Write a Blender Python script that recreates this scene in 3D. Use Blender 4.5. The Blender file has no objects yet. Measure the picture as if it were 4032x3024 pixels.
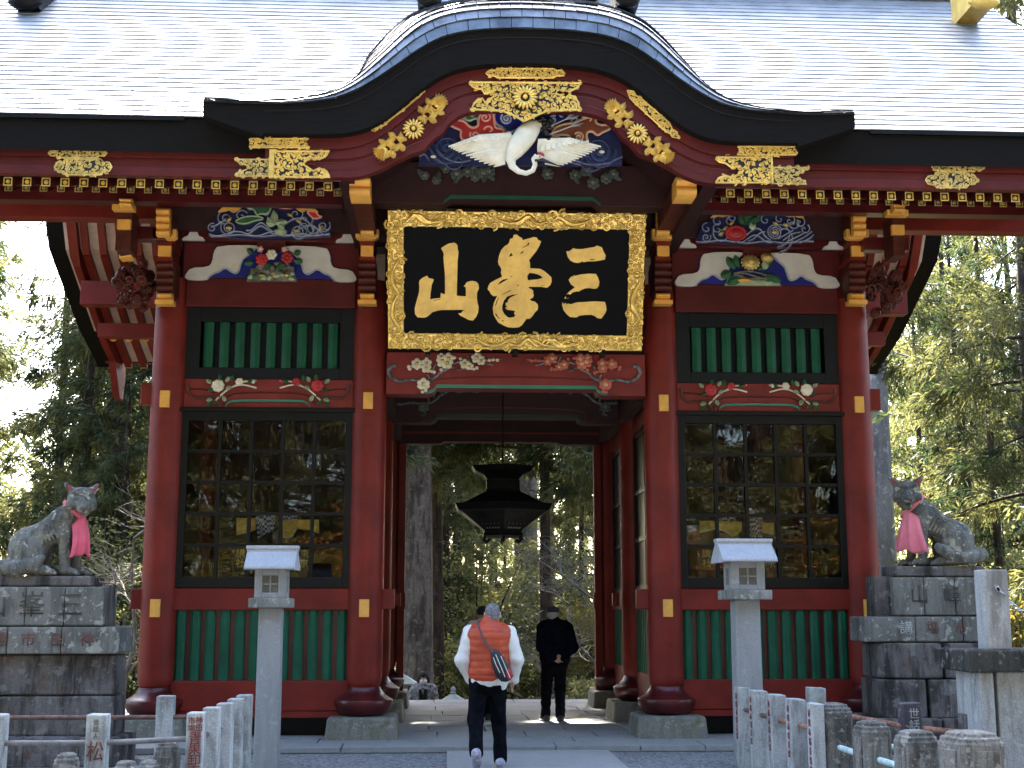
import bpy, math, random
import numpy as np
from mathutils import Vector, Matrix

rnd = random.Random(7)
SC = bpy.context.scene
COL = SC.collection
# ------------------------------------------------------------------ camera
CF, PIT, YAW = 5080.0, .171, .0517            # focal length in photograph pixels (4032 wide), pitch, yaw
CAM = Vector((-.945, -17.0, 1.65))
_cy, _sy, _cp, _sp = math.cos(YAW), math.sin(YAW), math.cos(PIT), math.sin(PIT)
FW = Vector((_sy*_cp, _cy*_cp, _sp)); RT = Vector((_cy, -_sy, 0)); UP = RT.cross(FW)
cd = bpy.data.cameras.new('camera'); cam = bpy.data.objects.new('camera', cd); COL.objects.link(cam)
M = Matrix((RT, UP, -FW)).transposed().to_4x4(); M.translation = CAM
cam.matrix_world = M
cd.sensor_width = 36; cd.lens = 36*CF/4032; cd.clip_end = 2000; cd.clip_start = .1
SC.camera = cam
# ------------------------------------------------------------------ sky, sun, exposure
SUN_AZ, SUN_EL = math.radians(-4), math.radians(45)      # azimuth from +Y towards +X: the sun stands behind the gate
SUN_STRENGTH, SKY_STRENGTH, EXPOSURE = 5.0, .15, 3.6
w = bpy.data.worlds.new('World'); SC.world = w; w.use_nodes = True
nt = w.node_tree; nt.nodes.clear()
sky = nt.nodes.new('ShaderNodeTexSky'); sky.sky_type = 'NISHITA'; sky.sun_disc = False
sky.sun_elevation = SUN_EL; sky.sun_rotation = SUN_AZ
sky.air_density = 1.0; sky.dust_density = 2.5; sky.ozone_density = 1.0
bg = nt.nodes.new('ShaderNodeBackground'); bg.inputs[1].default_value = SKY_STRENGTH
wo = nt.nodes.new('ShaderNodeOutputWorld')
nt.links.new(sky.outputs[0], bg.inputs[0]); nt.links.new(bg.outputs[0], wo.inputs[0])
sd = Vector((math.sin(SUN_AZ)*math.cos(SUN_EL), math.cos(SUN_AZ)*math.cos(SUN_EL), math.sin(SUN_EL)))
ld = bpy.data.lights.new('sun', 'SUN'); ld.energy = SUN_STRENGTH; ld.angle = math.radians(.53); ld.color = (1, .93, .82)
sun = bpy.data.objects.new('sun', ld); COL.objects.link(sun)
sun.rotation_euler = sd.to_track_quat('Z', 'Y').to_euler(); sun.location = sd*60
vs = SC.view_settings; vs.view_transform = 'Standard'; vs.look = 'None'; vs.gamma = 1; vs.use_curve_mapping = False
vs.exposure = EXPOSURE
SC.cycles.max_bounces = 8; SC.cycles.diffuse_bounces = 4; SC.cycles.glossy_bounces = 4
SC.cycles.transmission_bounces = 6; SC.cycles.transparent_max_bounces = 12
SC.cycles.caustics_reflective = False; SC.cycles.caustics_refractive = False
SC.cycles.sample_clamp_indirect = 6.0

def W(x, y, Y):
    """world point on the vertical plane at depth Y seen at photograph pixel x, y (4032 x 3024)"""
    d = FW + RT*((x-2016)/CF) - UP*((y-1512)/CF)
    return CAM + d*((Y-CAM.y)/d.y)
def D(x, y, Y): return W(x*1.82278, y*1.82278, Y)
def XZ(pts, Y): return [(p.x, p.z) for p in (D(x, y, Y) for x, y in pts)]
class Crop:
    """coordinates read off an enlarged crop of the photograph"""
    def __init__(s, x0, y0, k): s.x0, s.y0, s.k = x0, y0, k
    def p(s, x, y, Y): return W(s.x0+x*s.k, s.y0+y*s.k, Y)
    def xz(s, pts, Y): return [(q.x, q.z) for q in (s.p(x, y, Y) for x, y in pts)]

# ------------------------------------------------------------------ materials
MATS = {}
def mat(name, col, rough=.5, metal=0., var=.12, scale=3., bump=.0, bscale=40., spec=.5, col2=None, stretch=None,
        trans=0., coat=0., fac=(.35, .65)):
    if name in MATS: return MATS[name]
    m = bpy.data.materials.new(name); m.use_nodes = True
    n, l = m.node_tree.nodes, m.node_tree.links
    b = n['Principled BSDF']
    b.inputs['Roughness'].default_value = rough; b.inputs['Metallic'].default_value = metal
    b.inputs['Specular IOR Level'].default_value = spec
    if coat: b.inputs['Coat Weight'].default_value = coat; b.inputs['Coat Roughness'].default_value = .25
    tc = n.new('ShaderNodeTexCoord'); mp = n.new('ShaderNodeMapping'); l.new(tc.outputs['Object'], mp.inputs[0])
    if stretch: mp.inputs['Scale'].default_value = stretch
    nz = n.new('ShaderNodeTexNoise'); nz.inputs['Scale'].default_value = scale; nz.inputs['Detail'].default_value = 8; nz.inputs['Roughness'].default_value = .65
    l.new(mp.outputs[0], nz.inputs['Vector'])
    mr = n.new('ShaderNodeMapRange'); mr.inputs[1].default_value, mr.inputs[2].default_value = fac
    l.new(nz.outputs['Fac'], mr.inputs[0])
    mx = n.new('ShaderNodeMix'); mx.data_type = 'RGBA'
    c2 = col2 if col2 else tuple(c*(1-var*2) for c in col)
    c1 = col if col2 else tuple(min(1, c*(1+var)) for c in col)
    mx.inputs[6].default_value = (*c1, 1); mx.inputs[7].default_value = (*c2, 1)
    l.new(mr.outputs[0], mx.inputs[0]); l.new(mx.outputs[2], b.inputs['Base Color'])
    if bump:
        nb = n.new('ShaderNodeTexNoise'); nb.inputs['Scale'].default_value = bscale; nb.inputs['Detail'].default_value = 6
        l.new(mp.outputs[0], nb.inputs['Vector'])
        bp = n.new('ShaderNodeBump'); bp.inputs['Strength'].default_value = bump; bp.inputs['Distance'].default_value = .02
        l.new(nb.outputs['Fac'], bp.inputs['Height']); l.new(bp.outputs[0], b.inputs['Normal'])
    MATS[name] = m
    return m

def stone_mat(name, base, dark, lichen, scale=2.2, streak=.6, lich=.6, moss=None, rough=.9, bump=.5, seed=0., grain=90.):
    """weathered stone: grain, dark run-off streaks, pale lichen spots, moss"""
    if name in MATS: return MATS[name]
    m = bpy.data.materials.new(name); m.use_nodes = True
    n, l = m.node_tree.nodes, m.node_tree.links
    b = n['Principled BSDF']; b.inputs['Roughness'].default_value = rough; b.inputs['Specular IOR Level'].default_value = .25
    tc = n.new('ShaderNodeTexCoord'); mp = n.new('ShaderNodeMapping'); l.new(tc.outputs['Object'], mp.inputs[0])
    mp.inputs['Location'].default_value = (seed, seed*.7, seed*.3)
    def noise(sc, detail=8, rgh=.65, vec=None, dist=0.):
        t = n.new('ShaderNodeTexNoise'); t.inputs['Scale'].default_value = sc; t.inputs['Detail'].default_value = detail
        t.inputs['Roughness'].default_value = rgh; t.inputs['Distortion'].default_value = dist
        l.new((vec or mp).outputs[0], t.inputs['Vector']); return t
    def ramp(src, a, c):
        r = n.new('ShaderNodeMapRange'); r.inputs[1].default_value = a; r.inputs[2].default_value = c; r.interpolation_type = 'SMOOTHSTEP'
        l.new(src.outputs[0], r.inputs[0]); return r
    def mix(fac, c1, c2, factor=1.):
        x = n.new('ShaderNodeMix'); x.data_type = 'RGBA'
        f = fac
        if factor != 1.:
            mu = n.new('ShaderNodeMath'); mu.operation = 'MULTIPLY'; mu.inputs[1].default_value = factor
            l.new(fac.outputs[0], mu.inputs[0]); f = mu
        l.new(f.outputs[0], x.inputs[0])
        for i, c in ((6, c1), (7, c2)):
            if isinstance(c, tuple): x.inputs[i].default_value = (*c, 1)
            else: l.new(c.outputs[2], x.inputs[i])
        return x
    g = noise(grain, 3, .6)
    a = mix(ramp(g, .35, .65), base, tuple(c*.72 for c in base))
    mp2 = n.new('ShaderNodeMapping'); mp2.inputs['Scale'].default_value = (3.2, 3.2, .55); l.new(mp.outputs[0], mp2.inputs[0])
    s = noise(scale, 9, .7, mp2, .4)
    a = mix(ramp(s, .44, .62), a, dark, streak)
    big = noise(scale*.55, 6, .6)
    a = mix(ramp(big, .48, .66), a, tuple(c*.8 for c in dark), streak*.8)
    li = noise(scale*3.1, 5, .55, None, .3)
    a = mix(ramp(li, .585, .64), a, lichen, lich)
    li2 = noise(scale*9, 3, .5)
    a = mix(ramp(li2, .64, .69), a, tuple(min(1, c*1.15) for c in lichen), lich*.8)
    if moss:
        mo = noise(scale*1.3, 7, .7)
        a = mix(ramp(mo, .55, .68), a, moss, .75)
    l.new(a.outputs[2], b.inputs['Base Color'])
    nb = noise(grain*.35, 9, .7)
    bp = n.new('ShaderNodeBump'); bp.inputs['Strength'].default_value = bump; bp.inputs['Distance'].default_value = .02
    l.new(nb.outputs['Fac'], bp.inputs['Height']); l.new(bp.outputs[0], b.inputs['Normal'])
    MATS[name] = m
    return m

# ------------------------------------------------------------------ mesh building
def unit(v):
    v = Vector(v); return v.normalized() if v.length > 1e-9 else Vector((0, 0, 1))
class MB:
    def __init__(s): s.v, s.f, s.m = [], [], []
    def add(s, vs, fs, mi=0):
        o = len(s.v); s.v += [tuple(p) for p in vs]; s.f += [tuple(i+o for i in f) for f in fs]; s.m += [mi]*len(fs); return s
    def bx(s, lo, hi, mi=0):
        x0, y0, z0 = lo; x1, y1, z1 = hi
        if x0 > x1: x0, x1 = x1, x0
        if y0 > y1: y0, y1 = y1, y0
        if z0 > z1: z0, z1 = z1, z0
        return s.add([(x0,y0,z0),(x1,y0,z0),(x1,y1,z0),(x0,y1,z0),(x0,y0,z1),(x1,y0,z1),(x1,y1,z1),(x0,y1,z1)],
              [(0,3,2,1),(4,5,6,7),(0,1,5,4),(1,2,6,5),(2,3,7,6),(3,0,4,7)], mi)
    def obox(s, c, ax, ay, az, mi=0):
        """oriented box: centre and three half-axis vectors"""
        c, ax, ay, az = Vector(c), Vector(ax), Vector(ay), Vector(az)
        p = [c+i*ax+j*ay+k*az for i, j, k in ((-1,-1,-1),(1,-1,-1),(1,1,-1),(-1,1,-1),(-1,-1,1),(1,-1,1),(1,1,1),(-1,1,1))]
        return s.add(p, [(0,3,2,1),(4,5,6,7),(0,1,5,4),(1,2,6,5),(2,3,7,6),(3,0,4,7)], mi)
    def bar(s, a, b, w, h, up=(0, 0, 1), mi=0):
        a, b = Vector(a), Vector(b); d = unit(b-a); sd_ = unit(d.cross(Vector(up))); u = unit(sd_.cross(d))
        return s.obox((a+b)/2, (b-a)/2, sd_*w/2, u*h/2, mi)
    def prism(s, pts, y0, y1, mi=0):
        """polygon of (x, z) points between depths y0 (front) and y1"""
        if y0 > y1: y0, y1 = y1, y0
        ar = sum(pts[i][0]*pts[(i+1) % len(pts)][1]-pts[(i+1) % len(pts)][0]*pts[i][1] for i in range(len(pts)))
        if ar < 0: pts = pts[::-1]
        n = len(pts)
        vs = [(x, y0, z) for x, z in pts]+[(x, y1, z) for x, z in pts]
        fs = [tuple(range(n)), tuple(range(2*n-1, n-1, -1))]
        fs += [(i, i+n, (i+1) % n+n, (i+1) % n) for i in range(n)]
        return s.add(vs, fs, mi)
    def strip(s, top, bot, y0, y1, mi=0):
        """solid band between two (x, z) polylines of equal length"""
        n = len(top)
        vs = [(x, y0, z) for x, z in top]+[(x, y0, z) for x, z in bot]+[(x, y1, z) for x, z in top]+[(x, y1, z) for x, z in bot]
        fs = []
        for i in range(n-1):
            fs += [(n+i, n+i+1, i+1, i), (2*n+i, 2*n+i+1, 3*n+i+1, 3*n+i), (i, i+1, 2*n+i+1, 2*n+i), (3*n+i, 3*n+i+1, n+i+1, n+i)]
        fs += [(0, 2*n, 3*n, n), (n-1, 2*n-1, 4*n-1, 3*n-1)]
        return s.add(vs, fs, mi)
    def tube(s, path, r, n=6, mi=0, caps=True, flat=1., up=None):
        path = [Vector(p) for p in path]; k = len(path)
        rs = list(r) if hasattr(r, '__len__') else [r]*k
        t = [unit(path[min(i+1, k-1)]-path[max(i-1, 0)]) for i in range(k)]
        u = Vector(up) if up else (Vector((0, 0, 1)) if abs(t[0].z) < .9 else Vector((1, 0, 0)))
        u = unit(u-t[0]*u.dot(t[0])); vs = []
        for i in range(k):
            u = unit(u-t[i]*u.dot(t[i])); w_ = t[i].cross(u)
            for j in range(n):
                a = 2*math.pi*j/n
                vs.append(path[i]+(w_*math.cos(a)+u*math.sin(a)*flat)*rs[i])
        fs = [(i*n+j, i*n+(j+1) % n, (i+1)*n+(j+1) % n, (i+1)*n+j) for i in range(k-1) for j in range(n)]
        if caps: fs += [tuple(range(n-1, -1, -1)), tuple((k-1)*n+j for j in range(n))]
        return s.add(vs, fs, mi)
    def lathe(s, prof, c=(0, 0, 0), n=24, mi=0, sq=None):
        """profile of (radius, z) from bottom to top; sq = number of flats for a polygonal plan"""
        n = sq or n; c = Vector(c); k = len(prof); off = math.pi/n if sq else 0
        vs = [c+Vector((r*math.cos(2*math.pi*j/n+off), r*math.sin(2*math.pi*j/n+off), z)) for r, z in prof for j in range(n)]
        fs = [(i*n+j, i*n+(j+1) % n, (i+1)*n+(j+1) % n, (i+1)*n+j) for i in range(k-1) for j in range(n)]
        fs += [tuple(range(n-1, -1, -1)), tuple((k-1)*n+j for j in range(n))]
        return s.add(vs, fs, mi)
    def ball(s, c, r, nu=8, nv=5, mi=0, rot=None):
        c = Vector(c); r = (r, r, r) if not hasattr(r, '__len__') else r
        vs = []; R = rot or Matrix.Identity(3)
        for i in range(1, nv):
            ph = math.pi*i/nv
            for j in range(nu):
                th = 2*math.pi*j/nu
                vs.append(c+R@Vector((r[0]*math.sin(ph)*math.cos(th), r[1]*math.sin(ph)*math.sin(th), -r[2]*math.cos(ph))))
        vs += [c+R@Vector((0, 0, -r[2])), c+R@Vector((0, 0, r[2]))]; a = len(vs)-2
        fs = [((i*nu)+j, i*nu+(j+1) % nu, (i+1)*nu+(j+1) % nu, (i+1)*nu+j) for i in range(nv-2) for j in range(nu)]
        fs += [(a, (j+1) % nu, j) for j in range(nu)]+[(a+1, (nv-2)*nu+j, (nv-2)*nu+(j+1) % nu) for j in range(nu)]
        return s.add(vs, fs, mi)
    def mesh(s, name, mats, off=Vector((0, 0, 0)), smooth=0):
        me = bpy.data.meshes.new(name)
        vv = [(x-off[0], y-off[1], z-off[2]) for x, y, z in s.v]
        me.from_pydata(vv, [], s.f)
        for m_ in (mats if isinstance(mats, (list, tuple)) else [mats]): me.materials.append(m_)
        if any(s.m): me.polygons.foreach_set('material_index', s.m)
        if smooth:
            me.polygons.foreach_set('use_smooth', [True]*len(me.polygons))
            if smooth < 180: me.set_sharp_from_angle(angle=math.radians(smooth))
        return me

ORG = {}
def root(name, label, cat, loc, group=None):
    o = bpy.data.objects.new(name, None); COL.objects.link(o); o.location = loc; o.empty_display_size = .2
    o['label'] = label; o['category'] = cat
    if group: o['group'] = group
    ORG[o.name] = Vector(loc); return o
def part(name, mb, mats, parent=None, smooth=0, label=None, bevel=0., kind=None):
    """one mesh object authored in world coordinates; parent = its thing or part"""
    off = ORG[parent.name] if parent else Vector((0, 0, 0))
    me = mb.mesh(name, mats, off, smooth) if isinstance(mb, MB) else mb
    o = bpy.data.objects.new(name, me); COL.objects.link(o)
    if parent: o.parent = parent
    ORG[o.name] = off
    if label: o['label'] = label
    if kind: o['kind'] = kind
    if bevel:
        b = o.modifiers.new('edge', 'BEVEL'); b.width = bevel; b.segments = 2; b.limit_method = 'ANGLE'; b.angle_limit = math.radians(40)
    return o
def thing(name, mb, mats, label, cat, smooth=0, group=None, bevel=0., loc=(0, 0, 0)):
    o = bpy.data.objects.new(name, mb.mesh(name, mats, Vector(loc), smooth)); COL.objects.link(o); o.location = loc
    o['label'] = label; o['category'] = cat
    if group: o['group'] = group
    ORG[o.name] = Vector(loc)
    if bevel:
        b = o.modifiers.new('edge', 'BEVEL'); b.width = bevel; b.segments = 2; b.limit_method = 'ANGLE'; b.angle_limit = math.radians(40)
    return o
def dup(o, parent, offset=(0, 0, 0), name=None):
    """a copy of one part (shared mesh) moved by an offset"""
    c = o.copy(); COL.objects.link(c); c.parent = parent; c.location = Vector(o.location)+Vector(offset)
    ORG[c.name] = ORG[parent.name]; return c
def structure(name, mb, mats, smooth=0):
    o = bpy.data.objects.new(name, mb.mesh(name, mats, Vector((0, 0, 0)), smooth)); COL.objects.link(o); o['kind'] = 'structure'; return o

def spiral(c, r0, turns, Y, a0=0., n=14, hand=1, grow=.12):
    """points of a flat spiral in an x-z plane"""
    pts = []
    for i in range(n):
        t = i/(n-1); r = r0*(grow+(1-grow)*(1-t)); a = a0+hand*turns*2*math.pi*t
        pts.append((c[0]+r*math.cos(a), Y, c[1]+r*math.sin(a)))
    return pts
def inside(p, poly):
    x, y = p; c = False; n = len(poly); j = n-1
    for i in range(n):
        xi, yi = poly[i]; xj, yj = poly[j]
        if (yi > y) != (yj > y) and x < (xj-xi)*(y-yi)/(yj-yi)+xi: c = not c
        j = i
    return c
def smooth_poly(pts, k=2, closed=False):
    """Chaikin corner cutting"""
    for _ in range(k):
        q = []; n = len(pts)
        if not closed: q.append(pts[0])
        for i in range(n if closed else n-1):
            a, b = pts[i], pts[(i+1) % n]
            q += [tuple(.75*u+.25*v for u, v in zip(a, b)), tuple(.25*u+.75*v for u, v in zip(a, b))]
        if not closed: q.append(pts[-1])
        pts = q
    return pts
def interp(xs, ys, x): return float(np.interp(x, xs, ys))

# ------------------------------------------------------------------ implicit bodies (surface nets)
def smin(a, b, k):
    h = np.clip(.5+.5*(b-a)/k, 0, 1); return b*(1-h)+a*h-k*h*(1-h)
def sdf_eval(prims, X, Y, Z, k):
    d = None
    for p in prims:
        if p[0] == 'c':                                   # tapered capsule a, b, ra, rb (optional squash in y)
            a, b, ra, rb = np.array(p[1], float), np.array(p[2], float), p[3], p[4]
            ab = b-a; L = max(ab@ab, 1e-9)
            px, py, pz = X-a[0], Y-a[1], Z-a[2]
            t = np.clip((px*ab[0]+py*ab[1]+pz*ab[2])/L, 0, 1)
            q = np.sqrt((px-t*ab[0])**2+(py-t*ab[1])**2+(pz-t*ab[2])**2)-(ra+(rb-ra)*t)
            kk = p[5] if len(p) > 5 else k
        elif p[0] == 'e':                                 # ellipsoid centre, radii
            c, r = p[1], p[2]
            k0 = np.sqrt(((X-c[0])/r[0])**2+((Y-c[1])/r[1])**2+((Z-c[2])/r[2])**2)
            k1 = np.sqrt(((X-c[0])/r[0]**2)**2+((Y-c[1])/r[1]**2)**2+((Z-c[2])/r[2]**2)**2)
            q = k0*(k0-1)/np.maximum(k1, 1e-6); kk = p[3] if len(p) > 3 else k
        elif p[0] == 'cut':                               # subtract a capsule
            a, b, ra, rb = np.array(p[1], float), np.array(p[2], float), p[3], p[4]
            ab = b-a; L = max(ab@ab, 1e-9); px, py, pz = X-a[0], Y-a[1], Z-a[2]
            t = np.clip((px*ab[0]+py*ab[1]+pz*ab[2])/L, 0, 1)
            q = np.sqrt((px-t*ab[0])**2+(py-t*ab[1])**2+(pz-t*ab[2])**2)-(ra+(rb-ra)*t)
            d = -smin(-d, q, .008); continue
        elif p[0] == 'f':                                 # custom function of the field
            d = p[1](d, X, Y, Z); continue
        d = q if d is None else smin(d, q, max(kk, 1e-4))
    return d
def nets(prims, h, k=.03, pad=.06, noise=None):
    lo = np.full(3, 1e9); hi = -lo
    for p in prims:
        if p[0] == 'c':
            for q, r in ((p[1], p[3]), (p[2], p[4])): lo = np.minimum(lo, np.array(q)-r); hi = np.maximum(hi, np.array(q)+r)
        elif p[0] == 'e': lo = np.minimum(lo, np.array(p[1])-np.array(p[2])); hi = np.maximum(hi, np.array(p[1])+np.array(p[2]))
    lo -= pad; hi += pad
    ax = [np.arange(lo[i], hi[i]+h, h) for i in range(3)]
    X, Y, Z = np.meshgrid(*ax, indexing='ij')
    d = sdf_eval(prims, X, Y, Z, k)
    if noise is not None: d = d+noise(X, Y, Z)
    s = d < 0; nx, ny, nz = d.shape
    acc = np.zeros((nx-1, ny-1, nz-1, 3)); cnt = np.zeros((nx-1, ny-1, nz-1))
    cor = [(i, j, k_) for i in (0, 1) for j in (0, 1) for k_ in (0, 1)]
    sl = lambda a, c: a[c[0]:nx-1+c[0], c[1]:ny-1+c[1], c[2]:nz-1+c[2]]
    for a in range(8):
        for b in range(a+1, 8):
            ca, cb = cor[a], cor[b]
            if sum(abs(u-v) for u, v in zip(ca, cb)) != 1: continue
            da, db = sl(d, ca), sl(d, cb); cr = sl(s, ca) != sl(s, cb)
            t = np.where(cr, da/np.where(cr, da-db, 1), 0)
            for q in range(3): acc[..., q] += np.where(cr, ca[q]+t*(cb[q]-ca[q]), 0)
            cnt += cr
    on = cnt > 0; idx = -np.ones(on.shape, int); idx[on] = np.arange(on.sum())
    g = np.argwhere(on); V = (acc[on]/cnt[on][:, None]+g)*h+lo
    F = []
    for q in range(3):
        e = [0, 0, 0]; e[q] = 1
        A = s[:nx-e[0], :ny-e[1], :nz-e[2]]; B = s[e[0]:, e[1]:, e[2]:]
        for i, j, k_ in np.argwhere(A != B):
            o = (i, j, k_); u, v = [(1, 2), (2, 0), (0, 1)][q]
            if o[u] == 0 or o[v] == 0: continue
            c = [list(o) for _ in range(4)]; c[1][u] -= 1; c[2][u] -= 1; c[2][v] -= 1; c[3][v] -= 1
            try: r = [idx[tuple(t)] for t in c]
            except IndexError: continue
            if min(r) < 0: continue
            F.append(tuple(r) if not s[o] else tuple(r[::-1]))
    return V, F
def sdf_part(name, prims, h, mats, parent, k=.03, noise=None, smooth=180, color=None):
    V, F = nets(prims, h, k, noise=noise); mb = MB(); mb.add(V.tolist(), F)
    if color is not None:
        Fa = np.array(F); cen = V[Fa].mean(1); mb.m = [int(q) for q in color(cen)]
    return part(name, mb, mats, parent, smooth)
def nwave(seed, f, amp):
    r = np.random.RandomState(seed); K = [(r.normal(size=3)*f, r.rand()*6.28) for _ in range(6)]
    return lambda X, Y, Z: amp*sum(np.sin(X*k[0]+Y*k[1]+Z*k[2]+p) for k, p in K)/2.5
# ------------------------------------------------------------------ writing
def text_part(name, s, size, mats, parent, loc, rot=(math.pi/2, 0, 0), extrude=.004, name_label=None, align='CENTER', sx=1.):
    cu = bpy.data.curves.new(name, 'FONT'); cu.body = s; cu.size = size; cu.extrude = extrude; cu.align_x = align; cu.align_y = 'CENTER'
    cu.resolution_u = 2
    t = bpy.data.objects.new(name, cu); COL.objects.link(t)
    dg = bpy.context.evaluated_depsgraph_get(); me = bpy.data.meshes.new_from_object(t.evaluated_get(dg))
    bpy.data.objects.remove(t); me.name = name
    me.materials.clear(); me.materials.append(mats)
    o = bpy.data.objects.new(name, me); COL.objects.link(o); o.parent = parent
    o.location = Vector(loc)-ORG[parent.name]; o.rotation_euler = rot; o.scale = (sx, 1, 1); ORG[o.name] = ORG[parent.name]
    return o
# ================================================================== MATERIALS OF THE PLACE
RED = mat('red_lacquer', (.205, .020, .0135), .5, var=.16, scale=1.6, bump=.06, bscale=25, spec=.28)
MAROON = mat('maroon_lacquer', (.105, .0125, .0125), .5, var=.16, scale=1.6, bump=.06, bscale=25, spec=.28)
RED2 = mat('red_lacquer_relief_beam', (.225, .030, .026), .5, var=.12, scale=2.5, bump=.05, bscale=30, spec=.28)
DRED = mat('dark_red_lacquer', (.095, .010, .011), .32, var=.2, scale=2, bump=.05, bscale=20, coat=.12, spec=.4)
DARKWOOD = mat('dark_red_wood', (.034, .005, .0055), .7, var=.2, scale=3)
YEL = mat('ochre_paint', (.90, .45, .085), .5, var=.10, scale=4)
GRN = mat('green_paint', (.007, .098, .050), .5, var=.14, scale=3, bump=.05, spec=.3)
GRN2 = mat('pale_green_paint', (.03, .22, .15), .5, var=.1)
BLK = mat('black_lacquer', (.0025, .0033, .0055), .38, var=.2, spec=.25)
BARK = mat('layered_eave_edge', (.0055, .0045, .004), .9, var=.5, scale=6, bump=.6, bscale=30, stretch=(1, 1, 14), col2=(.012, .0095, .008), spec=.15)
WHT = mat('white_plaster', (.66, .63, .57), .7, var=.07, scale=3, bump=.05)
PALE = mat('pale_soffit_paint', (.62, .47, .42), .7, var=.1)
BLU = mat('blue_paint', (.006, .012, .20), .5, var=.15)
NAVY = mat('navy_paint', (.010, .016, .085), .5, var=.25, scale=6)
SLATE = mat('slate_blue_paint', (.10, .12, .22), .5, var=.25, scale=10)
PALEBLU = mat('pale_blue_paint', (.42, .47, .62), .5, var=.15, scale=10)
GOLD = mat('gilding', (1.0, .64, .17), .36, metal=.5, var=.12, scale=12, bump=.12, bscale=60)
GOLDF = mat('gold_leaf', (.95, .60, .15), .5, metal=.2, var=.10, scale=5)
DULLGOLD = mat('dull_gold', (.72, .52, .17), .45, metal=.5, var=.2, scale=12)
CRED = mat('carving_red', (.50, .028, .035), .5, var=.15)
CPINK = mat('carving_pink', (.80, .42, .36), .5, var=.1)
CGRN = mat('carving_green', (.04, .14, .06), .5, var=.2, scale=9)
CLGRN = mat('carving_pale_green', (.42, .52, .32), .55, var=.15, scale=9)
CBRN = mat('carving_brown', (.20, .055, .028), .5, var=.15)
CTAN = mat('carving_tan', (.72, .44, .27), .5, var=.1)
CROCK = mat('carving_rock', (.20, .19, .15), .7, var=.35, scale=10)
CREAM = mat('cream_paint', (.80, .74, .58), .55, var=.08, scale=6)
GREYW = mat('grey_branch_paint', (.22, .23, .24), .55, var=.45, scale=14)
CORAL = mat('coral_paint', (.62, .16, .10), .5, var=.15)
CBLK = mat('carving_black', (.012, .012, .013), .5, var=.2)
COPPER = mat('weathered_copper_sheet', (.38, .392, .405), .50, metal=.8, var=.22, scale=2.2, bump=.10, bscale=14, col2=(.23, .245, .265))
COPPER_REFL = mat('copper_sheet_dark_reflection', (.17, .185, .20), .40, metal=.85, var=.3, scale=3.5, bump=.12, bscale=16, col2=(.075, .082, .09))  # same copper; the dark wood's reflection is put into the colour
IRON = mat('dark_iron', (.007, .0066, .006), .5, metal=.6, var=.3)
GRANITE = stone_mat('granite', (.36, .36, .36), (.20, .20, .19), (.5, .5, .48), lich=.25, streak=.35, bump=.25, grain=140)
GRANITE2 = stone_mat('mossy_granite', (.37, .37, .34), (.10, .10, .085), (.52, .53, .48), lich=.45, streak=.6, moss=(.17, .18, .08), grain=120, seed=3)
OLDSTONE = stone_mat('old_dark_stone', (.18, .16, .152), (.020, .018, .018), (.33, .33, .31), lich=.30, streak=.8, moss=(.10, .055, .028), seed=9, scale=1.6)
TIERSTONE = stone_mat('lichened_stone', (.23, .225, .205), (.05, .05, .046), (.44, .44, .39), lich=.6, streak=.5, seed=5)
WOLFSTONE = stone_mat('wolf_stone', (.20, .195, .175), (.050, .049, .044), (.46, .44, .35), scale=3.4, lich=.75, streak=.7, seed=13, moss=(.30, .275, .19))
PAVING = stone_mat('paving_stone', (.34, .34, .33), (.23, .23, .22), (.42, .42, .40), lich=.2, streak=.3, bump=.2, seed=2)
PLINTH = stone_mat('plinth_stone', (.27, .26, .22), (.12, .115, .09), (.42, .42, .36), lich=.5, streak=.5, moss=(.15, .15, .08), seed=6, scale=3)
CONC = stone_mat('concrete_path', (.40, .39, .37), (.30, .29, .27), (.45, .44, .42), lich=.15, streak=.3, bump=.15, seed=8)
BALUSTER = stone_mat('pitted_stone', (.24, .225, .195), (.055, .05, .042), (.42, .40, .36), scale=4, lich=.5, streak=.8, seed=21, bump=.9, grain=70)
WALLST = stone_mat('pale_stained_wall_stone', (.43, .43, .42), (.16, .155, .14), (.55, .54, .50), lich=.35, streak=.75, seed=17, scale=1.6)

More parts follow.
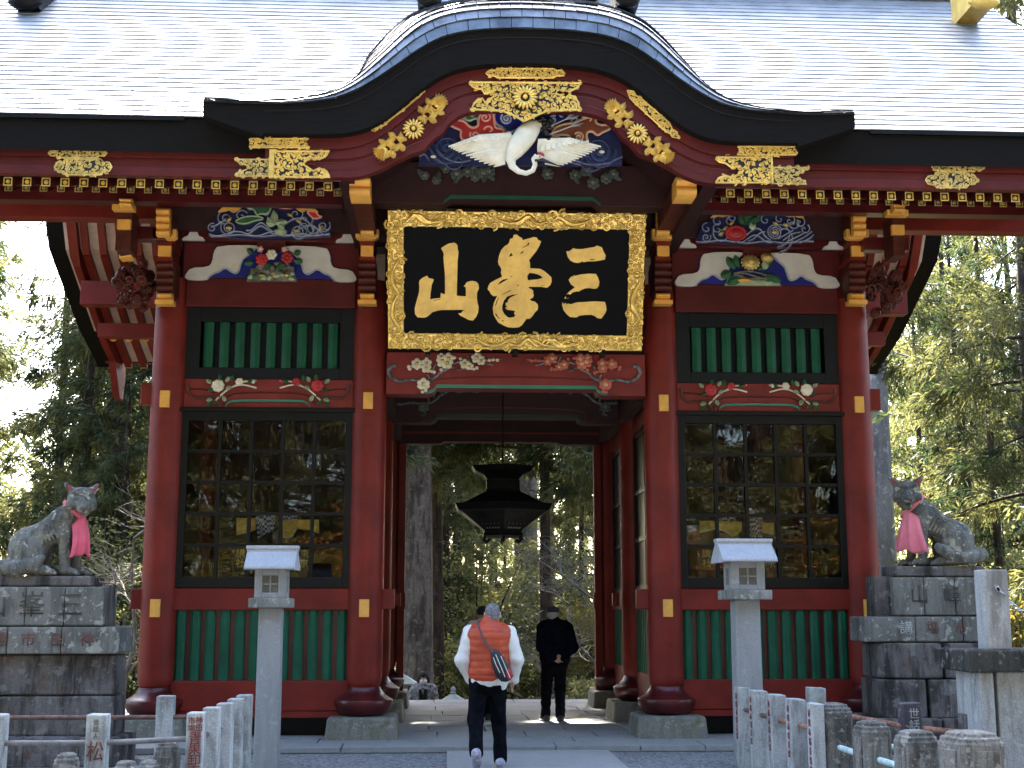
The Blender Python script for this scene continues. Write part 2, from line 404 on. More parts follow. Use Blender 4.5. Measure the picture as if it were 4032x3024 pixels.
def gravel_mat():
    m = bpy.data.materials.new('gravel'); m.use_nodes = True; n, l = m.node_tree.nodes, m.node_tree.links
    b = n['Principled BSDF']; b.inputs['Roughness'].default_value = .95; b.inputs['Specular IOR Level'].default_value = .2
    tc = n.new('ShaderNodeTexCoord')
    v = n.new('ShaderNodeTexVoronoi'); v.inputs['Scale'].default_value = 38; l.new(tc.outputs['Object'], v.inputs['Vector'])
    sep = n.new('ShaderNodeSeparateColor'); l.new(v.outputs['Color'], sep.inputs[0])
    cr = n.new('ShaderNodeValToRGB'); cr.color_ramp.elements[0].color = (.13, .13, .133, 1); cr.color_ramp.elements[1].color = (.40, .40, .40, 1)
    l.new(sep.outputs[0], cr.inputs[0])
    nz = n.new('ShaderNodeTexNoise'); nz.inputs['Scale'].default_value = .35; nz.inputs['Detail'].default_value = 8; l.new(tc.outputs['Object'], nz.inputs['Vector'])
    mr = n.new('ShaderNodeMapRange'); mr.inputs[1].default_value = .45; mr.inputs[2].default_value = .62; l.new(nz.outputs[0], mr.inputs[0])
    # away from the gravelled court the ground is forest soil with needles
    sx = n.new('ShaderNodeSeparateXYZ'); l.new(tc.outputs['Object'], sx.inputs[0])
    far = n.new('ShaderNodeMapRange'); far.inputs[1].default_value = 7; far.inputs[2].default_value = 9; l.new(sx.outputs['Y'], far.inputs[0])
    ab = n.new('ShaderNodeMath'); ab.operation = 'ABSOLUTE'; l.new(sx.outputs['X'], ab.inputs[0])
    side = n.new('ShaderNodeMapRange'); side.inputs[1].default_value = 6; side.inputs[2].default_value = 8; l.new(ab.outputs[0], side.inputs[0])
    mxm = n.new('ShaderNodeMath'); mxm.operation = 'MAXIMUM'; l.new(far.outputs[0], mxm.inputs[0]); l.new(side.outputs[0], mxm.inputs[1])
    soil = n.new('ShaderNodeMix'); soil.data_type = 'RGBA'; soil.inputs[6].default_value = (.075, .055, .033, 1); soil.inputs[7].default_value = (.055, .075, .025, 1); l.new(mr.outputs[0], soil.inputs[0])
    x = n.new('ShaderNodeMix'); x.data_type = 'RGBA'; l.new(mxm.outputs[0], x.inputs[0]); l.new(cr.outputs[0], x.inputs[6]); l.new(soil.outputs[2], x.inputs[7])
    l.new(x.outputs[2], b.inputs['Base Color'])
    bp = n.new('ShaderNodeBump'); bp.inputs['Strength'].default_value = 1; bp.inputs['Distance'].default_value = .03; l.new(v.outputs['Distance'], bp.inputs['Height']); bp.invert = True
    l.new(bp.outputs[0], b.inputs['Normal']); return m
GRAVEL = gravel_mat()

# ================================================================== GROUND
def ground_z(x, y):
    t = min(1, max(0, (y-8.2)/3.5)); d = -.075-1.45*t*t*(3-2*t)
    far = max(0, math.hypot(x, y)-35)
    side = max(0, abs(x)-9)
    return d+.35*math.sin(x*.11+1)*math.sin(y*.09)*min(1, side/6+max(0, y-14)/12)*min(1, 200/(far+200))-.012*far*(1 if y > 0 else 0)*.0
xs = sorted(set([i*4.-100 for i in range(51)]+[i*1.-12 for i in range(25)]+[-700, -400, -220, -140, 140, 220, 400, 700]))
ys = sorted(set([i*4.-100 for i in range(51)]+[6+i*.5 for i in range(16)]+[-700, -400, -220, -140, 140, 220, 400, 700]))
g = MB(); g.v = [(x, y, ground_z(x, y)) for y in ys for x in xs]; nx = len(xs)
g.f = [(j*nx+i, j*nx+i+1, (j+1)*nx+i+1, (j+1)*nx+i) for j in range(len(ys)-1) for i in range(nx-1)]; g.m = [0]*len(g.f)
structure('ground', g, GRAVEL, 180)
# stone platform of the gate: a base with individual paving stones
pf = MB().bx((-5.45, -1.0, -.3), (5.45, 6.86, -.045))
platform = structure('platform', pf, PAVING)
ORG[platform.name] = Vector((0, 0, 0))
yy = [-1.03, -.48, .16, .95, 1.7, 2.6, 3.5, 4.35, 5.3, 6.1, 6.9]
for j in range(len(yy)-1):
    x = -5.5-rnd.uniform(0, .6)
    while x < 5.5:
        wd = rnd.uniform(.75, 1.5); a, b = max(x, -5.5), min(x+wd, 5.5)
        if b-a > .12:
            y0, y1 = yy[j], yy[j+1]
            if j == 0 and b-a > .5 and rnd.random() < .25: pass
            z = rnd.uniform(-.006, .003)
            s = MB().bx((a+.007, y0+.007, -.07), (b-.007, y1-.007, z))
            s.v = [(p[0]+rnd.uniform(-.012, .012)*(abs(p[0]) < 5.4), p[1]+(rnd.uniform(-.02, .02) if abs(p[1]-y0) > .02 and -1 < p[1] < 6.8 and j > 0 else 0), p[2]+rnd.uniform(-.002, .002)) for p in s.v]
            part('paving_stone', s, PAVING, platform, bevel=.008)
        x += wd
path = MB()
for k in range(7):
    path.bx((-.90, -1.075-k*2.2-2.185, -.2), (1.03, -1.075-k*2.2, -.04))
structure('path', path, CONC)
# shallow steps going down behind the platform
st = MB()
for k in range(7): st.bx((-4.6, 6.92+k*.42, -1.9), (4.6, 6.92+(k+1)*.42-.004, -.17*(k+1)))
structure('stone_steps', st, PAVING)
# ================================================================== THE GATE
gate = root('shrine_gate', 'large red lacquered shrine gate with green lattices, gilt fittings and undulating copper roof', 'shrine gate', (0, 2.75, 0))
G = lambda name, mb, m, smooth=0, **k: part(name, mb, m, gate, smooth, **k)
XS = [-4.65, -1.98, 1.98, 4.65]; ROWS = [.26, 2.75, 5.25]; CR = .235
# ---- columns: round shaft, flared lacquered foot, stone plinth, ochre peg ends
col_prof = [(.17, .60), (.205, .635), (.226, .68), (CR, .76), (CR, 3.2), (CR-.004, 5.0), (CR-.012, 6.02)]
foot_prof = [(.25, .275), (.30, .29), (.345, .335), (.372, .40), (.380, .462), (.374, .472), (.335, .492), (.285, .525), (.245, .565), (.222, .60), (.212, .628)]
def plinth_mb(x, y, s=1.):
    m = MB(); a, b, h = .46*s, .43*s, .268
    m.v = [(x-a, y-a, -.03), (x+a, y-a, -.03), (x+a, y+a, -.03), (x-a, y+a, -.03), (x-b, y-b, h), (x+b, y-b, h), (x+b, y+b, h), (x-b, y+b, h)]
    m.f = [(0,3,2,1),(4,5,6,7),(0,1,5,4),(1,2,6,5),(2,3,7,6),(3,0,4,7)]; m.m = [0]*6; return m
first = None
for r, y in enumerate(ROWS):
    for i, x in enumerate(XS):
        if first is None:
            c0 = G('column', MB().lathe(col_prof, (x, y, 0), 40), RED, 40); first = (c0, x, y)
            f0 = part('column_foot', MB().lathe(foot_prof, (x, y, 0), 40), DRED, c0, 60)
            s0 = part('plinth_stone', plinth_mb(x, y), PLINTH, c0, bevel=.03)
            c = c0
        else:
            off = (x-first[1], y-first[2], 0)
            c = dup(first[0], gate, off); ORG[c.name] = ORG[gate.name]
            for ch in (f0, s0):
                q = ch.copy(); COL.objects.link(q); q.parent = c
        if r == 0:
            for zc, hh in ((4.352, .112), (1.632, .114)):
                m = MB().bx((x-.064, 0, zc-hh), (x+.064, y, zc+hh))
                o = part('peg_end', m, YEL, gate, bevel=.006)
# ---- tie beams through the columns, with stubs that stick out at the sides
def hbeam(z0, z1, y, x0, x1, th=.16, m=RED, name='tie_beam', bevel=.01): return G(name, MB().bx((x0, y-th/2, z0), (x1, y+th/2, z1)), m, bevel=bevel)
for y in ROWS[::2]:
    for s in (-1, 1):
        for z0, z1 in ((4.30, 4.60), (1.62, 1.88)):
            G('tie_beam_end', MB().bx((s*4.86, y-.07, z0), (s*5.01, y+.07, z1)), RED, bevel=.012)
            G('tie_beam_end', MB().bx((s*1.76, y-.07, z0-.0), (s*1.60, y+.07, z1)), RED, bevel=.012) if z0 < 2 else None
for s in (-1, 1):
    G('tie_beam_end', MB().bx((s*1.70, 2.68, 1.66), (s*1.60, 2.82, 1.86)), RED, bevel=.012)

def bay(tag_, ax, lo, hi, at, face, detail=True):
    """the lower wall between two columns: kick board, green slats, rail and (above) beams.  ax: 'x' or 'y'; at = plane; face = -1/+1 outward side"""
    def B(u0, u1, d0, d1, z0, z1):
        a, b = at+face*d0, at+face*d1
        return MB().bx((u0, a, z0), (u1, b, z1)) if ax == 'x' else MB().bx((a, u0, z0), (b, u1, z1))
    G('kick_board', B(lo, hi, -.06, .06, .33, .712), RED, bevel=.01)
    G('sill_beam', B(lo, hi, -.09, .045, .245, .327), RED)
    G('under_floor_skirt', B(lo, hi, -.30, -.25, -.02, .245), BLK)
    G('slat_backing_board', B(lo+.004, hi-.004, -.06, -.03, .70, 1.62), DRED)
    for zz in (.712, 1.58): pass
    n = 12; wd = (hi-lo)
    for i in range(n):
        u = lo+wd*(i+.5)/n; hw = wd/n*.33
        m = MB()
        # a three-sided face: each slat is ridged towards the front
        zz0, zz1 = .714, 1.604
        pr = [(-hw, -.03), (-hw, .012), (-hw*.45, .045), (hw*.45, .045), (hw, .012), (hw, -.03)]
        vs = []
        for z in (zz0, zz1):
            for a, b in pr: vs.append((u+a, at+face*b, z) if ax == 'x' else (at+face*b, u+a, z))
        k = len(pr)
        m.add(vs, [(j, (j+1) % k, (j+1) % k+k, j+k) for j in range(k)]+[tuple(range(k)), tuple(range(2*k-1, k-1, -1))])
        G('slat', m, GRN)
    G('rail', B(lo, hi, -.07, .07, 1.607, 1.893), RED, bevel=.01)
    G('upper_rail', B(lo, hi, -.07, .055, 4.266, 4.66), RED2, bevel=.01)
for s in (-1, 1):
    a, b = sorted((s*1.98, s*4.65))
    bay('front', 'x', a+.2, b-.2, .24, -1)
    bay('side', 'y', .26+.2, 2.75-.2, s*1.98, -s)
    bay('side', 'y', 2.75+.2, 5.25-.2, s*1.98, -s)
    bay('side', 'y', .26+.2, 2.75-.2, s*4.65, s); bay('side', 'y', 2.75+.2, 5.25-.2, s*4.65, s)
    # dark boarded walls of the two rooms
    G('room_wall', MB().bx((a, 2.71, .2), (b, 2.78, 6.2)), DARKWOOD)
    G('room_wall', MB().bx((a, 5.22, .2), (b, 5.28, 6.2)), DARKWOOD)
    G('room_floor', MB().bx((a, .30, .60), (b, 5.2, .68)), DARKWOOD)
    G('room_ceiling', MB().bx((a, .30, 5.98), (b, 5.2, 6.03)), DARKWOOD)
    for xx, fc in ((s*1.98, -s), (s*4.65, s)):
        for y0, y1 in ((.46, 2.55), (2.95, 5.05)):
            G('side_board', MB().bx((xx-.03, y0, 1.893), (xx+.03, y1, 4.27)), BLK)
            G('side_board', MB().bx((xx-.03, y0, 4.66), (xx+.03, y1, 6.2)), RED)
            f = MB()
            for u in (y0, (y0+y1)/2-.04, y1-.08): f.bx((xx+fc*.03, u, 1.95), (xx+fc*.06, u+.08, 4.2))
            for z in (1.90, 2.6, 3.3, 4.16): f.bx((xx+fc*.031, y0, z), (xx+fc*.058, y1, z+.06))
            G('side_grille', f, BLK)

# ---- front windows: black frame, 5 x 5 panes
def glass_mat():
    m = bpy.data.materials.new('window_glass'); m.use_nodes = True; n, l = m.node_tree.nodes, m.node_tree.links; n.clear()
    t = n.new('ShaderNodeBsdfTransparent'); t.inputs[0].default_value = (.80, .83, .82, 1)
    gl = n.new('ShaderNodeBsdfGlossy'); gl.inputs['Roughness'].default_value = .015
    fr = n.new('ShaderNodeFresnel'); fr.inputs[0].default_value = 1.5
    mx = n.new('ShaderNodeMixShader'); o = n.new('ShaderNodeOutputMaterial')
    tc = n.new('ShaderNodeTexCoord'); nz = n.new('ShaderNodeTexNoise'); nz.inputs['Scale'].default_value = 1.3; l.new(tc.outputs['Object'], nz.inputs['Vector'])
    bp = n.new('ShaderNodeBump'); bp.inputs['Strength'].default_value = .05; bp.inputs['Distance'].default_value = .02; l.new(nz.outputs[0], bp.inputs['Height']); l.new(bp.outputs[0], gl.inputs['Normal'])
    l.new(fr.outputs[0], mx.inputs[0]); l.new(t.outputs[0], mx.inputs[1]); l.new(gl.outputs[0], mx.inputs[2]); l.new(mx.outputs[0], o.inputs[0]); return m
GLASS = glass_mat()
for s in (-1, 1):
    a, b = sorted((s*1.98, s*4.65)); a += .2; b -= .2
    z0, z1 = 1.893, 4.266; yf = .20
    f = MB()
    f.bx((a, yf-.05, z0), (a+.10, yf+.05, z1)); f.bx((b-.10, yf-.05, z0), (b, yf+.05, z1))
    f.bx((a+.10, yf-.05, z0), (b-.10, yf+.05, z0+.14)); f.bx((a+.10, yf-.05, z1-.17), (b-.10, yf+.05, z1))
    f.bx((a-.03, yf-.09, z1-.06), (b+.03, yf-.052, z1-.004))
    ga, gb, gz0, gz1 = a+.10, b-.10, z0+.14, z1-.17
    win = G('window', f, BLK, bevel=.006)
    mw = .045
    for i in range(1, 5):
        u = ga+(gb-ga)*i/5; part('mullion', MB().bx((u-mw/2, yf-.035, gz0), (u+mw/2, yf+.02, gz1)), BLK, win)
        z = gz0+(gz1-gz0)*i/5; part('mullion', MB().bx((ga, yf-.03, z-mw/2), (gb, yf+.015, z+mw/2)), BLK, win)
    for i in range(5):
        for j in range(5):
            u0, u1 = ga+(gb-ga)*i/5, ga+(gb-ga)*(i+1)/5; v0, v1 = gz0+(gz1-gz0)*j/5, gz0+(gz1-gz0)*(j+1)/5
            t1, t2 = rnd.uniform(-.006, .006), rnd.uniform(-.008, .008)
            m = MB().add([(u0, yf-.002+t1, v0), (u1, yf-.002-t1, v0), (u1, yf-.002-t1+t2, v1), (u0, yf-.002+t1+t2, v1)], [(0, 1, 2, 3)])
            part('pane', m, GLASS, win)
    # ---- lattice window with green bars above
    z0, z1 = 4.66, 5.63; f = MB()
    f.bx((a, yf-.03, z0), (a+.20, yf+.06, z1)); f.bx((b-.20, yf-.03, z0), (b, yf+.06, z1))
    f.bx((a+.20, yf-.03, z0), (b-.20, yf+.06, z0+.15)); f.bx((a+.20, yf-.03, z1-.19), (b-.20, yf+.06, z1))
    f.bx((a+.20, yf+.14, z0+.1), (b-.20, yf+.16, z1-.1))
    lat = G('lattice_window', f, mat('blue_black_lacquer', (.005, .007, .011), .5, var=.15, spec=.25), bevel=.006)
    la, lb = a+.20, b-.20
    for i in range(9):
        u = la+(lb-la)*(i+.5+ .0)/9; hw = .062
        pr = [(-hw, .06), (-hw, .0), (0, -.03), (hw, .0), (hw, .06)]
        vs = [(u+p, yf+.03+q, z) for z in (z0+.152, z1-.192) for p, q in pr]
        part('lattice_bar', MB().add(vs, [(j, (j+1) % 5, (j+1) % 5+5, j+5) for j in range(5)]+[(0, 1, 2, 3, 4), (9, 8, 7, 6, 5)]), GRN, lat)
    G('head_beam', MB().bx((a, .10, 5.63), (b, .34, 6.02)), MAROON, bevel=.01)
    # back of everything above: a boarded wall
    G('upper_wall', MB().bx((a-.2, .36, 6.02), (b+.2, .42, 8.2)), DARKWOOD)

# ---- central passage: front rainbow beam, two inner beams, ceiling, rear head
def rainbow(z0, z1, y0, y1, m, arch=.085, half=1.75, flat=1.08, trim=True, name='rainbow_beam', tm=GRN2):
    lo = [(-half, z0), (-flat-.14, z0)]+[(-flat-.14+.14*math.sin(t*math.pi/2), z0+arch*(1-math.cos(t*math.pi/2))) for t in (.25, .5, .75, 1)]
    lo = lo+[(-x, z) for x, z in lo[::-1]]
    b = G(name, MB().prism(lo+[(half, z1), (-half, z1)], y0, y1), m, bevel=.008)
    if trim:
        p = [(x, z) for x, z in lo[1:-1]]
        up = [(x*.995, z+.05+.03*(abs(x) < flat)) for x, z in p]; up[0] = (up[0][0]+.0, p[0][1]+.012); up[-1] = (up[-1][0], p[-1][1]+.012)
        part('green_edge', MB().strip(up, [(x, z+.005) for x, z in p], y0-.012, y0+.02), tm, b)
        gr = [(x*1.10, z+.16+.055*(abs(x) < flat)-.155*(abs(x) > flat)) for x, z in lo[1:-1]]
        path_ = [(x, y0-.004, z) for x, z in smooth_poly(gr, 2)]
        part('carved_groove', MB().tube(path_, .011, 6), DRED, b, 180)
    return b
front_beam = rainbow(4.455, 5.03, .10, .40, RED2)
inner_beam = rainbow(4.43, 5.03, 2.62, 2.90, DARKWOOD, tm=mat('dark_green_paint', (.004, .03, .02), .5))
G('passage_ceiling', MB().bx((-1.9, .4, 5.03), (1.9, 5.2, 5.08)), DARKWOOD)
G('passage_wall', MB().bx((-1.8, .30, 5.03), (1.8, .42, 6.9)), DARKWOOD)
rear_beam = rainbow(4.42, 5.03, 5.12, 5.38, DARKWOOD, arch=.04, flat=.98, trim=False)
G('rear_beam_edge', MB().bx((-1.75, 5.10, 4.60), (1.75, 5.118, 4.63)), RED)
for s in (-1, 1): G('rear_jamb', MB().bx((s*1.745, 5.16, .27), (s*1.62, 5.34, 4.42)), RED, bevel=.008)
for s in (-1, 1):
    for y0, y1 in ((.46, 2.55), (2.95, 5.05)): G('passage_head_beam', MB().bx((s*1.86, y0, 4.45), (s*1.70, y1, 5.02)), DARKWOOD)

# ================================================================== ROOF
YE = -3.1; ZE = 7.06; YR = 2.75; XV = 7.66; XO = 7.86                    # eave line, its height, ridge, verge
def roof_top(y):
    dy = (y-YE) if y <= YR else (2*YR-YE-y)
    return ZE+.72*dy+.012*dy*dy
def slope_pts(y0, y1, n): return [(y0+(y1-y0)*i/n, roof_top(y0+(y1-y0)*i/n)) for i in range(n+1)]
def slab(x0, x1, pts, thick, tf=None):
    """solid between roof_top and a bottom line, from x0 to x1; pts = (y, z)"""
    m = MB(); n = len(pts)
    bot = [(y, z-(tf(y) if tf else thick)) for y, z in pts]
    vs = [(x0, y, z) for y, z in pts]+[(x0, y, z) for y, z in bot]+[(x1, y, z) for y, z in pts]+[(x1, y, z) for y, z in bot]
    fs = []
    for i in range(n-1): fs += [(i, 2*n+i, 2*n+i+1, i+1), (n+i, n+i+1, 3*n+i+1, 3*n+i), (i, i+1, n+i+1, n+i), (2*n+i, 3*n+i, 3*n+i+1, 2*n+i+1)]
    fs += [(0, n, 3*n, 2*n), (n-1, 3*n-1+0, 4*n-1, 2*n-1)] if False else [(0, n, 3*n, 2*n), (n-1, 3*n-1, 4*n-1, 2*n-1)]
    return m.add(vs, fs)
def lower(pts, d): return [(y, z-d) for y, z in pts]
XK = 2.55                                                        # half width left open for the undulating gable
roof = G('roof', slab(-XO, -XK, lower(slope_pts(YE+.02, -.3, 8), .03), .40), BARK)
for x0, x1 in ((XK, XO),):
    part('roof_deck', slab(x0, x1, lower(slope_pts(YE+.02, -.3, 8), .03), .40), BARK, roof)
part('roof_deck', slab(-XO, XO, lower(slope_pts(-.3, YR, 10), .03), .34), BARK, roof)
part('roof_deck', slab(-XO, XO, lower(slope_pts(YR, 2*YR-YE-.02, 16), .03), .38), BARK, roof)
# copper courses: each course is a long strip whose lower edge stands proud of the next
ds = .22; ys_ = [YE]
while ys_[-1] < YR-.02:
    y = ys_[-1]; sl_ = .72+.024*(y-YE); ys_.append(min(YR, y+ds/math.sqrt(1+sl_*sl_)))
def course(x0, x1, ya, yb, k):
    n = max(2, int((x1-x0)/.5)); m = MB(); za, zb = roof_top(ya), roof_top(yb); t = .011
    dn = 0
    for i in range(n+1):
        x = x0+(x1-x0)*i/n; j = rnd.uniform(-.0025, .0025)
        m.v += [(x, ya-.006, za-.004), (x, ya-.010, za+t+j), (x, yb, zb+.002)]
    for i in range(n):
        a = 3*i; m.f += [(a, a+3, a+4, a+1), (a+1, a+4, a+5, a+2)]
    m.m = [0]*len(m.f); return m
for k in range(len(ys_)-1):
    ya, yb = ys_[k], ys_[k+1]
    inner = 3.5 if ya < -2.75 else (2.2 if ya < -2.0 else (1.5 if ya < -.7 else .0))
    for s in (-1, 1):
        x0, x1 = sorted((s*inner, s*(XO+.02))); part('copper_course', course(x0, x1, ya, yb, k), COPPER, roof)
# plain copper cover of the rear slope
rs = slope_pts(YR, 2*YR-YE, 24); m = MB()
m.v = [(x, y, z+.004) for y, z in rs for x in (-XO, XO)]; m.f = [(2*i, 2*i+1, 2*i+3, 2*i+2) for i in range(24)]; m.m = [0]*24
part('rear_slope', m, COPPER, roof)
part('ridge_cap', MB().bx((-XO-.1, YR-.3, roof_top(YR)-.1), (XO+.1, YR+.3, roof_top(YR)+.75)), BARK, roof, bevel=.05)
part('eave_edge_strip', MB().bx((-XV, YE-.012, ZE-.05), (-3.9, YE+.02, ZE+.0)), IRON, roof)
part('eave_edge_strip', MB().bx((3.9, YE-.012, ZE-.05), (XV, YE+.02, ZE+.0)), IRON, roof)

# ---- straight fascia boards left and right of the gable (front) and at the rear
FY = -2.98
zt = (D(250, 324, FY).z+D(1950, 345, FY).z)/2; zb_ = (D(250, 385, FY).z+D(1950, 404, FY).z)/2
for s in (-1, 1):
    x0, x1 = sorted((s*2.93, s*XV))
    fb = G('fascia_board', MB().bx((x0, FY, zb_+.11), (x1, FY+.10, zt)), MAROON)
    part('fascia_lower_board', MB().bx((x0, FY-.03, zb_), (x1, FY+.07, zb_+.107)), MAROON, fb, bevel=.008)
    part('fascia_upper_board', MB().bx((x0, FY-.035, zt-.125), (x1, FY-.002, zt)), MAROON, fb)
RY = 2*YR-FY
G('fascia_board', MB().bx((-XV, RY-.1, zb_), (XV, RY, zt)), RED)
# ---- rafters with gilt ends: flying rafters in front, base rafters behind and lower
def rafter(a, b, w, h, end):
    m = MB().bar(a, b, w, h)
    return m
spx = .2095
xr = [i*spx for i in range(-36, 37) if abs(i*spx) > 2.16 and abs(i*spx) < XV-.15]
FT = Vector((0, -2.86, (D(250, 400, -2.86).z+D(1950, 418, -2.86).z)/2)); BT = Vector((0, -1.62, (D(250, 412, -1.62).z+D(1950, 431, -1.62).z)/2)); FB = Vector((0, -1.45, BT.z+.19)); BB = Vector((0, .45, BT.z+1.0))
def cap_mb(c, w):
    m = MB(); x, y, z = c; t = .012
    m.bx((x-w/2, y-.012, z-w/2), (x+w/2, y+.0, z+w/2), 1)
    for a, b in (((-w/2, w/2-t), (w/2, w/2)), ((-w/2, -w/2), (w/2, -w/2+t)), ((-w/2, -w/2+t), (-w/2+t, w/2-t)), ((w/2-t, -w/2+t), (w/2, w/2-t))):
        m.bx((x+a[0], y-.022, z+a[1]), (x+b[0], y-.0125, z+b[1]))
    n = 14; r = w*.27
    vs = [(x+r*math.cos(2*math.pi*i/n), y-.012-.016*(k == 0)-.0, z+r*math.sin(2*math.pi*i/n)) for k in (1,) for i in range(n)]
    vs += [(x+r*.7*math.cos(2*math.pi*i/n), y-.026, z+r*.7*math.sin(2*math.pi*i/n)) for i in range(n)]
    m.add(vs, [(i, (i+1) % n, n+(i+1) % n, n+i) for i in range(n)]+[tuple(range(n, 2*n))])
    return m
x0 = xr[0]
FTO, FBO = FT+Vector((x0, 0, 0)), FB+Vector((x0, 0, 0)); BTO, BBO = BT+Vector((x0, 0, 0)), BB+Vector((x0, 0, 0))
fr0 = G('flying_rafter', MB().bar(FTO, FBO, .085, .10), DRED); fc0 = part('gilt_rafter_cap', cap_mb(FTO+Vector((0, .0, -.01)), .098), [GOLD, CBLK], fr0)
br0 = G('base_rafter', MB().bar(BTO, BBO, .09, .10), DRED); bc0 = part('gilt_rafter_cap', cap_mb(BTO+Vector((0, .0, -.01)), .092), [DULLGOLD, CBLK], br0)
for x in xr[1:]:
    for p0, c0_ in ((fr0, fc0), (br0, bc0)):
        d_ = dup(p0, gate, (x-x0, 0, 0)); q = c0_.copy(); COL.objects.link(q); q.parent = d_; q.location = (0, 0, 0)
def plank(name, a, b, x0, x1, th, m):
    a, b = Vector(a), Vector(b); return G(name, MB().obox(((x0+x1)/2, (a.y+b.y)/2, (a.z+b.z)/2), ((x1-x0)/2, 0, 0), (0, (b.y-a.y)/2, (b.z-a.z)/2), Vector((0, -(b.z-a.z), b.y-a.y)).normalized()*th/2), m)
for s in (-1, 1):
    xa, xb = sorted((s*2.16, s*(XV-.1)))
    plank('soffit_board', FT+Vector((0, .02, .075)), FB+Vector((0, 0, .075)), xa, xb, .02, DRED)  # pale boards like the rear ones; eave shade put into the dark colour
    plank('soffit_board', BT+Vector((0, .1, .075)), BB+Vector((0, 0, .075)), xa, xb, .02, DRED)
    G('kioi_beam', MB().bx((xa, -1.60, BT.z+.055), (xb, -1.50, BT.z+.14)), RED)
EPZ = (D(590, 440, -.95).z+D(1630, 455, -.95).z)/2
for s in (-1, 1):
    xa, xb = sorted((s*2.3, s*(XV-.35))); G('eave_purlin', MB().bx((xa, -.95, EPZ), (xb, -.75, EPZ+.2)), DRED)
# ---- rear half seen through the open gable ends: rafters, boards, purlins
mir = lambda v: Vector((v.x, 2*YR-v.y, v.z))
plank('soffit_board', mir(FT)+Vector((0, 0, .075)), mir(FB)+Vector((0, 0, .075)), -XV+.1, XV-.1, .02, PALE)
plank('soffit_board', mir(BT)+Vector((0, 0, .075)), mir(BB)+Vector((0, .0, .075)), -XV+.1, XV-.1, .02, PALE)
HB = Vector((0, YR-.3, roof_top(YR)-.85))
plank('soffit_board', mir(BB)+Vector((0, 0, .075)), (0, YR+.25, roof_top(YR)-.72), -XV+.1, XV-.1, .02, PALE)
plank('soffit_board', BB+Vector((0, 0, .075)), (0, YR-.25, roof_top(YR)-.72), -XV+.1, XV-.1, .02, PALE)
rx = [i*.30 for i in range(-25, 26) if 4.4 < abs(i*.30) < XV-.2]
for x in rx:
    v = Vector((x, 0, 0))
    a = G('rear_rafter', MB().bar(mir(FT)+v, mir(FB)+v, .12, .12), RED); part('gilt_rafter_cap', MB().bx((x-.065, mir(FT).y-.015, mir(FT).z-.07), (x+.065, mir(FT).y+.02, mir(FT).z+.06)), YEL, a)
    a = G('rear_rafter', MB().bar(mir(BT)+v, mir(BB)+v, .12, .12), RED); part('gilt_rafter_cap', MB().ball((x, mir(BT).y-.02, mir(BT).z-.05), (.085, .05, .085)).bx((x-.06, mir(BT).y-.03, mir(BT).z-.08), (x+.06, mir(BT).y+.02, mir(BT).z+.06)), YEL, a)
    G('rear_rafter', MB().bar(mir(BB)+v, Vector((x, YR+.25, roof_top(YR)-.79)), .12, .12), RED)
    G('front_upper_rafter', MB().bar(BB+v, Vector((x, YR-.25, roof_top(YR)-.79)), .12, .12), DRED)
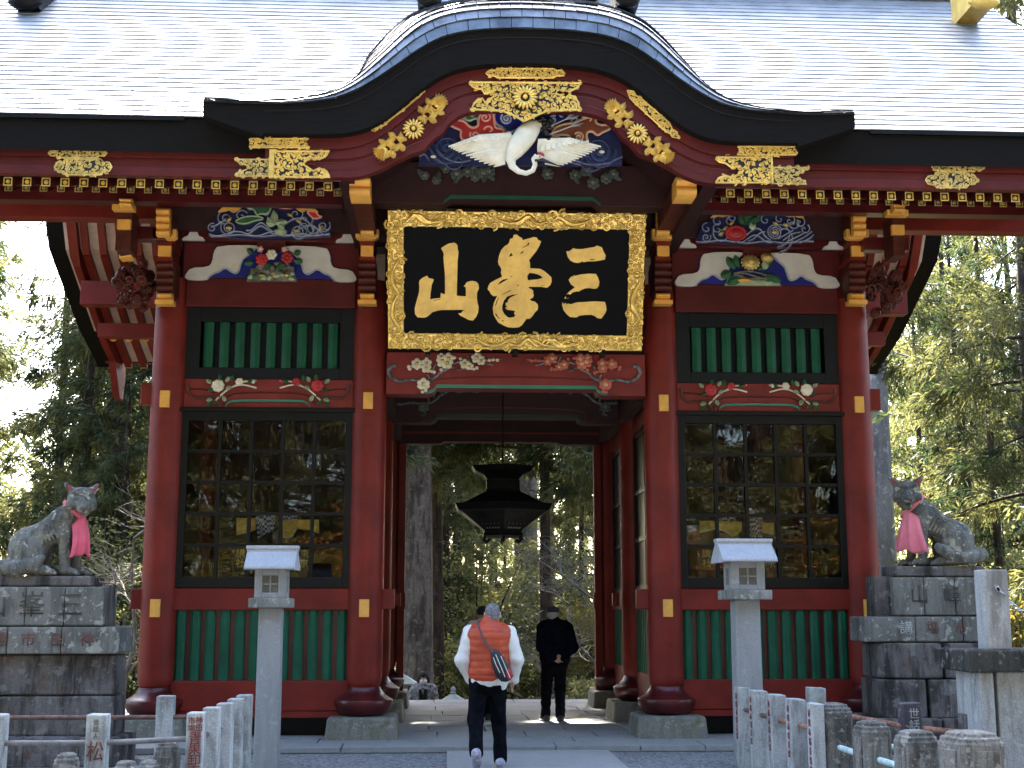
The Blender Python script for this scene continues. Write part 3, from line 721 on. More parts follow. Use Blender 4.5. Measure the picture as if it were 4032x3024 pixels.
for s in (-1, 1):
    for y, z, hh, ww in ((.26, 7.05, .4, .24), (YR, 11.2, .5, .3), (2*YR-.26, 7.02, .42, .26), (6.45, 6.62, .26, .22), (1.5, 8.9, .36, .24), (4.0, 8.9, .36, .24)):
        xa, xb = sorted((s*4.5, s*(XV-.37)))
        p = G('purlin', MB().bx((xa, y-ww/2, z-hh/2), (xb, y+ww/2, z+hh/2)), RED, bevel=.01)
        part('purlin_end', MB().bx((s*(XV-.25), y-ww/2-.01, z-hh/2-.01), (s*(XV-.19), y+ww/2+.01, z+hh/2+.01)), YEL, p) if False else None
    # gable wall boards and verge board
    gw = [(y, z-.7) for y, z in slope_pts(.3, 5.2, 14)]
    m = MB(); n = len(gw)
    m.v = [(s*4.6, y, z) for y, z in gw]+[(s*4.6, 5.2, 6.0), (s*4.6, .3, 6.0)]; m.f = [tuple(range(n+2))]; m.m = [0]
    G('gable_wall', m, DARKWOOD)
    sy = [YE, FT.y, BT.y, BB.y, YR-.25]; sz = [FT.z-.06, FT.z+.07, BT.z+.10, BB.z+.08, roof_top(YR)-.72]
    soff = lambda y: interp(sy, sz, y if y <= YR else 2*YR-y)
    ys2 = list(np.linspace(YE+.04, 2*YR-YE-.04, 61)); x0_, x1_ = sorted((s*(XV-.36), s*(XV-.24)))
    def ribbon(xa, xb, up, dn):
        m = MB(); n = len(ys2)
        m.v = [(x, y, soff(y)+o) for x, o in ((xa, up), (xa, dn), (xb, up), (xb, dn)) for y in ys2]
        for i in range(n-1): m.f += [(i, 2*n+i, 2*n+i+1, i+1), (n+i, n+i+1, 3*n+i+1, 3*n+i), (i, i+1, n+i+1, n+i), (2*n+i, 3*n+i, 3*n+i+1, 2*n+i+1)]
        m.f += [(0, n, 3*n, 2*n), (n-1, 3*n-1, 4*n-1, 2*n-1)]; m.m = [0]*len(m.f); return m
    vb = G('verge_board', ribbon(x0_, x1_, .12, -.30), RED)
    x0_, x1_ = sorted((s*(XV-.238), s*(XV-.17))); part('verge_moulding', ribbon(x0_, x1_, .12, -.12), RED, vb)
    x0_, x1_ = sorted((s*(XV-.17), s*(XO+.0))); m = MB(); n = len(ys2)
    m.v = [(x, y, (roof_top(y)-.035 if t else soff(y)+.02)) for x, t in ((x0_, 1), (x0_, 0), (x1_, 1), (x1_, 0)) for y in ys2]
    for i in range(n-1): m.f += [(n+i, n+i+1, 3*n+i+1, 3*n+i), (i, i+1, n+i+1, n+i), (2*n+i, 3*n+i, 3*n+i+1, 2*n+i+1)]
    m.f += [(0, n, 3*n, 2*n), (n-1, 3*n-1, 4*n-1, 2*n-1)]; m.m = [0]*len(m.f); part('verge_edge', m, BARK, roof)
    for ye, zq, sg in ((2*YR-YE-.1, soff(2*YR-YE-.1)+.10, 1),):
        yz = [(ye-sg*.05, zq), (ye+sg*.02, zq), (ye+sg*.04, zq-.35), (ye-sg*.08, zq-.80), (ye-sg*.32, zq-.78), (ye-sg*.75, zq-.22), (ye-sg*.8, zq+.2)]
        m = MB(); k = len(yz); xa, xb = sorted((s*(XV-.365), s*(XV-.235)))
        m.add([(xa, a, b) for a, b in yz]+[(xb, a, b) for a, b in yz], [tuple(range(k)), tuple(range(2*k-1, k-1, -1))]+[(i, (i+1) % k, (i+1) % k+k, i+k) for i in range(k)])
        if sg > 0: part('verge_tail', m, RED, vb)

# ================================================================== UNDULATING GABLE (karahafu)
KY = -3.32
kt = [(420,219),(450,222),(520,226),(600,225),(650,216),(713,219-14),(748,206),(782,190),(817,163),(852,132),(887,104),(921,85),(956,74),(1008,66),(1060,63),(1130,62),(1199,65),(1268,71),(1321,83),(1355,99),(1390,123),(1425,156),(1462,184),(1497,203),(1522,220),(1551,234),(1593,242),(1675,245),(1746,246),(1846,244)]
kt = [(420,219),(450,222),(520,226),(600,225),(660,219),(713,208),(748,197),(782,180),(817,157),(852,131),(887,105),(921,86),(956,74),(1008,66),(1060,63),(1130,62),(1199,65),(1268,71),(1321,83),(1355,99),(1390,123),(1425,153),(1462,182),(1497,204),(1522,219),(1551,233),(1593,242),(1675,245),(1746,246),(1846,244)]
kb = [(535,298),(600,297),(660,297),(713,296),(748,293),(782,283),(800,274),(826,256),(852,236),(887,205),(921,178),(956,160),(1008,148),(1060,144),(1130,143),(1199,147),(1251,151),(1303,163),(1338,180),(1373,208),(1407,240),(1442,272),(1470,293),(1497,303),(1544,313),(1620,314),(1718,313)]
def sym(pts, Y):
    """measured outline -> symmetric world outline about the gable's axis, averaged from both sides"""
    q = XZ(pts, Y); xs_ = [p[0]-KC for p in q]; zs = [p[1] for p in q]; u = np.linspace(0, 1, 90)
    xm = min(-xs_[0], xs_[-1]); X = xm*np.sin(u*math.pi/2)
    z = .5*(np.interp(X, xs_, zs)+np.interp(-X, xs_, zs)); k = np.ones(7)/7
    zp = np.pad(z, 3, mode='reflect'); zp[-3:] = z[-1]; z = np.convolve(zp, k, 'valid')
    L = [(KC-x, zz) for x, zz in zip(X[::-1], z[::-1])]+[(KC+x, zz) for x, zz in zip(X[1:], z[1:])]
    return L
KC = 0.0
kt_w = sym(kt, KY); kb_w = sym(kb, KY+.1)
def at(curve, x): return interp([p[0] for p in curve], [p[1] for p in curve], x)
xsb = [p[0] for p in kb_w]
N = 96
xb_ = np.linspace(xsb[0], xsb[-1], N)
black_top = [(x, at(kt_w, x)) for x in xb_]; black_bot = [(x, at(kb_w, x)) for x in xb_]
kg = G('gable_eave_edge', MB().strip(black_top, black_bot, KY, KY+1.3), BARK, 30)
for q in range(1, 4):
    f_ = q/4; ln = [(x, KY-.004+.012*q-.012, at(kt_w, x)*(1-f_)+at(kb_w, x)*f_) for x in xb_]
    part('layer_line', MB().tube(ln, .008, 5), IRON, kg)
# thin wings of the edge beyond the layered band, out to its square ends
for s in (-1, 1):
    xo = kt_w[0][0] if s < 0 else kt_w[-1][0]; xi = xsb[0] if s < 0 else xsb[-1]
    m = MB(); lp = [(x, at(kt_w, x)) for x in np.linspace(xo, xi, 8)]
    bt = [(x, z-.16-.22*i/7) for i, (x, z) in enumerate(lp)]
    part('edge_wing', m.strip(lp, bt, KY, KY+.5), BARK, kg)
# red board with three stepped mouldings
low_l = [(760,385),(782,378),(800,370),(817,361),(852,340),(887,326),(916,323),(924,306),(939,278),(963,255),(991,243),(1030,239),(1130,238)]
lowpts = [(713,386)]+low_l+[(1133,238),(1235,239),(1262,242),(1288,250),(1310,266),(1331,294),(1341,322),(1373,330),(1407,347),(1442,368),(1475,386),(1510,394)]
lowpts = sorted(set(lowpts)); BY = -3.14
lw = XZ(lowpts, BY); lxs = [p[0] for p in lw]; lzs = [p[1] for p in lw]
BX = 2.42
xx = np.linspace(-BX, BX, 140); lowz = .5*(np.interp(xx, lxs, lzs)+np.interp(-xx, lxs, lzs))
zt_ = np.array([at(kb_w, x)+.02 for x in xx])
board = G('gable_board', MB().strip([(x, z) for x, z in zip(xx, zt_)], [(x, z) for x, z in zip(xx, lowz)], BY, BY+.12), MAROON, 25)
c1 = [(x, z) for x, z in zip(xx, zt_-.15)]
part('gable_moulding', MB().strip([(x, z) for x, z in zip(xx, zt_+.0)], c1, BY-.05, BY-.002), MAROON, board, 25)
xi_ = np.linspace(-BX, BX, 140)
mid1 = .45*zt_+.55*lowz; 
part('gable_moulding', MB().strip([(x, z) for x, z in zip(xx, zt_-.152)], [(x, max(z, l+.06)) for x, z, l in zip(xx, mid1, lowz)], BY-.022, BY-.002), MAROON, board, 25)
for f_ in (.62, .82):
    part('gable_groove', MB().tube([(x, BY-.002, (1-f_)*a+f_*b) for x, a, b in zip(xx, zt_, lowz)], .009, 5), DRED, board)
for s in (-1, 1):       # straight continuation of the board to the fascia
    x0_, x1_ = sorted((s*BX, s*2.98)); zz0 = lowz[0]
    m = MB().bx((x0_, BY, zz0), (x1_, BY+.12, zt_[0])); m.bx((x0_, BY-.022, zz0+.13), (x1_, BY-.002, zt_[0]-.152)); m.bx((x0_, BY-.05, zt_[0]-.15), (x1_, BY-.024, zt_[0]))
    part('gable_board_end', m, MAROON, board)
# copper skin of the undulating gable: individual sheets, rounded over at the edge
roll = [(0, 0), (.012, .139), (.064, .269), (.154, .376), (.263, .464), (.381, .539), (.50, .610), (.62, .677), (.74, .742), (.86, .806), (.98, .868), (1.10, .93)]
arc = [0]
for i in range(1, len(kt_w)): arc.append(arc[-1]+math.dist(kt_w[i], kt_w[i-1]))
AL = arc[-1]
def kpt(a, r, lift=0.):
    """point on the skin: arc length a along the edge, row position r (fractional row)"""
    a = min(max(a, 0), AL)
    x = interp(arc, [p[0] for p in kt_w], a); z = interp(arc, [p[1] for p in kt_w], a)
    e = .06; xa, za = interp(arc, [p[0] for p in kt_w], a-e), interp(arc, [p[1] for p in kt_w], a-e)
    xb, zb2 = interp(arc, [p[0] for p in kt_w], a+e), interp(arc, [p[1] for p in kt_w], a+e)
    tx, tz = xb-xa, zb2-za; L = math.hypot(tx, tz) or 1; nx_, nz_ = -tz/L, tx/L
    h = min(1, max(0, (at(kt_w, x)-7.14)/.75)); edge_f = min(1, (3.98-abs(x))/1.2)
    k = .05+.95*max(h, .0)**.6*max(0, edge_f)
    if r <= len(roll)-1:
        i = int(r); fq = r-i; j = min(i+1, len(roll)-1); dy = roll[i][0]*(1-fq)+roll[j][0]*fq; dz = roll[i][1]*(1-fq)+roll[j][1]*fq
    else: dy, dz = roll[-1][0]+(r-11)*.13, roll[-1][1]+min((r-11), 3)*.03
    sl = dy*.55
    k2 = k
    X_, Y_, Z_ = x+nx_*(dz*k2*.55), KY-.02+dy, z+dz*k2*(.45+.55*nz_)+(sl*(1-k2))+lift
    q = min(1, max(0, dy/1.05)); wq = (1-min(1, max(0, h*2.4)))*q*q*(3-2*q)      # the flanks run into the main slope
    return Vector((X_, Y_, Z_*(1-wq)+(roof_top(Y_)-.012)*wq))
# closing surface of the hump, running back into the main slope
m = MB(); na = 60; rows_ = [11.9, 16, 24, 34]
for r in rows_:
    for i in range(na+1): m.v.append(tuple(kpt(AL*i/na, r)))
for j in range(len(rows_)-1):
    for i in range(na): m.f.append((j*(na+1)+i, j*(na+1)+i+1, (j+1)*(na+1)+i+1, (j+1)*(na+1)+i))
m.m = [0]*len(m.f); skin = part('gable_skin', m, COPPER, roof, 180)
RWS = 11
us = []
for r in range(RWS+1):
    off = .5*(r % 2); na = int(AL/.24)
    for q in range(-1, na+1):
        a0, a1 = (q+off)*AL/na, (q+1+off)*AL/na
        a0, a1 = max(a0, 0), min(a1, AL)
        if a1-a0 < .03: continue
        if r > 9 and abs(kpt((a0+a1)/2, r).x) > 2.3: continue
        m = MB(); g_ = .0035; t = rnd.uniform(.010, .017); n = 3
        j1, j2 = rnd.uniform(-.003, .003), rnd.uniform(-.003, .003)
        for i in range(n+1):
            a = a0+g_+(a1-a0-2*g_)*i/n
            p, p2 = kpt(a, r), kpt(a, r+1.0)
            o = Vector((0, -t, t*.35+j1*(1-i/n)+j2*i/n)); m.v += [tuple(p+Vector((0, .012, -.006))), tuple(p+o), tuple(p2+Vector((0, .004, 0)))]
        for i in range(n): b = 3*i; m.f += [(b, b+3, b+4, b+1), (b+1, b+4, b+5, b+2)]
        m.m = [0]*len(m.f)
        if r < 8: part('copper_sheet', m, COPPER_REFL if r < 5 else COPPER, skin)
        else:
            us.append(m)
rest = MB()
for q in us: rest.add(q.v, q.f)
part('upper_copper_sheets', rest, COPPER, skin, kind='stuff')
# ridge ornament feet, lower ends of the descending ridges
for s in (-1, 1):
    p = D(1140+s*212, -4, -2.35)
    part('ridge_ornament_foot', MB().bx((p.x-.14, -2.5, p.z-.16), (p.x+.14, -1.9, p.z+.2)).ball((p.x, -2.5, p.z-.1), (.17, .1, .1)), IRON, roof, 40, bevel=.03)
p = D(1140, -30, -2.3); part('ridge_ornament', MB().bx((p.x-.9, -2.2, p.z-.1), (p.x+.9, -1.8, p.z+.7)), IRON, roof, bevel=.05)
for x, mm in ((60, IRON), (2118, GOLDF)):
    p = D(x, 0, .9); b_ = MB().bx((p.x-.17, .75, p.z-.12), (p.x+.17, 1.6, p.z+.5)); b_.ball((p.x, .8, p.z-.05), (.26, .12, .16))
    part('descending_ridge_end', b_, mm, roof, 40)
# ---- dark space behind the gable board: ceiling, beams and side walls
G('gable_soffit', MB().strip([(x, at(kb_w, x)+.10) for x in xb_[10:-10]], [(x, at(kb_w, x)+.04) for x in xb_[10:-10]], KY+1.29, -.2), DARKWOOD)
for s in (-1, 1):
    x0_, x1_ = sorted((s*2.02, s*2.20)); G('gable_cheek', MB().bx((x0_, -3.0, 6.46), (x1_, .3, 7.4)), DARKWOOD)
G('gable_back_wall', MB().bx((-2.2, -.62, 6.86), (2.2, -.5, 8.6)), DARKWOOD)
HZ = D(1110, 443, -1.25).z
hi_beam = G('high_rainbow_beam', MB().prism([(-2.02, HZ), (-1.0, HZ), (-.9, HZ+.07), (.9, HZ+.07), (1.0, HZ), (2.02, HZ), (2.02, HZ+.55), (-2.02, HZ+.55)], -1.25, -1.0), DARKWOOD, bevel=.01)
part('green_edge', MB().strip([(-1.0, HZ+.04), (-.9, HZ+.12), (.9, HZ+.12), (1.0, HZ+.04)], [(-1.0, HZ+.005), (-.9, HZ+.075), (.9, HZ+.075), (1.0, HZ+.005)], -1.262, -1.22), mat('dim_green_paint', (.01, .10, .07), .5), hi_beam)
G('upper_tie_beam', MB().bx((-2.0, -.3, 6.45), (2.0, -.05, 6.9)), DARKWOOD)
# ================================================================== BRACKETS, CARVINGS, GILT FITTINGS
def px(pts, Y): return XZ(pts, Y)
def rbox(mb, x0, y0, x1, y1, Y0, Y1, mi=0):
    """box whose front face covers a photograph rectangle at depth Y0"""
    a, b = D(x0, y0, Y0), D(x1, y1, Y0); mb.bx((a.x, Y0, b.z), (b.x, Y1, a.z), mi)
def nose(mb, cx, y0, y1, w, Y, depth, lobes, mi=0):
    """a carved beam nose seen from in front: a stack of rounded lobes"""
    for i in range(lobes):
        a = y0+(y1-y0)*i/lobes; b = y0+(y1-y0)*(i+1)/lobes
        p, q = D(cx-w/2, a, Y), D(cx+w/2, b, Y); zc = (p.z+q.z)/2; hz = (p.z-q.z)/2
        prof = []
        for t in np.linspace(-1, 1, 7): prof.append((Y+.05*(t*t), zc-hz*t*1.02))
        k = len(prof); vs = [(p.x, yy_, zz_) for yy_, zz_ in prof]+[(q.x, yy_, zz_) for yy_, zz_ in prof]+[(p.x, Y+depth, prof[0][1]), (p.x, Y+depth, prof[-1][1]), (q.x, Y+depth, prof[0][1]), (q.x, Y+depth, prof[-1][1])]
        fs = [(j, k+j, k+j+1, j+1) for j in range(k-1)]
        fs += [tuple(range(k))+(2*k+1, 2*k), tuple(range(2*k-1, k-1, -1))+(2*k+2, 2*k+3), (0, 2*k, 2*k+2, k), (k-1, 2*k-1, 2*k+3, 2*k+1)]
        mb.add(vs, fs, mi)
BRN = mat('brown_red_lacquer', (.10, .022, .015), .5, var=.25, scale=5, spec=.3)
def bracket(cx, inner, lean):
    """front bracket set of one column: measured centre line in the photograph"""
    B = MB(); Y5 = -.42
    # lobed nose under the beam, rising to the block
    nose(B, cx, 562, 628, 36, -.36, .6, 4)
    b = part('bracket_set', B, BRN, gate, 40)
    m = MB(); nose(m, cx+lean*.0, 631, 656, 30, -.40, .16, 2)
    a, c = D(cx-20, 648, -.41), D(cx+20, 657, -.41); m.bx((a.x, -.43, c.z), (c.x, -.26, a.z))
    part('ochre_nose', m, YEL, b)
    m = MB(); rbox(m, cx-13.5, 530, cx+13.5, 553, -.50, -.44); part('ochre_arm_end', m, YEL, b, bevel=.006)
    m = MB(); rbox(m, cx-17, 553.5, cx+17, 562, -.45, .1); rbox(m, cx-16, 515, cx+16, 530, -.47, .1); part('bearing_block', m, RED, b)
    m = MB(); p, q = D(cx-25, 494, -.62), D(cx+25, 516, -.62)
    t = (p.z-q.z)
    m.prism([(p.x, p.z), (p.x+.05, p.z), (p.x+.05, q.z+t*.42), (q.x-.05, q.z+t*.42), (q.x-.05, p.z), (q.x, p.z), (q.x, q.z+.03), (q.x-.04, q.z), (p.x+.04, q.z), (p.x, q.z+.03)], -.62, -.50)
    part('ochre_bearing_block', m, YEL, b, bevel=.005)
    m = MB(); nose(m, cx-lean*.5, 447, 508, 28, -.80, .13, 4); part('ochre_curled_nose', m, YEL, b, 40)
    if inner:
        m = MB(); nose(m, cx+1, 424, 449, 27, -1.05, .2, 2); part('ochre_curled_nose', m, YEL, b, 40)
        s_ = 1 if cx < 1130 else -1
        m = MB(); cc = 777 if cx < 1130 else 1484
        nose(m, cc, 379, 421, 44, -2.66, .34, 2); part('ochre_gable_beam_nose', m, YEL, b, 40)
        m = MB(); rbox(m, cc-20, 382, cc+20, 419, -2.30, -.2); part('gable_bearing_beam', m, BRN, b)
    # arms running back into the wall
    m = MB(); rbox(m, cx-14, 529, cx+14, 554, -.438, .1); part('bracket_arm', m, BRN, b)
    m = MB(); rbox(m, cx-14, 450, cx+14, 506, -.66, .1); part('upper_bracket_arm', m, BRN, b)
    m = MB(); rbox(m, cx-13, 632, cx+13, 655, -.238, .1); part('nose_root', m, BRN, b)
    return b
for cx, inn, ln in ((355, 0, 8), (793, 1, 0), (1433, 1, 0), (1853, 0, -10)): bracket(cx, inn, ln)
# corner brackets farther out
for s, cx, cy_ in ((-1, 266, 0), (1, 1940, 12)):
    B = MB(); Y = -1.0
    rbox(B, cx-13, 452+cy_, cx+15, 540+cy_, Y+.03, Y+.4); b = part('corner_bracket_set', B, BRN, gate)
    m = MB(); nose(m, cx+4, 426+cy_, 444+cy_, 25, Y-.3, .14, 2); part('ochre_curled_nose', m, YEL, b, 40)
    m = MB(); rbox(m, cx-24, 440+cy_, cx+23, 453+cy_, Y-.15, Y-.02); part('ochre_bearing_block', m, YEL, b, bevel=.005)
    m = MB(); rbox(m, cx-13, 473+cy_, cx+15, 494+cy_, Y-.05, Y+.02); part('ochre_arm_end', m, YEL, b, bevel=.005)
    m = MB(); q = D(cx+(9 if s < 0 else -16), 540+cy_-(0 if s < 0 else 12), Y+.4); m.obox(q, (.09, s*.05, .0), (0, .1, 0), (0.0, .0, .125)); part('ochre_arm_end', m, YEL, b, bevel=.005)
    # beam that carries it out from the column
    m = MB(); m.bx((s*4.6, -.62, 6.34), (s*5.22, -.45, 6.52)); part('bracket_arm', m, DRED, b, bevel=.01)
    # carved peony-lion mass at the side
    m = MB(); rr = random.Random(5+s)
    c0 = D(290 if s < 0 else 1910, 617 if s < 0 else 628, -.1)
    for _ in range(46):
        u, v, ww = rr.uniform(-1, 1), rr.uniform(-1, 1), rr.uniform(-1, 1)
        if u*u+v*v > 1: continue
        q = c0+Vector((u*.27, ww*.2, v*.30)); m.ball(q, (rr.uniform(.05, .09),)*3, 7, 5)
        m.tube(spiral((q.x, q.z), .08, 1.2, q.y-.07, rr.uniform(0, 6)), .014, 5)
    part('carved_lion_nose', m, BRN, b, 60)
# horizontal members of the upper front
for s in (-1, 1):
    xa, xb = sorted((s*2.15, s*4.5))
    G('bracket_tie_beam', MB().bx((xa, -.12, 6.50), (xb, .08, 6.64)), DRED)
    G('frieze_board', MB().bx((xa, .10, 6.02), (xb, .14, 6.52)), MAROON)
    G('wave_back_board', MB().bx((xa-.1, -.26, 6.58), (xb+.1, -.22, 7.3)), DARKWOOD)
    # small white shoulders beside the brackets
# ---- white frog-leg struts with blue inset
K1 = Crop(500, 700, .5727)
wl = [(430,706),(397,690),(405,668),(440,620),(560,616),(588,582),(596,510),(630,468),(918,465),(884,495),(842,530),(803,558),(786,600),(770,650),(742,664),(703,640),(690,626),(660,630),(638,650),(600,660),(570,680),(550,706)]
wlx = K1.xz(wl, .06); XB = -3.315
for s in (-1, 1):
    q = [((x-XB), z) for x, z in wlx]
    base = G('frog_leg_strut', MB().bx((s*3.315-.80, .085, 6.025), (s*3.315+.80, .097, 6.39)), BLU)
    for sgn in (1, -1):
        pts = [(s*3.315+sgn*x*1.0, z) for x, z in q]
        part('white_leg', MB().prism(smooth_poly(pts, 1, True), .03, .083), WHT, base, bevel=.006)
        inn = [(s*3.315+sgn*x, z) for x, z in q[8:]]
        part('pale_outline', MB().tube([(x, .026, z) for x, z in smooth_poly(inn, 2)], .011, 5), PALEBLU, base, 180)
        sh = [(s*3.315+sgn*x, z) for x, z in ((-.90, 6.47), (-.79, 6.47), (-.755, 6.52), (-.80, 6.56), (-.86, 6.56))]
    part('red_cap_block', MB().bx((s*3.315-.19, .0, 6.40), (s*3.315+.19, .09, 6.52)), DRED, base)
    for sgn in (-1, 1):
        x = s*3.315+sgn*1.02
        part('white_shoulder', MB().prism([(x-.15, 6.475), (x+.15, 6.475), (x+.13, 6.51), (x+.07, 6.535), (x+.05, 6.585), (x-.05, 6.585), (x-.07, 6.535), (x-.13, 6.51)], -.16, -.10), WHT, base)
# ---- painted flowers in the struts
def flower(mb, c, r, petals=6, mi=0, mc=1, Y=0., tilt=0., ctr=.38):
    for i in range(petals):
        a = 2*math.pi*(i+tilt)/petals
        mb.ball((c[0]+r*.58*math.cos(a), Y, c[1]+r*.58*math.sin(a)), (r*.46, r*.22, r*.46), 8, 5, mi)
    mb.ball((c[0], Y-r*.15, c[1]), (r*ctr, r*.22, r*ctr), 8, 5, mc)
def leaf(mb, c, ang, L, wdt, Y, mi=0, n=5):
    vs = []; dx, dz = math.cos(ang), math.sin(ang)
    for i in range(n+1):
        t = i/n; ww = wdt*math.sin(math.pi*min(1, t*.9+.05))**.8; o = .02*math.sin(t*3)
        vs += [(c[0]+dx*L*t-dz*ww, Y-.0, c[1]+dz*L*t+dx*ww), (c[0]+dx*L*t, Y-.03-o, c[1]+dz*L*t), (c[0]+dx*L*t+dz*ww, Y, c[1]+dz*L*t-dx*ww)]
    fs = []
    for i in range(n): a = 3*i; fs += [(a, a+1, a+4, a+3), (a+1, a+2, a+5, a+4)]
    mb.add(vs, fs, mi)
CM = [CRED, CREAM, CGRN, CLGRN, CROCK, YEL, CPINK, DULLGOLD]
m = MB(); Y = .0; c = K1
def P1(x, y): q = c.p(x, y, Y); return (q.x, q.z)
rr = random.Random(3)
m.prism([P1(820, 708), P1(850, 620), P1(1140, 620), P1(1170, 708)], .02, .07, 4)
for _ in range(26): q = P1(rr.uniform(850, 1140), rr.uniform(585, 660)); m.ball((q[0], .01, q[1]), (rr.uniform(.03, .06), .04, rr.uniform(.02, .04)), 7, 5, 4)
for _ in range(22): q = P1(rr.uniform(840, 1150), rr.uniform(660, 700)); m.ball((q[0], .0, q[1]), (rr.uniform(.03, .05), .03, .025), 7, 5, rr.choice((3, 2, 3, 3)))
for x in (925, 1015, 1100): q = P1(x, 675); m.ball((q[0], -.03, q[1]), (.03, .02, .016), 7, 5, 5)
for x, y in ((930, 567), (1105, 553)):
    q = P1(x, y); flower(m, q, .085, 7, 0, 0, -.04)
for x, y in ((918, 495), (1085, 498)): q = P1(x, y); flower(m, q, .045, 5, 6, 1, -.03)
q = P1(995, 532); flower(m, q, .075, 6, 1, 1, -.03)
for x, y, a, L in ((870, 585, 3.3, .12), (870, 520, 2.6, .1), (1150, 570, -.2, .12), (1150, 530, .5, .1), (960, 585, -1.2, .1), (1060, 590, -1.9, .1)):
    q = P1(x, y); leaf(m, q, a, L, .045, -.02, 2)
G('peony_carving', m, CM, 60, label='carved red peonies over rocks')
m = MB(); c = Crop(2600, 780, .3255)
m.prism([P1(780, 1050), P1(830, 960), P1(1400, 960), P1(1470, 1050)], .03, .07, 3)
for x, y, a, L, w_ in ((900, 860, 2.1, .2, .06), (860, 900, 3.5, .16, .07), (1180, 870, .6, .26, .055), (1300, 930, -.5, .2, .06), (1000, 930, -2.6, .26, .07), (960, 840, 1.9, .18, .05), (1200, 960, -.1, .22, .05)):
    q = P1(x, y); leaf(m, q, a, L, w_, -.0, 2)
for x, y, r in ((1080, 790, .12), (1280, 735, .08)):
    q = P1(x, y); m.ball((q[0], -.05, q[1]), (r, .06, r*.82), 14, 8, 7); m.ball((q[0], -.10, q[1]), (r*.5, .03, r*.4), 12, 6, 7)
    for i in range(14):
        a = i*math.pi*2/14; m.ball((q[0]+r*.95*math.cos(a), -.045, q[1]+r*.76*math.sin(a)), (r*.2, .03, r*.2), 6, 4, 7)
q = P1(1010, 1005); m.ball((q[0], -.04, q[1]), (.10, .03, .028), 10, 5, 5); q = P1(1260, 820); m.ball((q[0], -.03, q[1]), (.05, .03, .06), 8, 5, 3)
for k in range(3): m.tube([(P1(880+u*80, 930-40*math.sin(u*.7+k)+k*18)[0], -.03, P1(880+u*80, 930-40*math.sin(u*.7+k)+k*18)[1]) for u in range(6)], .014, 5, 4)
G('hibiscus_carving', m, CM, 60, label='carved ochre flowers over green leaves')
# ---- wave panels
WM = [NAVY, SLATE, PALEBLU, DULLGOLD, CGRN, CLGRN, CRED, YEL, CPINK]
def wave_panel(cr, outline, spirals, gold, clouds, extra, lab, Y=-.34, flip=False):
    m = MB(); c_ = cr
    def Q(x, y): q = c_.p(x, y, Y); return (q.x, q.z)
    m.prism(smooth_poly([Q(*p) for p in outline], 1, True), Y+.02, Y+.07, 0)
    poly = [Q(*p) for p in outline]
    for x, y, r, tn, a0, hd in spirals:
        q = Q(x, y); R = r*cr.k*15.9/5080
        m.tube(spiral(q, R, tn, Y-.012, a0, 40, hd, .06), .0125, 5, 1); m.tube(spiral(q, R*.93, tn, Y-.026, a0+.05, 40, hd, .06), .0055, 5, 2)
    for line in extra:
        l3 = [(Q(*p)[0], Y-.012, Q(*p)[1]) for p in smooth_poly(line, 3)]; m.tube(l3, .014, 5, 1); m.tube([(a, b-.014, d+.005) for a, b, d in l3], .006, 5, 2)
    for x, y, a in gold:
        q = Q(x, y); m.ball((q[0], Y-.05, q[1]), (.046, .03, .022), 8, 5, 3, Matrix.Rotation(a, 3, 'Y'))
    for pts, mi, mo in clouds:
        pp = smooth_poly([Q(*p) for p in pts], 2, True); m.prism(pp, Y-.045, Y+.02, mi)
        m.tube([(x, Y-.05, z) for x, z in pp+pp[:1]], .011, 5, mo)
    return m
cA = Crop(780, 750, .31646)
outA = [(110,590),(140,440),(230,300),(420,250),(560,170),(920,140),(1200,170),(1380,260),(1560,330),(1640,500),(1650,590)]
wl_ = lambda y, x0, x1, amp, ph, n=9: [(x0+(x1-x0)*i/(n-1), y+amp*math.sin(ph+i*1.35)) for i in range(n)]
mA = wave_panel(cA, outA,
    [(380,470,110,2.2,2.6,1),(340,350,110,1.6,2.2,1),(660,210,60,1.6,1,1),(1250,520,120,2.2,.6,-1),(1330,470,140,1.3,.2,-1),(1420,470,110,1.2,.3,-1),(1560,450,100,1.5,.6,-1),(1220,300,110,1.3,1.0,-1),(1330,380,120,1.3,.9,-1),(840,270,60,1.5,.5,-1),(540,320,90,1.2,.4,1),(180,470,70,1.3,1.2,1)],
    [(440,270,.3),(395,380,-.8),(390,480,0),(1150,320,.5),(1260,400,.6),(1530,480,-1),(1230,515,.2)],
    [([(590,160),(900,150),(915,250),(860,310),(780,300),(740,330),(700,240),(600,230)], 4, 5), ([(470,390),(560,350),(650,330),(780,340),(830,370),(720,385),(600,430),(500,420)], 4, 5),
     ([(930,160),(1060,160),(1190,170),(1190,235),(1030,235),(960,200)], 6, 8), ([(1350,270),(1470,270),(1500,330),(1560,340),(1450,370),(1400,330)], 6, 8)],
    [wl_(545,140,960,34,.2),wl_(500,560,1000,60,.6,7),wl_(570,160,1640,14,.5,14),wl_(460,600,920,60,.8,6),wl_(560,1000,1640,18,0),wl_(420,160,420,40,1,5),[(1080,430),(1180,360),(1300,350),(1400,420),(1440,520)],[(1150,560),(1290,470),(1420,430),(1560,560)],[(1470,560),(1560,480),(1620,500)]],
    '')
def Q(x, y, Y=-.4): q = cA.p(x, y, Y); return (q.x, q.z)
for x, y, a, L in ((960, 420, 1.7, .18), (960, 420, .25, .16), (960, 430, 2.9, .12), (1000, 430, -.6, .1), (930, 410, 2.3, .1)): leaf(mA, Q(x, y), a, L, .05, -.42, 5)
q = Q(1030, 515); mA.ball((q[0], -.41, q[1]), (.085, .05, .045), 10, 6, 5)
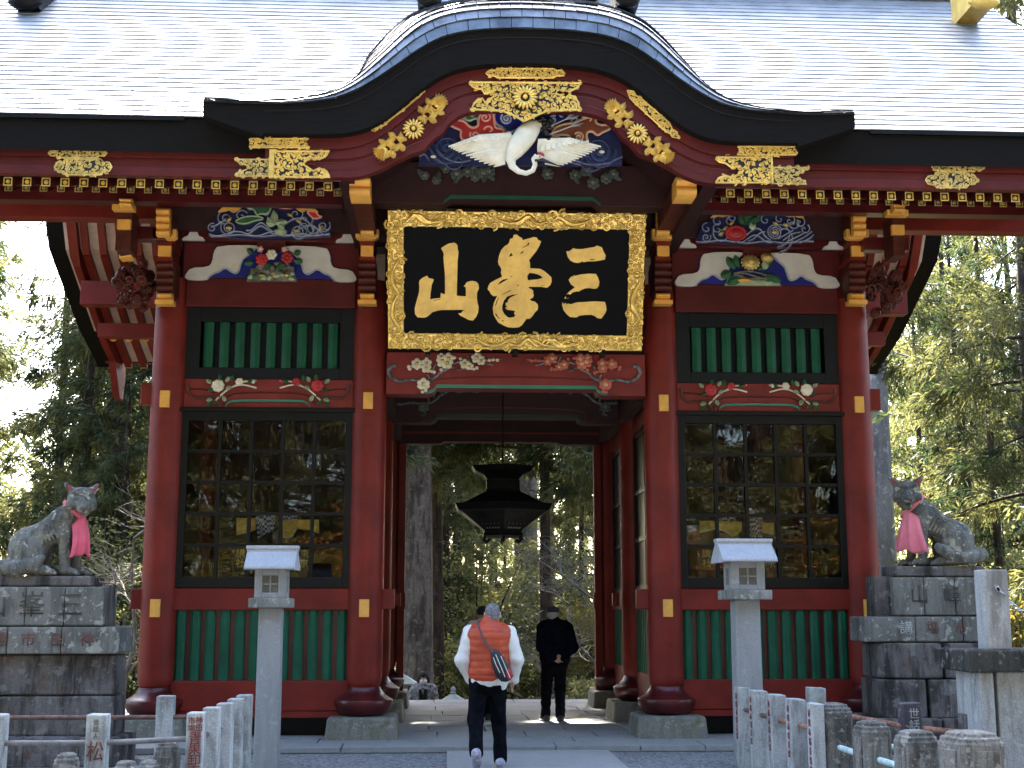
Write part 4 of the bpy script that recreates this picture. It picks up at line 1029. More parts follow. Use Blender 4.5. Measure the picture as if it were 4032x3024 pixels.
for sg, x0 in ((1, 420), (-1, 1330)):
    pts = [(-165,275),(-100,215),(-60,185),(10,200),(90,150),(105,110),(165,115),(150,190),(90,250),(40,275),(-30,250),(-90,270)]
    mA.prism([Q(x0+sg*x, y) for x, y in pts], -.45, -.40, 7)
G('wave_panel', mA, WM, 50, label='carved blue waves with green and red clouds')
cB = Crop(2600, 780, .32550)
outB = [(420,545),(480,380),(600,250),(820,190),(1000,150),(1400,140),(1560,220),(1750,290),(1840,400),(1870,550)]
mB = wave_panel(cB, outB,
    [(1380,420,115,3.4,.3,1),(1420,420,210,1.0,4.6,1),(1450,430,270,.55,4.6,1),(740,440,125,1.5,2.7,1),(550,480,70,1.6,.5,-1),(690,380,80,1.1,1.2,1),(560,370,80,1.0,1.5,1),(700,290,90,.9,1.6,1),(880,240,90,.9,1.6,1),(1020,190,90,.9,1.6,1),(1270,270,80,1.0,1.5,1),(1440,260,70,1.0,1.5,1),(1600,320,90,1.2,.8,-1),(1680,300,80,1.1,.8,-1),(1740,380,80,1.1,.9,-1),(1560,280,80,1.0,.9,-1),(850,290,80,1.0,1.3,1)],
    [(855,315,-.8),(780,375,-.7),(730,440,-.5),(1370,425,0),(1380,320,.5),(1510,340,.4)],
    [([(1140,150),(1280,140),(1440,150),(1470,200),(1390,220),(1240,200)], 4, 5), ([(950,260),(1020,240),(1180,210),(1200,280),(1100,320),(960,320)], 4, 4)],
    [wl_(530,430,900,14,.4,6),wl_(500,900,1350,55,.4,7),wl_(470,1060,1260,60,1.2,4),wl_(540,930,1850,14,0,10),[(1000,490),(1120,380),(1200,370),(1260,470),(1330,520)],[(1480,520),(1600,430),(1690,420)],[(1520,540),(1660,470),(1760,420)],[(1600,545),(1740,480),(1830,410)],[(1680,548),(1800,500),(1850,450)],[(1420,500),(1540,430),(1600,400)]],
    '')
q = cB.p(915, 425, -.42); q = (q.x, q.z)
mB.ball((q[0], -.40, q[1]), (.135, .05, .098), 18, 8, 6)
for i in range(16): a = i*math.pi*2/16; mB.ball((q[0]+.125*math.cos(a), -.42, q[1]+.09*math.sin(a)), (.03, .03, .026), 6, 4, 6)
mB.ball((q[0], -.445, q[1]), (.06, .02, .045), 12, 5, 6)
def Q(x, y, Y=-.4): q = cB.p(x, y, Y); return (q.x, q.z)
for x, y, a, L in ((1010, 330, 2.0, .15), (1060, 320, .7, .2), (1110, 370, 1.4, .1)): leaf(mB, Q(x, y), a, L, .045, -.42, 4)
q = Q(1110, 350); mB.ball((q[0], -.43, q[1]), (.05, .03, .05), 8, 5, 5)
for sg, x0 in ((1, 780), (-1, 1545)):
    pts = [(-180,245),(-120,185),(-90,160),(-60,180),(20,170),(60,110),(85,95),(90,140),(60,210),(-20,235),(-80,225),(-130,240)]
    mB.prism([Q(x0+sg*x, y) for x, y in pts], -.45, -.40, 7)
G('wave_panel', mB, WM, 50, label='carved blue waves with a red flower')

# ---- branches and blossoms on the relief beams
def plum(mb, cr, Y, trunk, twigs, flowers, buds, flip=None):
    def Q(x, y): q = cr.p(x, y, Y); return (q.x, Y, q.z)
    for pts, r in trunk:
        p3 = [Q(*p) for p in smooth_poly(pts, 2)]; k = len(p3); mb.tube(p3, [r*(1-.55*i/(k-1)) for i in range(k)], 6, 2)
    for pts in twigs:
        p3 = [Q(*p) for p in smooth_poly(pts, 1)]; k = len(p3); mb.tube(p3, [.017*(1-.5*i/(k-1)) for i in range(k)], 5, 2)
    for x, y, r in flowers: q = Q(x, y); flower(mb, (q[0], q[2]), r, 5, 0, 1, Y-.03, .25)
    for x, y in buds: q = Q(x, y); mb.ball((q[0], Y-.015, q[2]), (.026, .022, .024), 6, 4, 0)
cP = Crop(1500, 1380, .47468); YP = .075
tr = [([(120,122),(80,130),(55,180),(90,230),(150,262),(230,240),(330,250),(400,255),(470,210),(480,190)], .030), ([(395,250),(400,215),(380,200)], .018), ([(440,200),(430,150),(460,110)], .022), ([(480,190),(520,170),(590,130),(640,170),(690,150)], .018), ([(600,110),(660,90),(740,70),(740,100)], .014)]
tw = [[(220,150),(250,130),(320,115),(400,120)],[(740,100),(800,70),(860,105),(930,122)],[(840,80),(900,85),(1000,72)],[(690,150),(760,150),(810,160)],[(350,290),(360,330),(370,345)],[(720,50),(740,90)]]
fl = [(300,112,.075),(380,108,.07),(375,148,.07),(510,92,.085),(560,70,.08),(548,108,.085),(500,60,.06),(695,115,.07),(735,135,.055),(793,65,.075),(830,90,.06),(352,282,.085)]
bd = [(230,135),(240,155),(265,130),(300,150),(380,70),(440,180),(500,160),(420,175),(660,70),(610,62),(900,82),(930,78),(965,82),(770,155),(795,145),(345,345),(370,335),(315,300),(390,300),(845,60),(815,35)]
m = MB(); plum(m, cP, YP, tr, tw, fl, bd); part('plum_branch', m, [CREAM, DULLGOLD, GREYW], front_beam, 60, label='white plum blossom')
mx_ = lambda x: 2212-x
fx = lambda L: [(mx_(x), y+4) for x, y in L]
m = MB(); plum(m, cP, YP, [(fx(p), r) for p, r in tr], [fx(p) for p in tw], [(mx_(x), y+4, r) for x, y, r in fl], [(mx_(x), y+4) for x, y in bd])
part('plum_branch', m, [CORAL, CTAN, GREYW], front_beam, 60, label='coral red plum blossom')
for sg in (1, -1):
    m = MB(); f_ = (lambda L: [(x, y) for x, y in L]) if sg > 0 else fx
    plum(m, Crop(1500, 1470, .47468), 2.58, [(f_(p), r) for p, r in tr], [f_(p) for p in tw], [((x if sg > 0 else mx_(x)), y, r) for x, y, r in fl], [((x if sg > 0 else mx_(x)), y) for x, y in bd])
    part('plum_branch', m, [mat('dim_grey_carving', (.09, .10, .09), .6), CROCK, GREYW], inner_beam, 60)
# side beams: curling branch with peony at each end, arched groove with a green line
cS = Crop(500, 700, .5727)
def side_beam(s):
    par = [o for o in gate.children if o.name.startswith('upper_rail')][0]
    YS = .155; cx = s*3.315
    m = MB()
    def Q(x, y):
        q = cS.p(x, y, YS); return (cx+(q.x-XB), q.z)
    ar = [(680,1566),(690,1545),(720,1528),(800,1524),(970,1524),(1140,1526),(1210,1530),(1245,1545),(1258,1566)]
    up = [Q(x, y) for x, y in ar]; dn = [(x, z-.030) for x, z in up]
    m.strip(up, dn, YS-.012, YS+.02, 0)
    gr = [(650,1560),(670,1510),(720,1480),(800,1474),(970,1474),(1140,1476),(1220,1484),(1270,1515),(1290,1560)]
    m.tube([(Q(*p)[0], YS+.02, Q(*p)[1]) for p in smooth_poly(gr, 2)], .012, 5, 1)
    for d in (1, -1):
        f2 = (lambda p: Q(*p)) if d > 0 else (lambda p: Q(1940-p[0], p[1]))
        pth = [f2(p) for p in smooth_poly([(420,1420),(415,1460),(440,1500),(480,1520),(530,1505),(590,1510),(640,1500)], 2)]
        m.tube([(x, YS, z) for x, z in pth], [.020]*4+[.017]*(len(pth)-4), 6, 2)
        cg = [f2(p) for p in smooth_poly([(430,1450),(520,1452),(560,1462),(600,1480)], 2)]; m.tube([(x, YS+.02, z) for x, z in cg], .009, 5, 1)
        tw_ = [[(640,1500),(690,1455),(740,1430),(800,1420),(890,1445)],[(740,1430),(800,1400),(850,1400),(890,1395)],[(640,1500),(610,1530)]]
        for t in tw_:
            pp = [f2(p) for p in smooth_poly(t, 2)]; m.tube([(x, YS, z) for x, z in pp], .0125, 5, 3)
        white = (d > 0) == (s < 0); fc = 3 if white else 4
        q = f2((628, 1432)); flower(m, q, .085, 8, fc, fc, YS-.03, .2, .5); q = f2((775, 1405)); flower(m, q, .055, 6, fc, fc, YS-.02); q = f2((870, 1402)); m.ball((q[0], YS-.02, q[1]), (.03, .03, .03), 6, 4, fc)
        for x, y, a in ((580,1415,2.4),(600,1450,3.6),(680,1450,.3),(680,1405,1.0),(720,1400,1.4),(830,1410,.4),(660,1500,-1.1),(580,1540,-2.3),(600,1535,-.8),(590,1525,3.3),(640,1395,1.6)):
            q = f2((x, y)); aa = a if d > 0 else math.pi-a; leaf(m, q, aa, .085, .03, YS-.012, 5 if (x+y) % 3 else 6)
    o = G('carved_rail_front', m, [GRN2, DRED, mat('brown_branch_paint', (.12, .05, .035), .5), CREAM, CRED, CGRN, CLGRN], 60); return o
for s in (-1, 1): side_beam(s)

# ---- gilt openwork fittings
def poly_fill(mb, poly, Y, r, rng, mi=0, skip=None, dens=1.0):
    xs_ = [p[0] for p in poly]; zs_ = [p[1] for p in poly]; pts = []
    for _ in range(int(900*dens)):
        p = (rng.uniform(min(xs_), max(xs_)), rng.uniform(min(zs_), max(zs_)))
        if not inside(p, poly) or (skip and skip(p)): continue
        if all((p[0]-q[0])**2+(p[1]-q[1])**2 > (r*1.25)**2 for q in pts): pts.append(p)
    for p in pts:
        a = rng.uniform(0, 6.3); h = rng.choice((1, -1))
        mb.tube(spiral(p, r*.95, .95, Y-.004, a, 9, h, .25), .0095, 4, mi)
        b = a+rng.uniform(1, 5); mb.ball((p[0]+r*.55*math.cos(b), Y-.004, p[1]+r*.55*math.sin(b)), (r*.42, .010, r*.36), 6, 4, mi)
        mb.ball((p[0], Y-.004, p[1]), (r*.36, .010, r*.36), 6, 4, mi)
def fitting(pts, Y, r=.034, edge=.011, m=GOLD, seed=1, parent=None, world=None, lab=None, skip=None, dens=1.):
    poly = world or XZ(pts, Y); rng = random.Random(seed)
    mb = MB().prism(poly, Y-.004, Y+.012, 1)
    mb.tube([(x, Y-.008, z) for x, z in poly+poly[:1]], edge, 5, 0, caps=False)
    poly_fill(mb, poly, Y-.006, r, rng, 0, skip, dens)
    return part('gilt_fitting', mb, [m, CBLK], parent or gate, 60, label=lab)
def cartouche(x0, x1, y0, y1, notch=10):
    ym = (y0+y1)/2; h = (y1-y0)/2
    return [(x0, ym), (x0+6, ym-h*.55), (x0+13, ym-h*.62), (x0+17, y0+h*.5), (x0+24, y0), (x1-24, y0), (x1-17, y0+h*.5), (x1-13, ym-h*.62), (x1-6, ym-h*.55), (x1, ym), (x1-6, ym+h*.55), (x1-13, ym+h*.62), (x1-17, y1-h*.5), (x1-24, y1), (x0+24, y1), (x0+17, y1-h*.5), (x0+13, ym+h*.62), (x0+6, ym+h*.55)]
F1, F2 = FY-.045, FY-.036
fitting(cartouche(105, 232, 322, 341), F1, .030, .010, DULLGOLD, 1); fitting(cartouche(118, 242, 344, 378), F2, .036, .010, DULLGOLD, 2)
fitting(cartouche(2012, 2126, 350, 371), F1, .030, .010, DULLGOLD, 3); fitting(cartouche(1999, 2111, 373, 406), F2, .036, .010, DULLGOLD, 4)
sw = lambda x0, x1, y0, y1, d: [(x0, y0), (x1, y0), (x1, y1), (x0, y1)]
FB_ = BY-.06
fitting([(541,300),(668,300),(657,309),(668,319),(540,319)], FB_, .026, .010, GOLD, 5)
fl_ = [(591,327),(712,327),(702,339),(690,345),(674,341),(662,347),(655,355),(664,362),(677,370),(690,364),(706,371),(713,383),(592,383)]
fitting(fl_, FB_+.025, .040, .014, GOLD, 6)
fitting([(509,345),(588,345),(588,381),(510,381),(517,372),(530,368),(540,363),(530,356),(517,352)], FB_+.025, .036, .010, DULLGOLD, 7)
fitting([(1593,317),(1720,317),(1719,335),(1592,335),(1604,326)], FB_, .026, .010, GOLD, 8)
fitting([(1547,340),(1664,340),(1664,395),(1545,395),(1552,386),(1566,380),(1580,384),(1596,378),(1606,368),(1596,360),(1580,362),(1567,353),(1553,350)], FB_+.025, .040, .014, GOLD, 9)
fitting([(1668,362),(1745,363),(1733,372),(1717,377),(1708,382),(1718,387),(1735,390),(1742,398),(1668,397)], FB_+.025, .036, .010, DULLGOLD, 10)
m = MB(); rbox(m, 582, 322, 590, 383, FB_, FB_+.05); rbox(m, 1665, 336, 1671, 396, FB_, FB_+.05); part('gilt_bead', m, GOLD, gate)
fitting(cartouche(1050, 1220, 149, 168.5), FB_, .028, .011, GOLD, 11)
big = [(1014,178),(1255,180),(1247,190),(1238,194),(1231,199),(1221,197),(1226,190),(1213,195),(1205,196),(1200,203),(1212,207),(1222,212),(1229,205),(1240,211),(1248,220),(1253,238),(1210,239),(1180,241),(1160,249),(1133,262),(1106,248),(1086,240),(1050,238),(1017,237),(1024,225),(1031,217),(1042,213),(1048,222),(1060,214),(1068,208),(1062,200),(1047,203),(1041,193),(1030,192),(1020,187)]
cen = D(1134, 213, FB_+.02)
fitting(big, FB_+.02, .036, .014, GOLD, 12, skip=lambda p: (p[0]-cen.x)**2+(p[1]-cen.z)**2 < .155**2, dens=1.6)
def chrys(mb, c, R, Y, n=16, mi=0):
    for i in range(n):
        a = 2*math.pi*i/n; Rm = Matrix.Rotation(-a, 3, 'Y')
        mb.ball((c[0]+R*.64*math.cos(a), Y, c[1]+R*.64*math.sin(a)), (R*.36, .028, R*.125), 8, 5, mi, Rm)
    mb.ball((c[0], Y-.012, c[1]), (R*.2, .035, R*.2), 10, 6, mi)
    mb.lathe([(R*.98, 0), (R*.98, .01)], (0, 0, 0), 24, mi) if False else None
m = MB(); chrys(m, (cen.x, cen.z), .15, FB_-.02, 18); G('gilt_chrysanthemum', m, GOLD, 60)
for s in (-1, 1):
    pc = [(803,282),(806,269),(814,267),(820,258),(905,188),(912,190),(918,186),(917,199),(910,202),(906,209),(824,275),(814,277),(811,284)]
    if s > 0: pc = [(1355,196),(1369,198),(1373,207),(1381,210),(1446,266),(1453,281),(1462,285),(1466,298),(1452,297),(1447,288),(1439,285),(1370,222),(1361,212)]
    fitting(pc, FB_+.005, .027, .010, GOLD, 20+s)
    cc = D(893 if s < 0 else 1377, 279 if s < 0 else 289, FB_); e1 = D(957 if s < 0 else 1315, 212 if s < 0 else 222, FB_); e2 = D(815 if s < 0 else 1449, 337 if s < 0 else 345, FB_)
    m = MB(); chrys(m, (cc.x, cc.z), .125, FB_-.01)
    for e in (e1, e2):
        dx, dz = e.x-cc.x, e.z-cc.z; L = math.hypot(dx, dz); ux, uz = dx/L, dz/L; nx_, nz_ = -uz, ux; ang = math.atan2(dz, dx)
        for t, wd in ((.30, .05), (.55, .05)): m.obox((cc.x+dx*t+ux*.03, FB_, cc.z+dz*t+uz*.03), (ux*.03, 0, uz*.03), (0, .014, 0), (nx_*.035, 0, nz_*.035))
        for sg in (1, -1):
            for t in (.42, .68):
                b0 = (cc.x+dx*t+sg*nx_*.045, cc.z+dz*t+sg*nz_*.045)
                for da, LL in ((-.2, .13), (.9, .10), (-2.6, .13)): leaf(m, b0, ang+sg*(da+.35), LL, .036, FB_, 0)
        for i in range(-3, 4): leaf(m, (cc.x+dx*.80, cc.z+dz*.80), ang+i*.27, L*.25, .022, FB_-.005, 0)
        m.ball((cc.x+dx*.8, FB_, cc.z+dz*.8), (.04, .02, .04), 8, 5)
    G('gilt_chrysanthemum_spray', m, GOLD, 60)

# ---- crane and clouds under the gable
cC = Crop(1650, 400, .36166); YCc = -2.95
def QC(x, y, Y=YCc): q = cC.p(x, y, Y); return (q.x, q.z)
bk = G('gable_carving', MB().prism([QC(*p, Y=-2.80) for p in ((80,500),(120,380),(200,260),(330,140),(450,90),(1750,95),(1950,130),(2080,230),(2180,400),(2210,560),(2212,690),(1800,690),(400,690),(0,690),(0,530),(60,520))], -2.80, -2.74), NAVY)
m = MB()
for x, y, r, tn, a0, hd in ((300,520,190,2.4,3.2,1),(1960,550,200,2.6,.2,-1),(1960,550,110,1.5,.2,-1),(330,450,110,1.3,2.4,1),(180,430,90,1.2,1,1),(400,640,150,1,2.6,1),(1850,640,180,1,.4,-1)):
    q = QC(x, y, -2.82); m.tube(spiral(q, r*.36166*14.2/5080, tn, -2.82, a0, 44, hd, .05), .0125, 5, 0)
for ln in ([(90,470),(150,560),(200,640),(300,690)],[(0,600),(60,560),(110,640)],[(190,520),(280,620),(420,670),(560,640)],[(2212,600),(2120,640),(2060,690)],[(1700,640),(1800,680),(1950,690),(2100,660)],[(1640,660),(1760,690)]):
    m.tube([(QC(*p, Y=-2.82)[0], -2.82, QC(*p, Y=-2.82)[1]) for p in smooth_poly(ln, 3)], .0125, 5, 1)
for x, y in ((1990,548),(155,600)): q = QC(x, y, -2.83); m.ball((q[0], -2.83, q[1]), (.035, .02, .02), 8, 5, 2)
part('dark_waves', m, [mat('deep_wave_blue', (.03, .045, .13), .5), SLATE, CREAM], bk, 60, kind='stuff')
def cloud(pts, fill, edge, spirals, Y):
    mb = MB(); pp = smooth_poly([QC(*p, Y=Y) for p in pts], 2, True); mb.prism(pp, Y, Y+.05, 0); mb.tube([(x, Y-.004, z) for x, z in pp+pp[:1]], .0165, 6, 1)
    for x, y, r, tn, a0, hd in spirals:
        q = QC(x, y, Y); mb.tube(spiral(q, r*.36166*14.1/5080, tn, Y-.012, a0, 26, hd, .05), .0125, 5, 1)
    part('cloud', mb, [fill, edge], bk, 60)
cloud([(200,255),(270,190),(330,170),(420,200),(500,215),(545,275),(600,290),(650,260),(640,210),(680,120),(740,105),(810,120),(820,210),(830,290),(920,300),(930,350),(860,420),(730,440),(480,435),(450,380),(460,310),(400,290),(330,250),(240,280)], CRED, CPINK, [(720,175,70,1.5,2,-1),(610,370,60,1.6,2.6,1),(770,320,70,.7,3.0,-1),(860,380,50,1.0,2.6,1)], -2.90)
cloud([(400,150),(430,110),(520,105),(620,108),(670,130),(650,190),(600,180),(555,215),(500,190),(420,190)], CGRN, CLGRN, [(475,150,48,1.4,1,-1),(580,140,36,1.2,1.4,1)], -2.86)
cloud([(810,190),(820,120),(900,105),(1010,110),(1100,170),(1150,215),(1100,290),(1000,340),(950,330),(920,290),(860,260),(830,230)], BLU, PALEBLU, [(955,190,70,1.9,2.4,1)], -2.86)
cloud([(1330,200),(1370,120),(1500,105),(1750,130),(1800,180),(1700,240),(1500,300),(1420,260)], BLU, PALEBLU, [(1460,200,50,1.5,1,1),(1560,160,50,.6,1.2,1),(1690,230,60,.7,1,1)], -2.85)
cloud([(1440,380),(1460,300),(1550,250),(1700,230),(1780,190),(1850,170),(1930,170),(1920,230),(1980,260),(2060,250),(2095,295),(2000,330),(1940,375),(1890,320),(1830,330),(1820,380),(1840,440),(1700,470),(1640,430),(1640,370),(1560,360)], CBRN, CTAN, [(1740,390,60,1.7,2.6,-1),(1850,210,80,.5,2.8,-1)], -2.89)
cloud([(1430,400),(1480,385),(1530,400),(1535,450),(1450,450)], CRED, CPINK, [], -2.92)
# crane: body, neck, head, wings with layered feathers, tail and legs
def c3(x, y, dy=0.): q = QC(x, y, YCc); return (q[0], YCc-dy, q[1])
K = .36166*14.05/5080
body = MB()
body.tube([c3(1330,240,.02),(c3(1250,300,.08)),c3(1160,400,.12),c3(1090,500,.13),c3(1030,590,.12),c3(990,670,.12),c3(1010,745,.12),c3(1080,800,.12),c3(1160,820,.12),c3(1230,790,.12),c3(1255,730,.13),c3(1240,670,.14),c3(1275,640,.14)],
          [45*K,90*K,125*K,120*K,95*K,62*K,44*K,34*K,30*K,29*K,28*K,30*K,36*K], 14, 0, up=(0, -1, 0), flat=.55)
body.ball(c3(1300, 660, .15), (52*K, .045, 34*K), 10, 7, 0); body.ball(c3(1315, 630, .17), (45*K, .035, 20*K), 10, 6, 1, Matrix.Rotation(.45, 3, 'Y'))
body.ball(c3(1300, 668, .195), (17*K, .012, 17*K), 8, 5, 2); body.ball(c3(1300, 668, .205), (9*K, .01, 9*K), 8, 5, 3)
body.tube([c3(1250,690,.15), c3(1330,690,.17), c3(1420,715,.15), c3(1545,755,.13)], [12*K, 26*K, 14*K, 3*K], 8, 3)
cr_ = part('crane', body, [CREAM, CRED, CREAM, CBLK], bk, 60, label='white crane with red crown and outspread wings')
for sg, base, tip, tip2, lowr in ((-1, [(1000,400),(960,520),(940,600),(930,680)], (320,500), (430,560), (810,720)), (1, [(1290,470),(1280,540),(1300,600),(1370,680)], (1978,500), (1840,580), (1530,715))):
    nf = 13
    for k in range(nf):
        t = k/(nf-1)
        bx_ = np.interp(t, [0, .4, .7, 1], [p[0] for p in base]); by_ = np.interp(t, [0, .4, .7, 1], [p[1] for p in base])
        path_ = [(tip[0]+0, tip[1]), (tip2[0], tip2[1]), ((tip2[0]+lowr[0])/2, (tip2[1]+lowr[1])/2+10), lowr]
        ex = np.interp(t, [0, .35, .7, 1], [p[0] for p in path_]); ey = np.interp(t, [0, .35, .7, 1], [p[1] for p in path_])
        wd = (34 if t < .9 else 26)*K
        mid = ((bx_+ex)/2, (by_+ey)/2+(-26 if t < .5 else 0))
        f = MB(); f.tube([c3(bx_, by_, .06+.04*(1-t)), c3(*mid, .075+.03*(1-t)), c3(ex, ey, .03)], [wd, wd*1.05, wd*.25], 8, 0, up=(0, -1, 0), flat=.38)
        part('wing_feather', f, CREAM, cr_, 60)
    n2 = 9
    for k in range(n2):            # short scapular feathers along the upper edge
        t = (k+.5)/n2
        ux = (1010+(440-1010)*t) if sg < 0 else (1310+(1850-1310)*t); uy = (360+(470-360)*t) if sg < 0 else (500-45*t)
        f = MB(); f.tube([c3(ux+(30 if sg < 0 else -10), uy+90*(1-t), .11), c3(ux, uy+20, .11), c3(ux-sg*-14, uy-4, .09)], [22*K, 24*K, 10*K], 7, 0, up=(0, -1, 0), flat=.5)
        part('wing_feather', f, CREAM, cr_, 60)
t_ = MB(); rr = random.Random(8)
for _ in range(22):
    t_.ball(c3(1370+rr.uniform(-60, 70), 330+rr.uniform(-140, 130), .05+rr.uniform(0, .05)), (rr.uniform(25, 45)*K, .03, rr.uniform(20, 34)*K), 7, 5)
part('crane_tail', t_, CBLK, cr_, 60)
lg = MB()
for a, b in (((1410,380), (1640,300)), ((1420,290), (1590,220))):
    lg.tube([c3(*a, .06), c3(*b, .08)], 9*K, 6)
    for dx, dy in ((190, -40), (170, -85), (110, -95), (150, -10)): lg.tube([c3(*b, .08), c3(b[0]+dx*.5, b[1]+dy*.55, .09), c3(b[0]+dx*.75, b[1]+dy, .07)], [8*K, 6*K, 3*K], 5)
part('crane_leg', lg, mat('pale_grey_paint', (.42, .43, .41), .5), cr_, 60)
# dim carved flowers on the beam behind
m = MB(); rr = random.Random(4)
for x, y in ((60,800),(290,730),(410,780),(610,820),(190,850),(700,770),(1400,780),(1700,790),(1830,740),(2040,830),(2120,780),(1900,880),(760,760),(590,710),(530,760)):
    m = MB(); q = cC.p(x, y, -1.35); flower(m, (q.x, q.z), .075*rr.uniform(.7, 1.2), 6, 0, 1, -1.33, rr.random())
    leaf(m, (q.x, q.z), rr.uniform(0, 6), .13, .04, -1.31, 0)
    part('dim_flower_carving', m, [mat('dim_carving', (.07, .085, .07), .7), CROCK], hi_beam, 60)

# ================================================================== NAME PLAQUE
tl, tr_, br_, bl = D(838, 455, -.95), D(1394, 461, -.95), D(1386, 758, -.36), D(838, 752, -.36)
PC = (tl+tr_+br_+bl)/4; PU = ((tr_+br_)/2-(tl+bl)/2); PV = ((tl+tr_)/2-(bl+br_)/2); PW_, PH_ = PU.length, PV.length
PU = Vector((1, 0, 0)); PV = PV.normalized(); PN = PU.cross(PV).normalized()       # PN towards the viewer
if PN.y > 0: PN = -PN
plaque = root('name_plaque', 'big black plaque with gold brush characters in a carved gilt frame over the passage', 'plaque', PC)
def PL(u, v, d=0.): return PC+PU*u+PV*v+PN*d
hw, hh = PW_/2, PH_/2; fw = .205
m = MB(); m.obox(PC-PN*.03, PU*(hw-.04), PN*.03, PV*(hh-.04)); part('board', m, mat('plaque_black', (.0015, .0018, .004), .6, var=.2, spec=.12), plaque)
fr = MB()
for c_, a, b in ((PL(0, hh-fw/2), PU*hw, PV*fw/2), (PL(0, -hh+fw/2), PU*hw, PV*fw/2), (PL(-hw+fw/2, 0), PU*fw/2, PV*(hh-fw)), (PL(hw-fw/2, 0), PU*fw/2, PV*(hh-fw))): fr.obox(c_, a, PN*.035, b)
frame = part('gilt_frame', fr, GOLD, plaque, bevel=.01)
rr = random.Random(11)
def carve(u0, u1, v0, v1, seed):
    rng = random.Random(seed); mb = MB(); pts = []
    for _ in range(2600):
        p = (rng.uniform(u0, u1), rng.uniform(v0, v1)); r = rng.choice((.034, .045, .06, .07))
        if all((p[0]-q[0])**2+(p[1]-q[1])**2 > (.62*(r+q[2]))**2 for q in pts): pts.append((*p, r))
    for u, v, r in pts:
        a0 = rng.uniform(0, 6.3); h = rng.choice((1, -1)); n = 13; path_ = []
        for i in range(n):
            t = i/(n-1); q = r*(1.05-.92*t); a = a0+h*1.5*2*math.pi*t
            path_.append(PL(u+q*math.cos(a), v+q*math.sin(a), .040+.028*t+.008*rng.random()))
        mb.tube(path_, [r*.26*(1-.35*i/(n-1)) for i in range(n)], 5)
        if rng.random() < .5: mb.ball(PL(u, v, .065), (r*.28, r*.28, r*.28), 6, 4)
    # sinuous dragon-like bodies
    L = max(u1-u0, v1-v0); hor = (u1-u0) > (v1-v0)
    for k in range(int(L/.8)+1):
        s0 = rng.uniform(0, L-.5) if L > .6 else 0; path_ = []; ph = rng.uniform(0, 6)
        for i in range(18):
            t = i/17; a = (u0 if hor else v0)+s0+.5*t; b = ((v0+v1) if hor else (u0+u1))/2+.045*math.sin(ph+t*8+.9*math.sin(t*5+ph))
            path_.append(PL(a, b, .058) if hor else PL(b, a, .058))
        mb.tube(path_, [.026*math.sin(math.pi*(i+1.5)/20)+.008 for i in range(18)], 6)
    return mb
for i, (u0, u1, v0, v1) in enumerate(((-hw+.02, hw-.02, hh-fw+.02, hh-.02), (-hw+.02, hw-.02, -hh+.02, -hh+fw-.02), (-hw+.02, -hw+fw-.02, -hh+fw, hh-fw), (hw-fw+.02, hw-.02, -hh+fw, hh-fw))):
    part('frame_carving', carve(u0, u1, v0, v1, 40+i), GOLD, frame, 60)
for u in (-1.15, .0, 1.15):
    q = PL(u, -hh-.03, .02); part('plaque_clip', MB().bx((q.x-.035, q.y-.03, q.z-.05), (q.x+.035, q.y+.1, q.z+.06)), IRON, plaque)
# the three characters, traced brush strokes standing slightly proud of the board
def onplaque(pts, cr):
    out = []
    for x, y in pts:
        sx, sy = cr.x0+x*cr.k, cr.y0+y*cr.k
        d = FW+RT*((sx-2016)/CF)-UP*((sy-1512)/CF); t = (PC-CAM).dot(PN)/d.dot(PN); q = CAM+d*t-PC
        out.append((q.dot(PU), q.dot(PV)))
    return out
def stroke(name, polys, holes, cr):
    mb = MB()
    for poly in polys:
        p = onplaque(poly, cr); n = len(p)
        ar = sum(p[i][0]*p[(i+1) % n][1]-p[(i+1) % n][0]*p[i][1] for i in range(n))
        if ar < 0: p = p[::-1]
        mb.add([PL(u, v, .012) for u, v in p]+[PL(u, v, .0) for u, v in p], [tuple(range(n))]+[(i, i+n, (i+1) % n+n, (i+1) % n) for i in range(n)])
    for poly in holes:             # gaps left by the dry brush show the black board
        p = onplaque(poly, cr); n = len(p); mb.add([PL(u, v, .0145) for u, v in p], [tuple(range(n))], 1)
    return part(name, mb, [GOLDF, MATS['plaque_black']], plaque)
A_ = Crop(1600, 900, .24111)
stroke('character', [[(568,325),(620,290),(690,250),(780,232),(815,250),(838,280),(840,340),(854,385),(848,450),(838,530),(836,640),(830,800),(826,950),(822,1098),(900,1106),(970,1110),(972,1040),(968,960),(935,945),(960,920),(985,880),(1040,860),(1090,856),(1150,875),(1178,915),(1185,975),(1170,1010),(1155,1040),(1150,1130),(1160,1210),(1180,1290),(1170,1370),(1140,1440),(1085,1503),(1015,1493),(945,1455),(880,1425),(845,1388),(900,1380),(915,1350),(960,1335),(880,1328),(760,1330),(580,1332),(500,1345),(420,1370),(380,1410),(330,1448),(280,1460),(180,1453),(140,1400),(135,1310),(160,1210),(190,1110),(208,1040),(212,960),(207,880),(225,840),(280,800),(340,772),(360,810),(445,832),(440,865),(415,920),(405,1000),(392,1080),(388,1162),(440,1148),(555,1138),(562,1052),(630,1080),(632,960),(630,760),(618,620),(606,480),(614,430),(600,380)]], [[(450,1172),(555,1155),(555,1163),(450,1180)]], A_)
B_ = Crop(1900, 900, .24111)
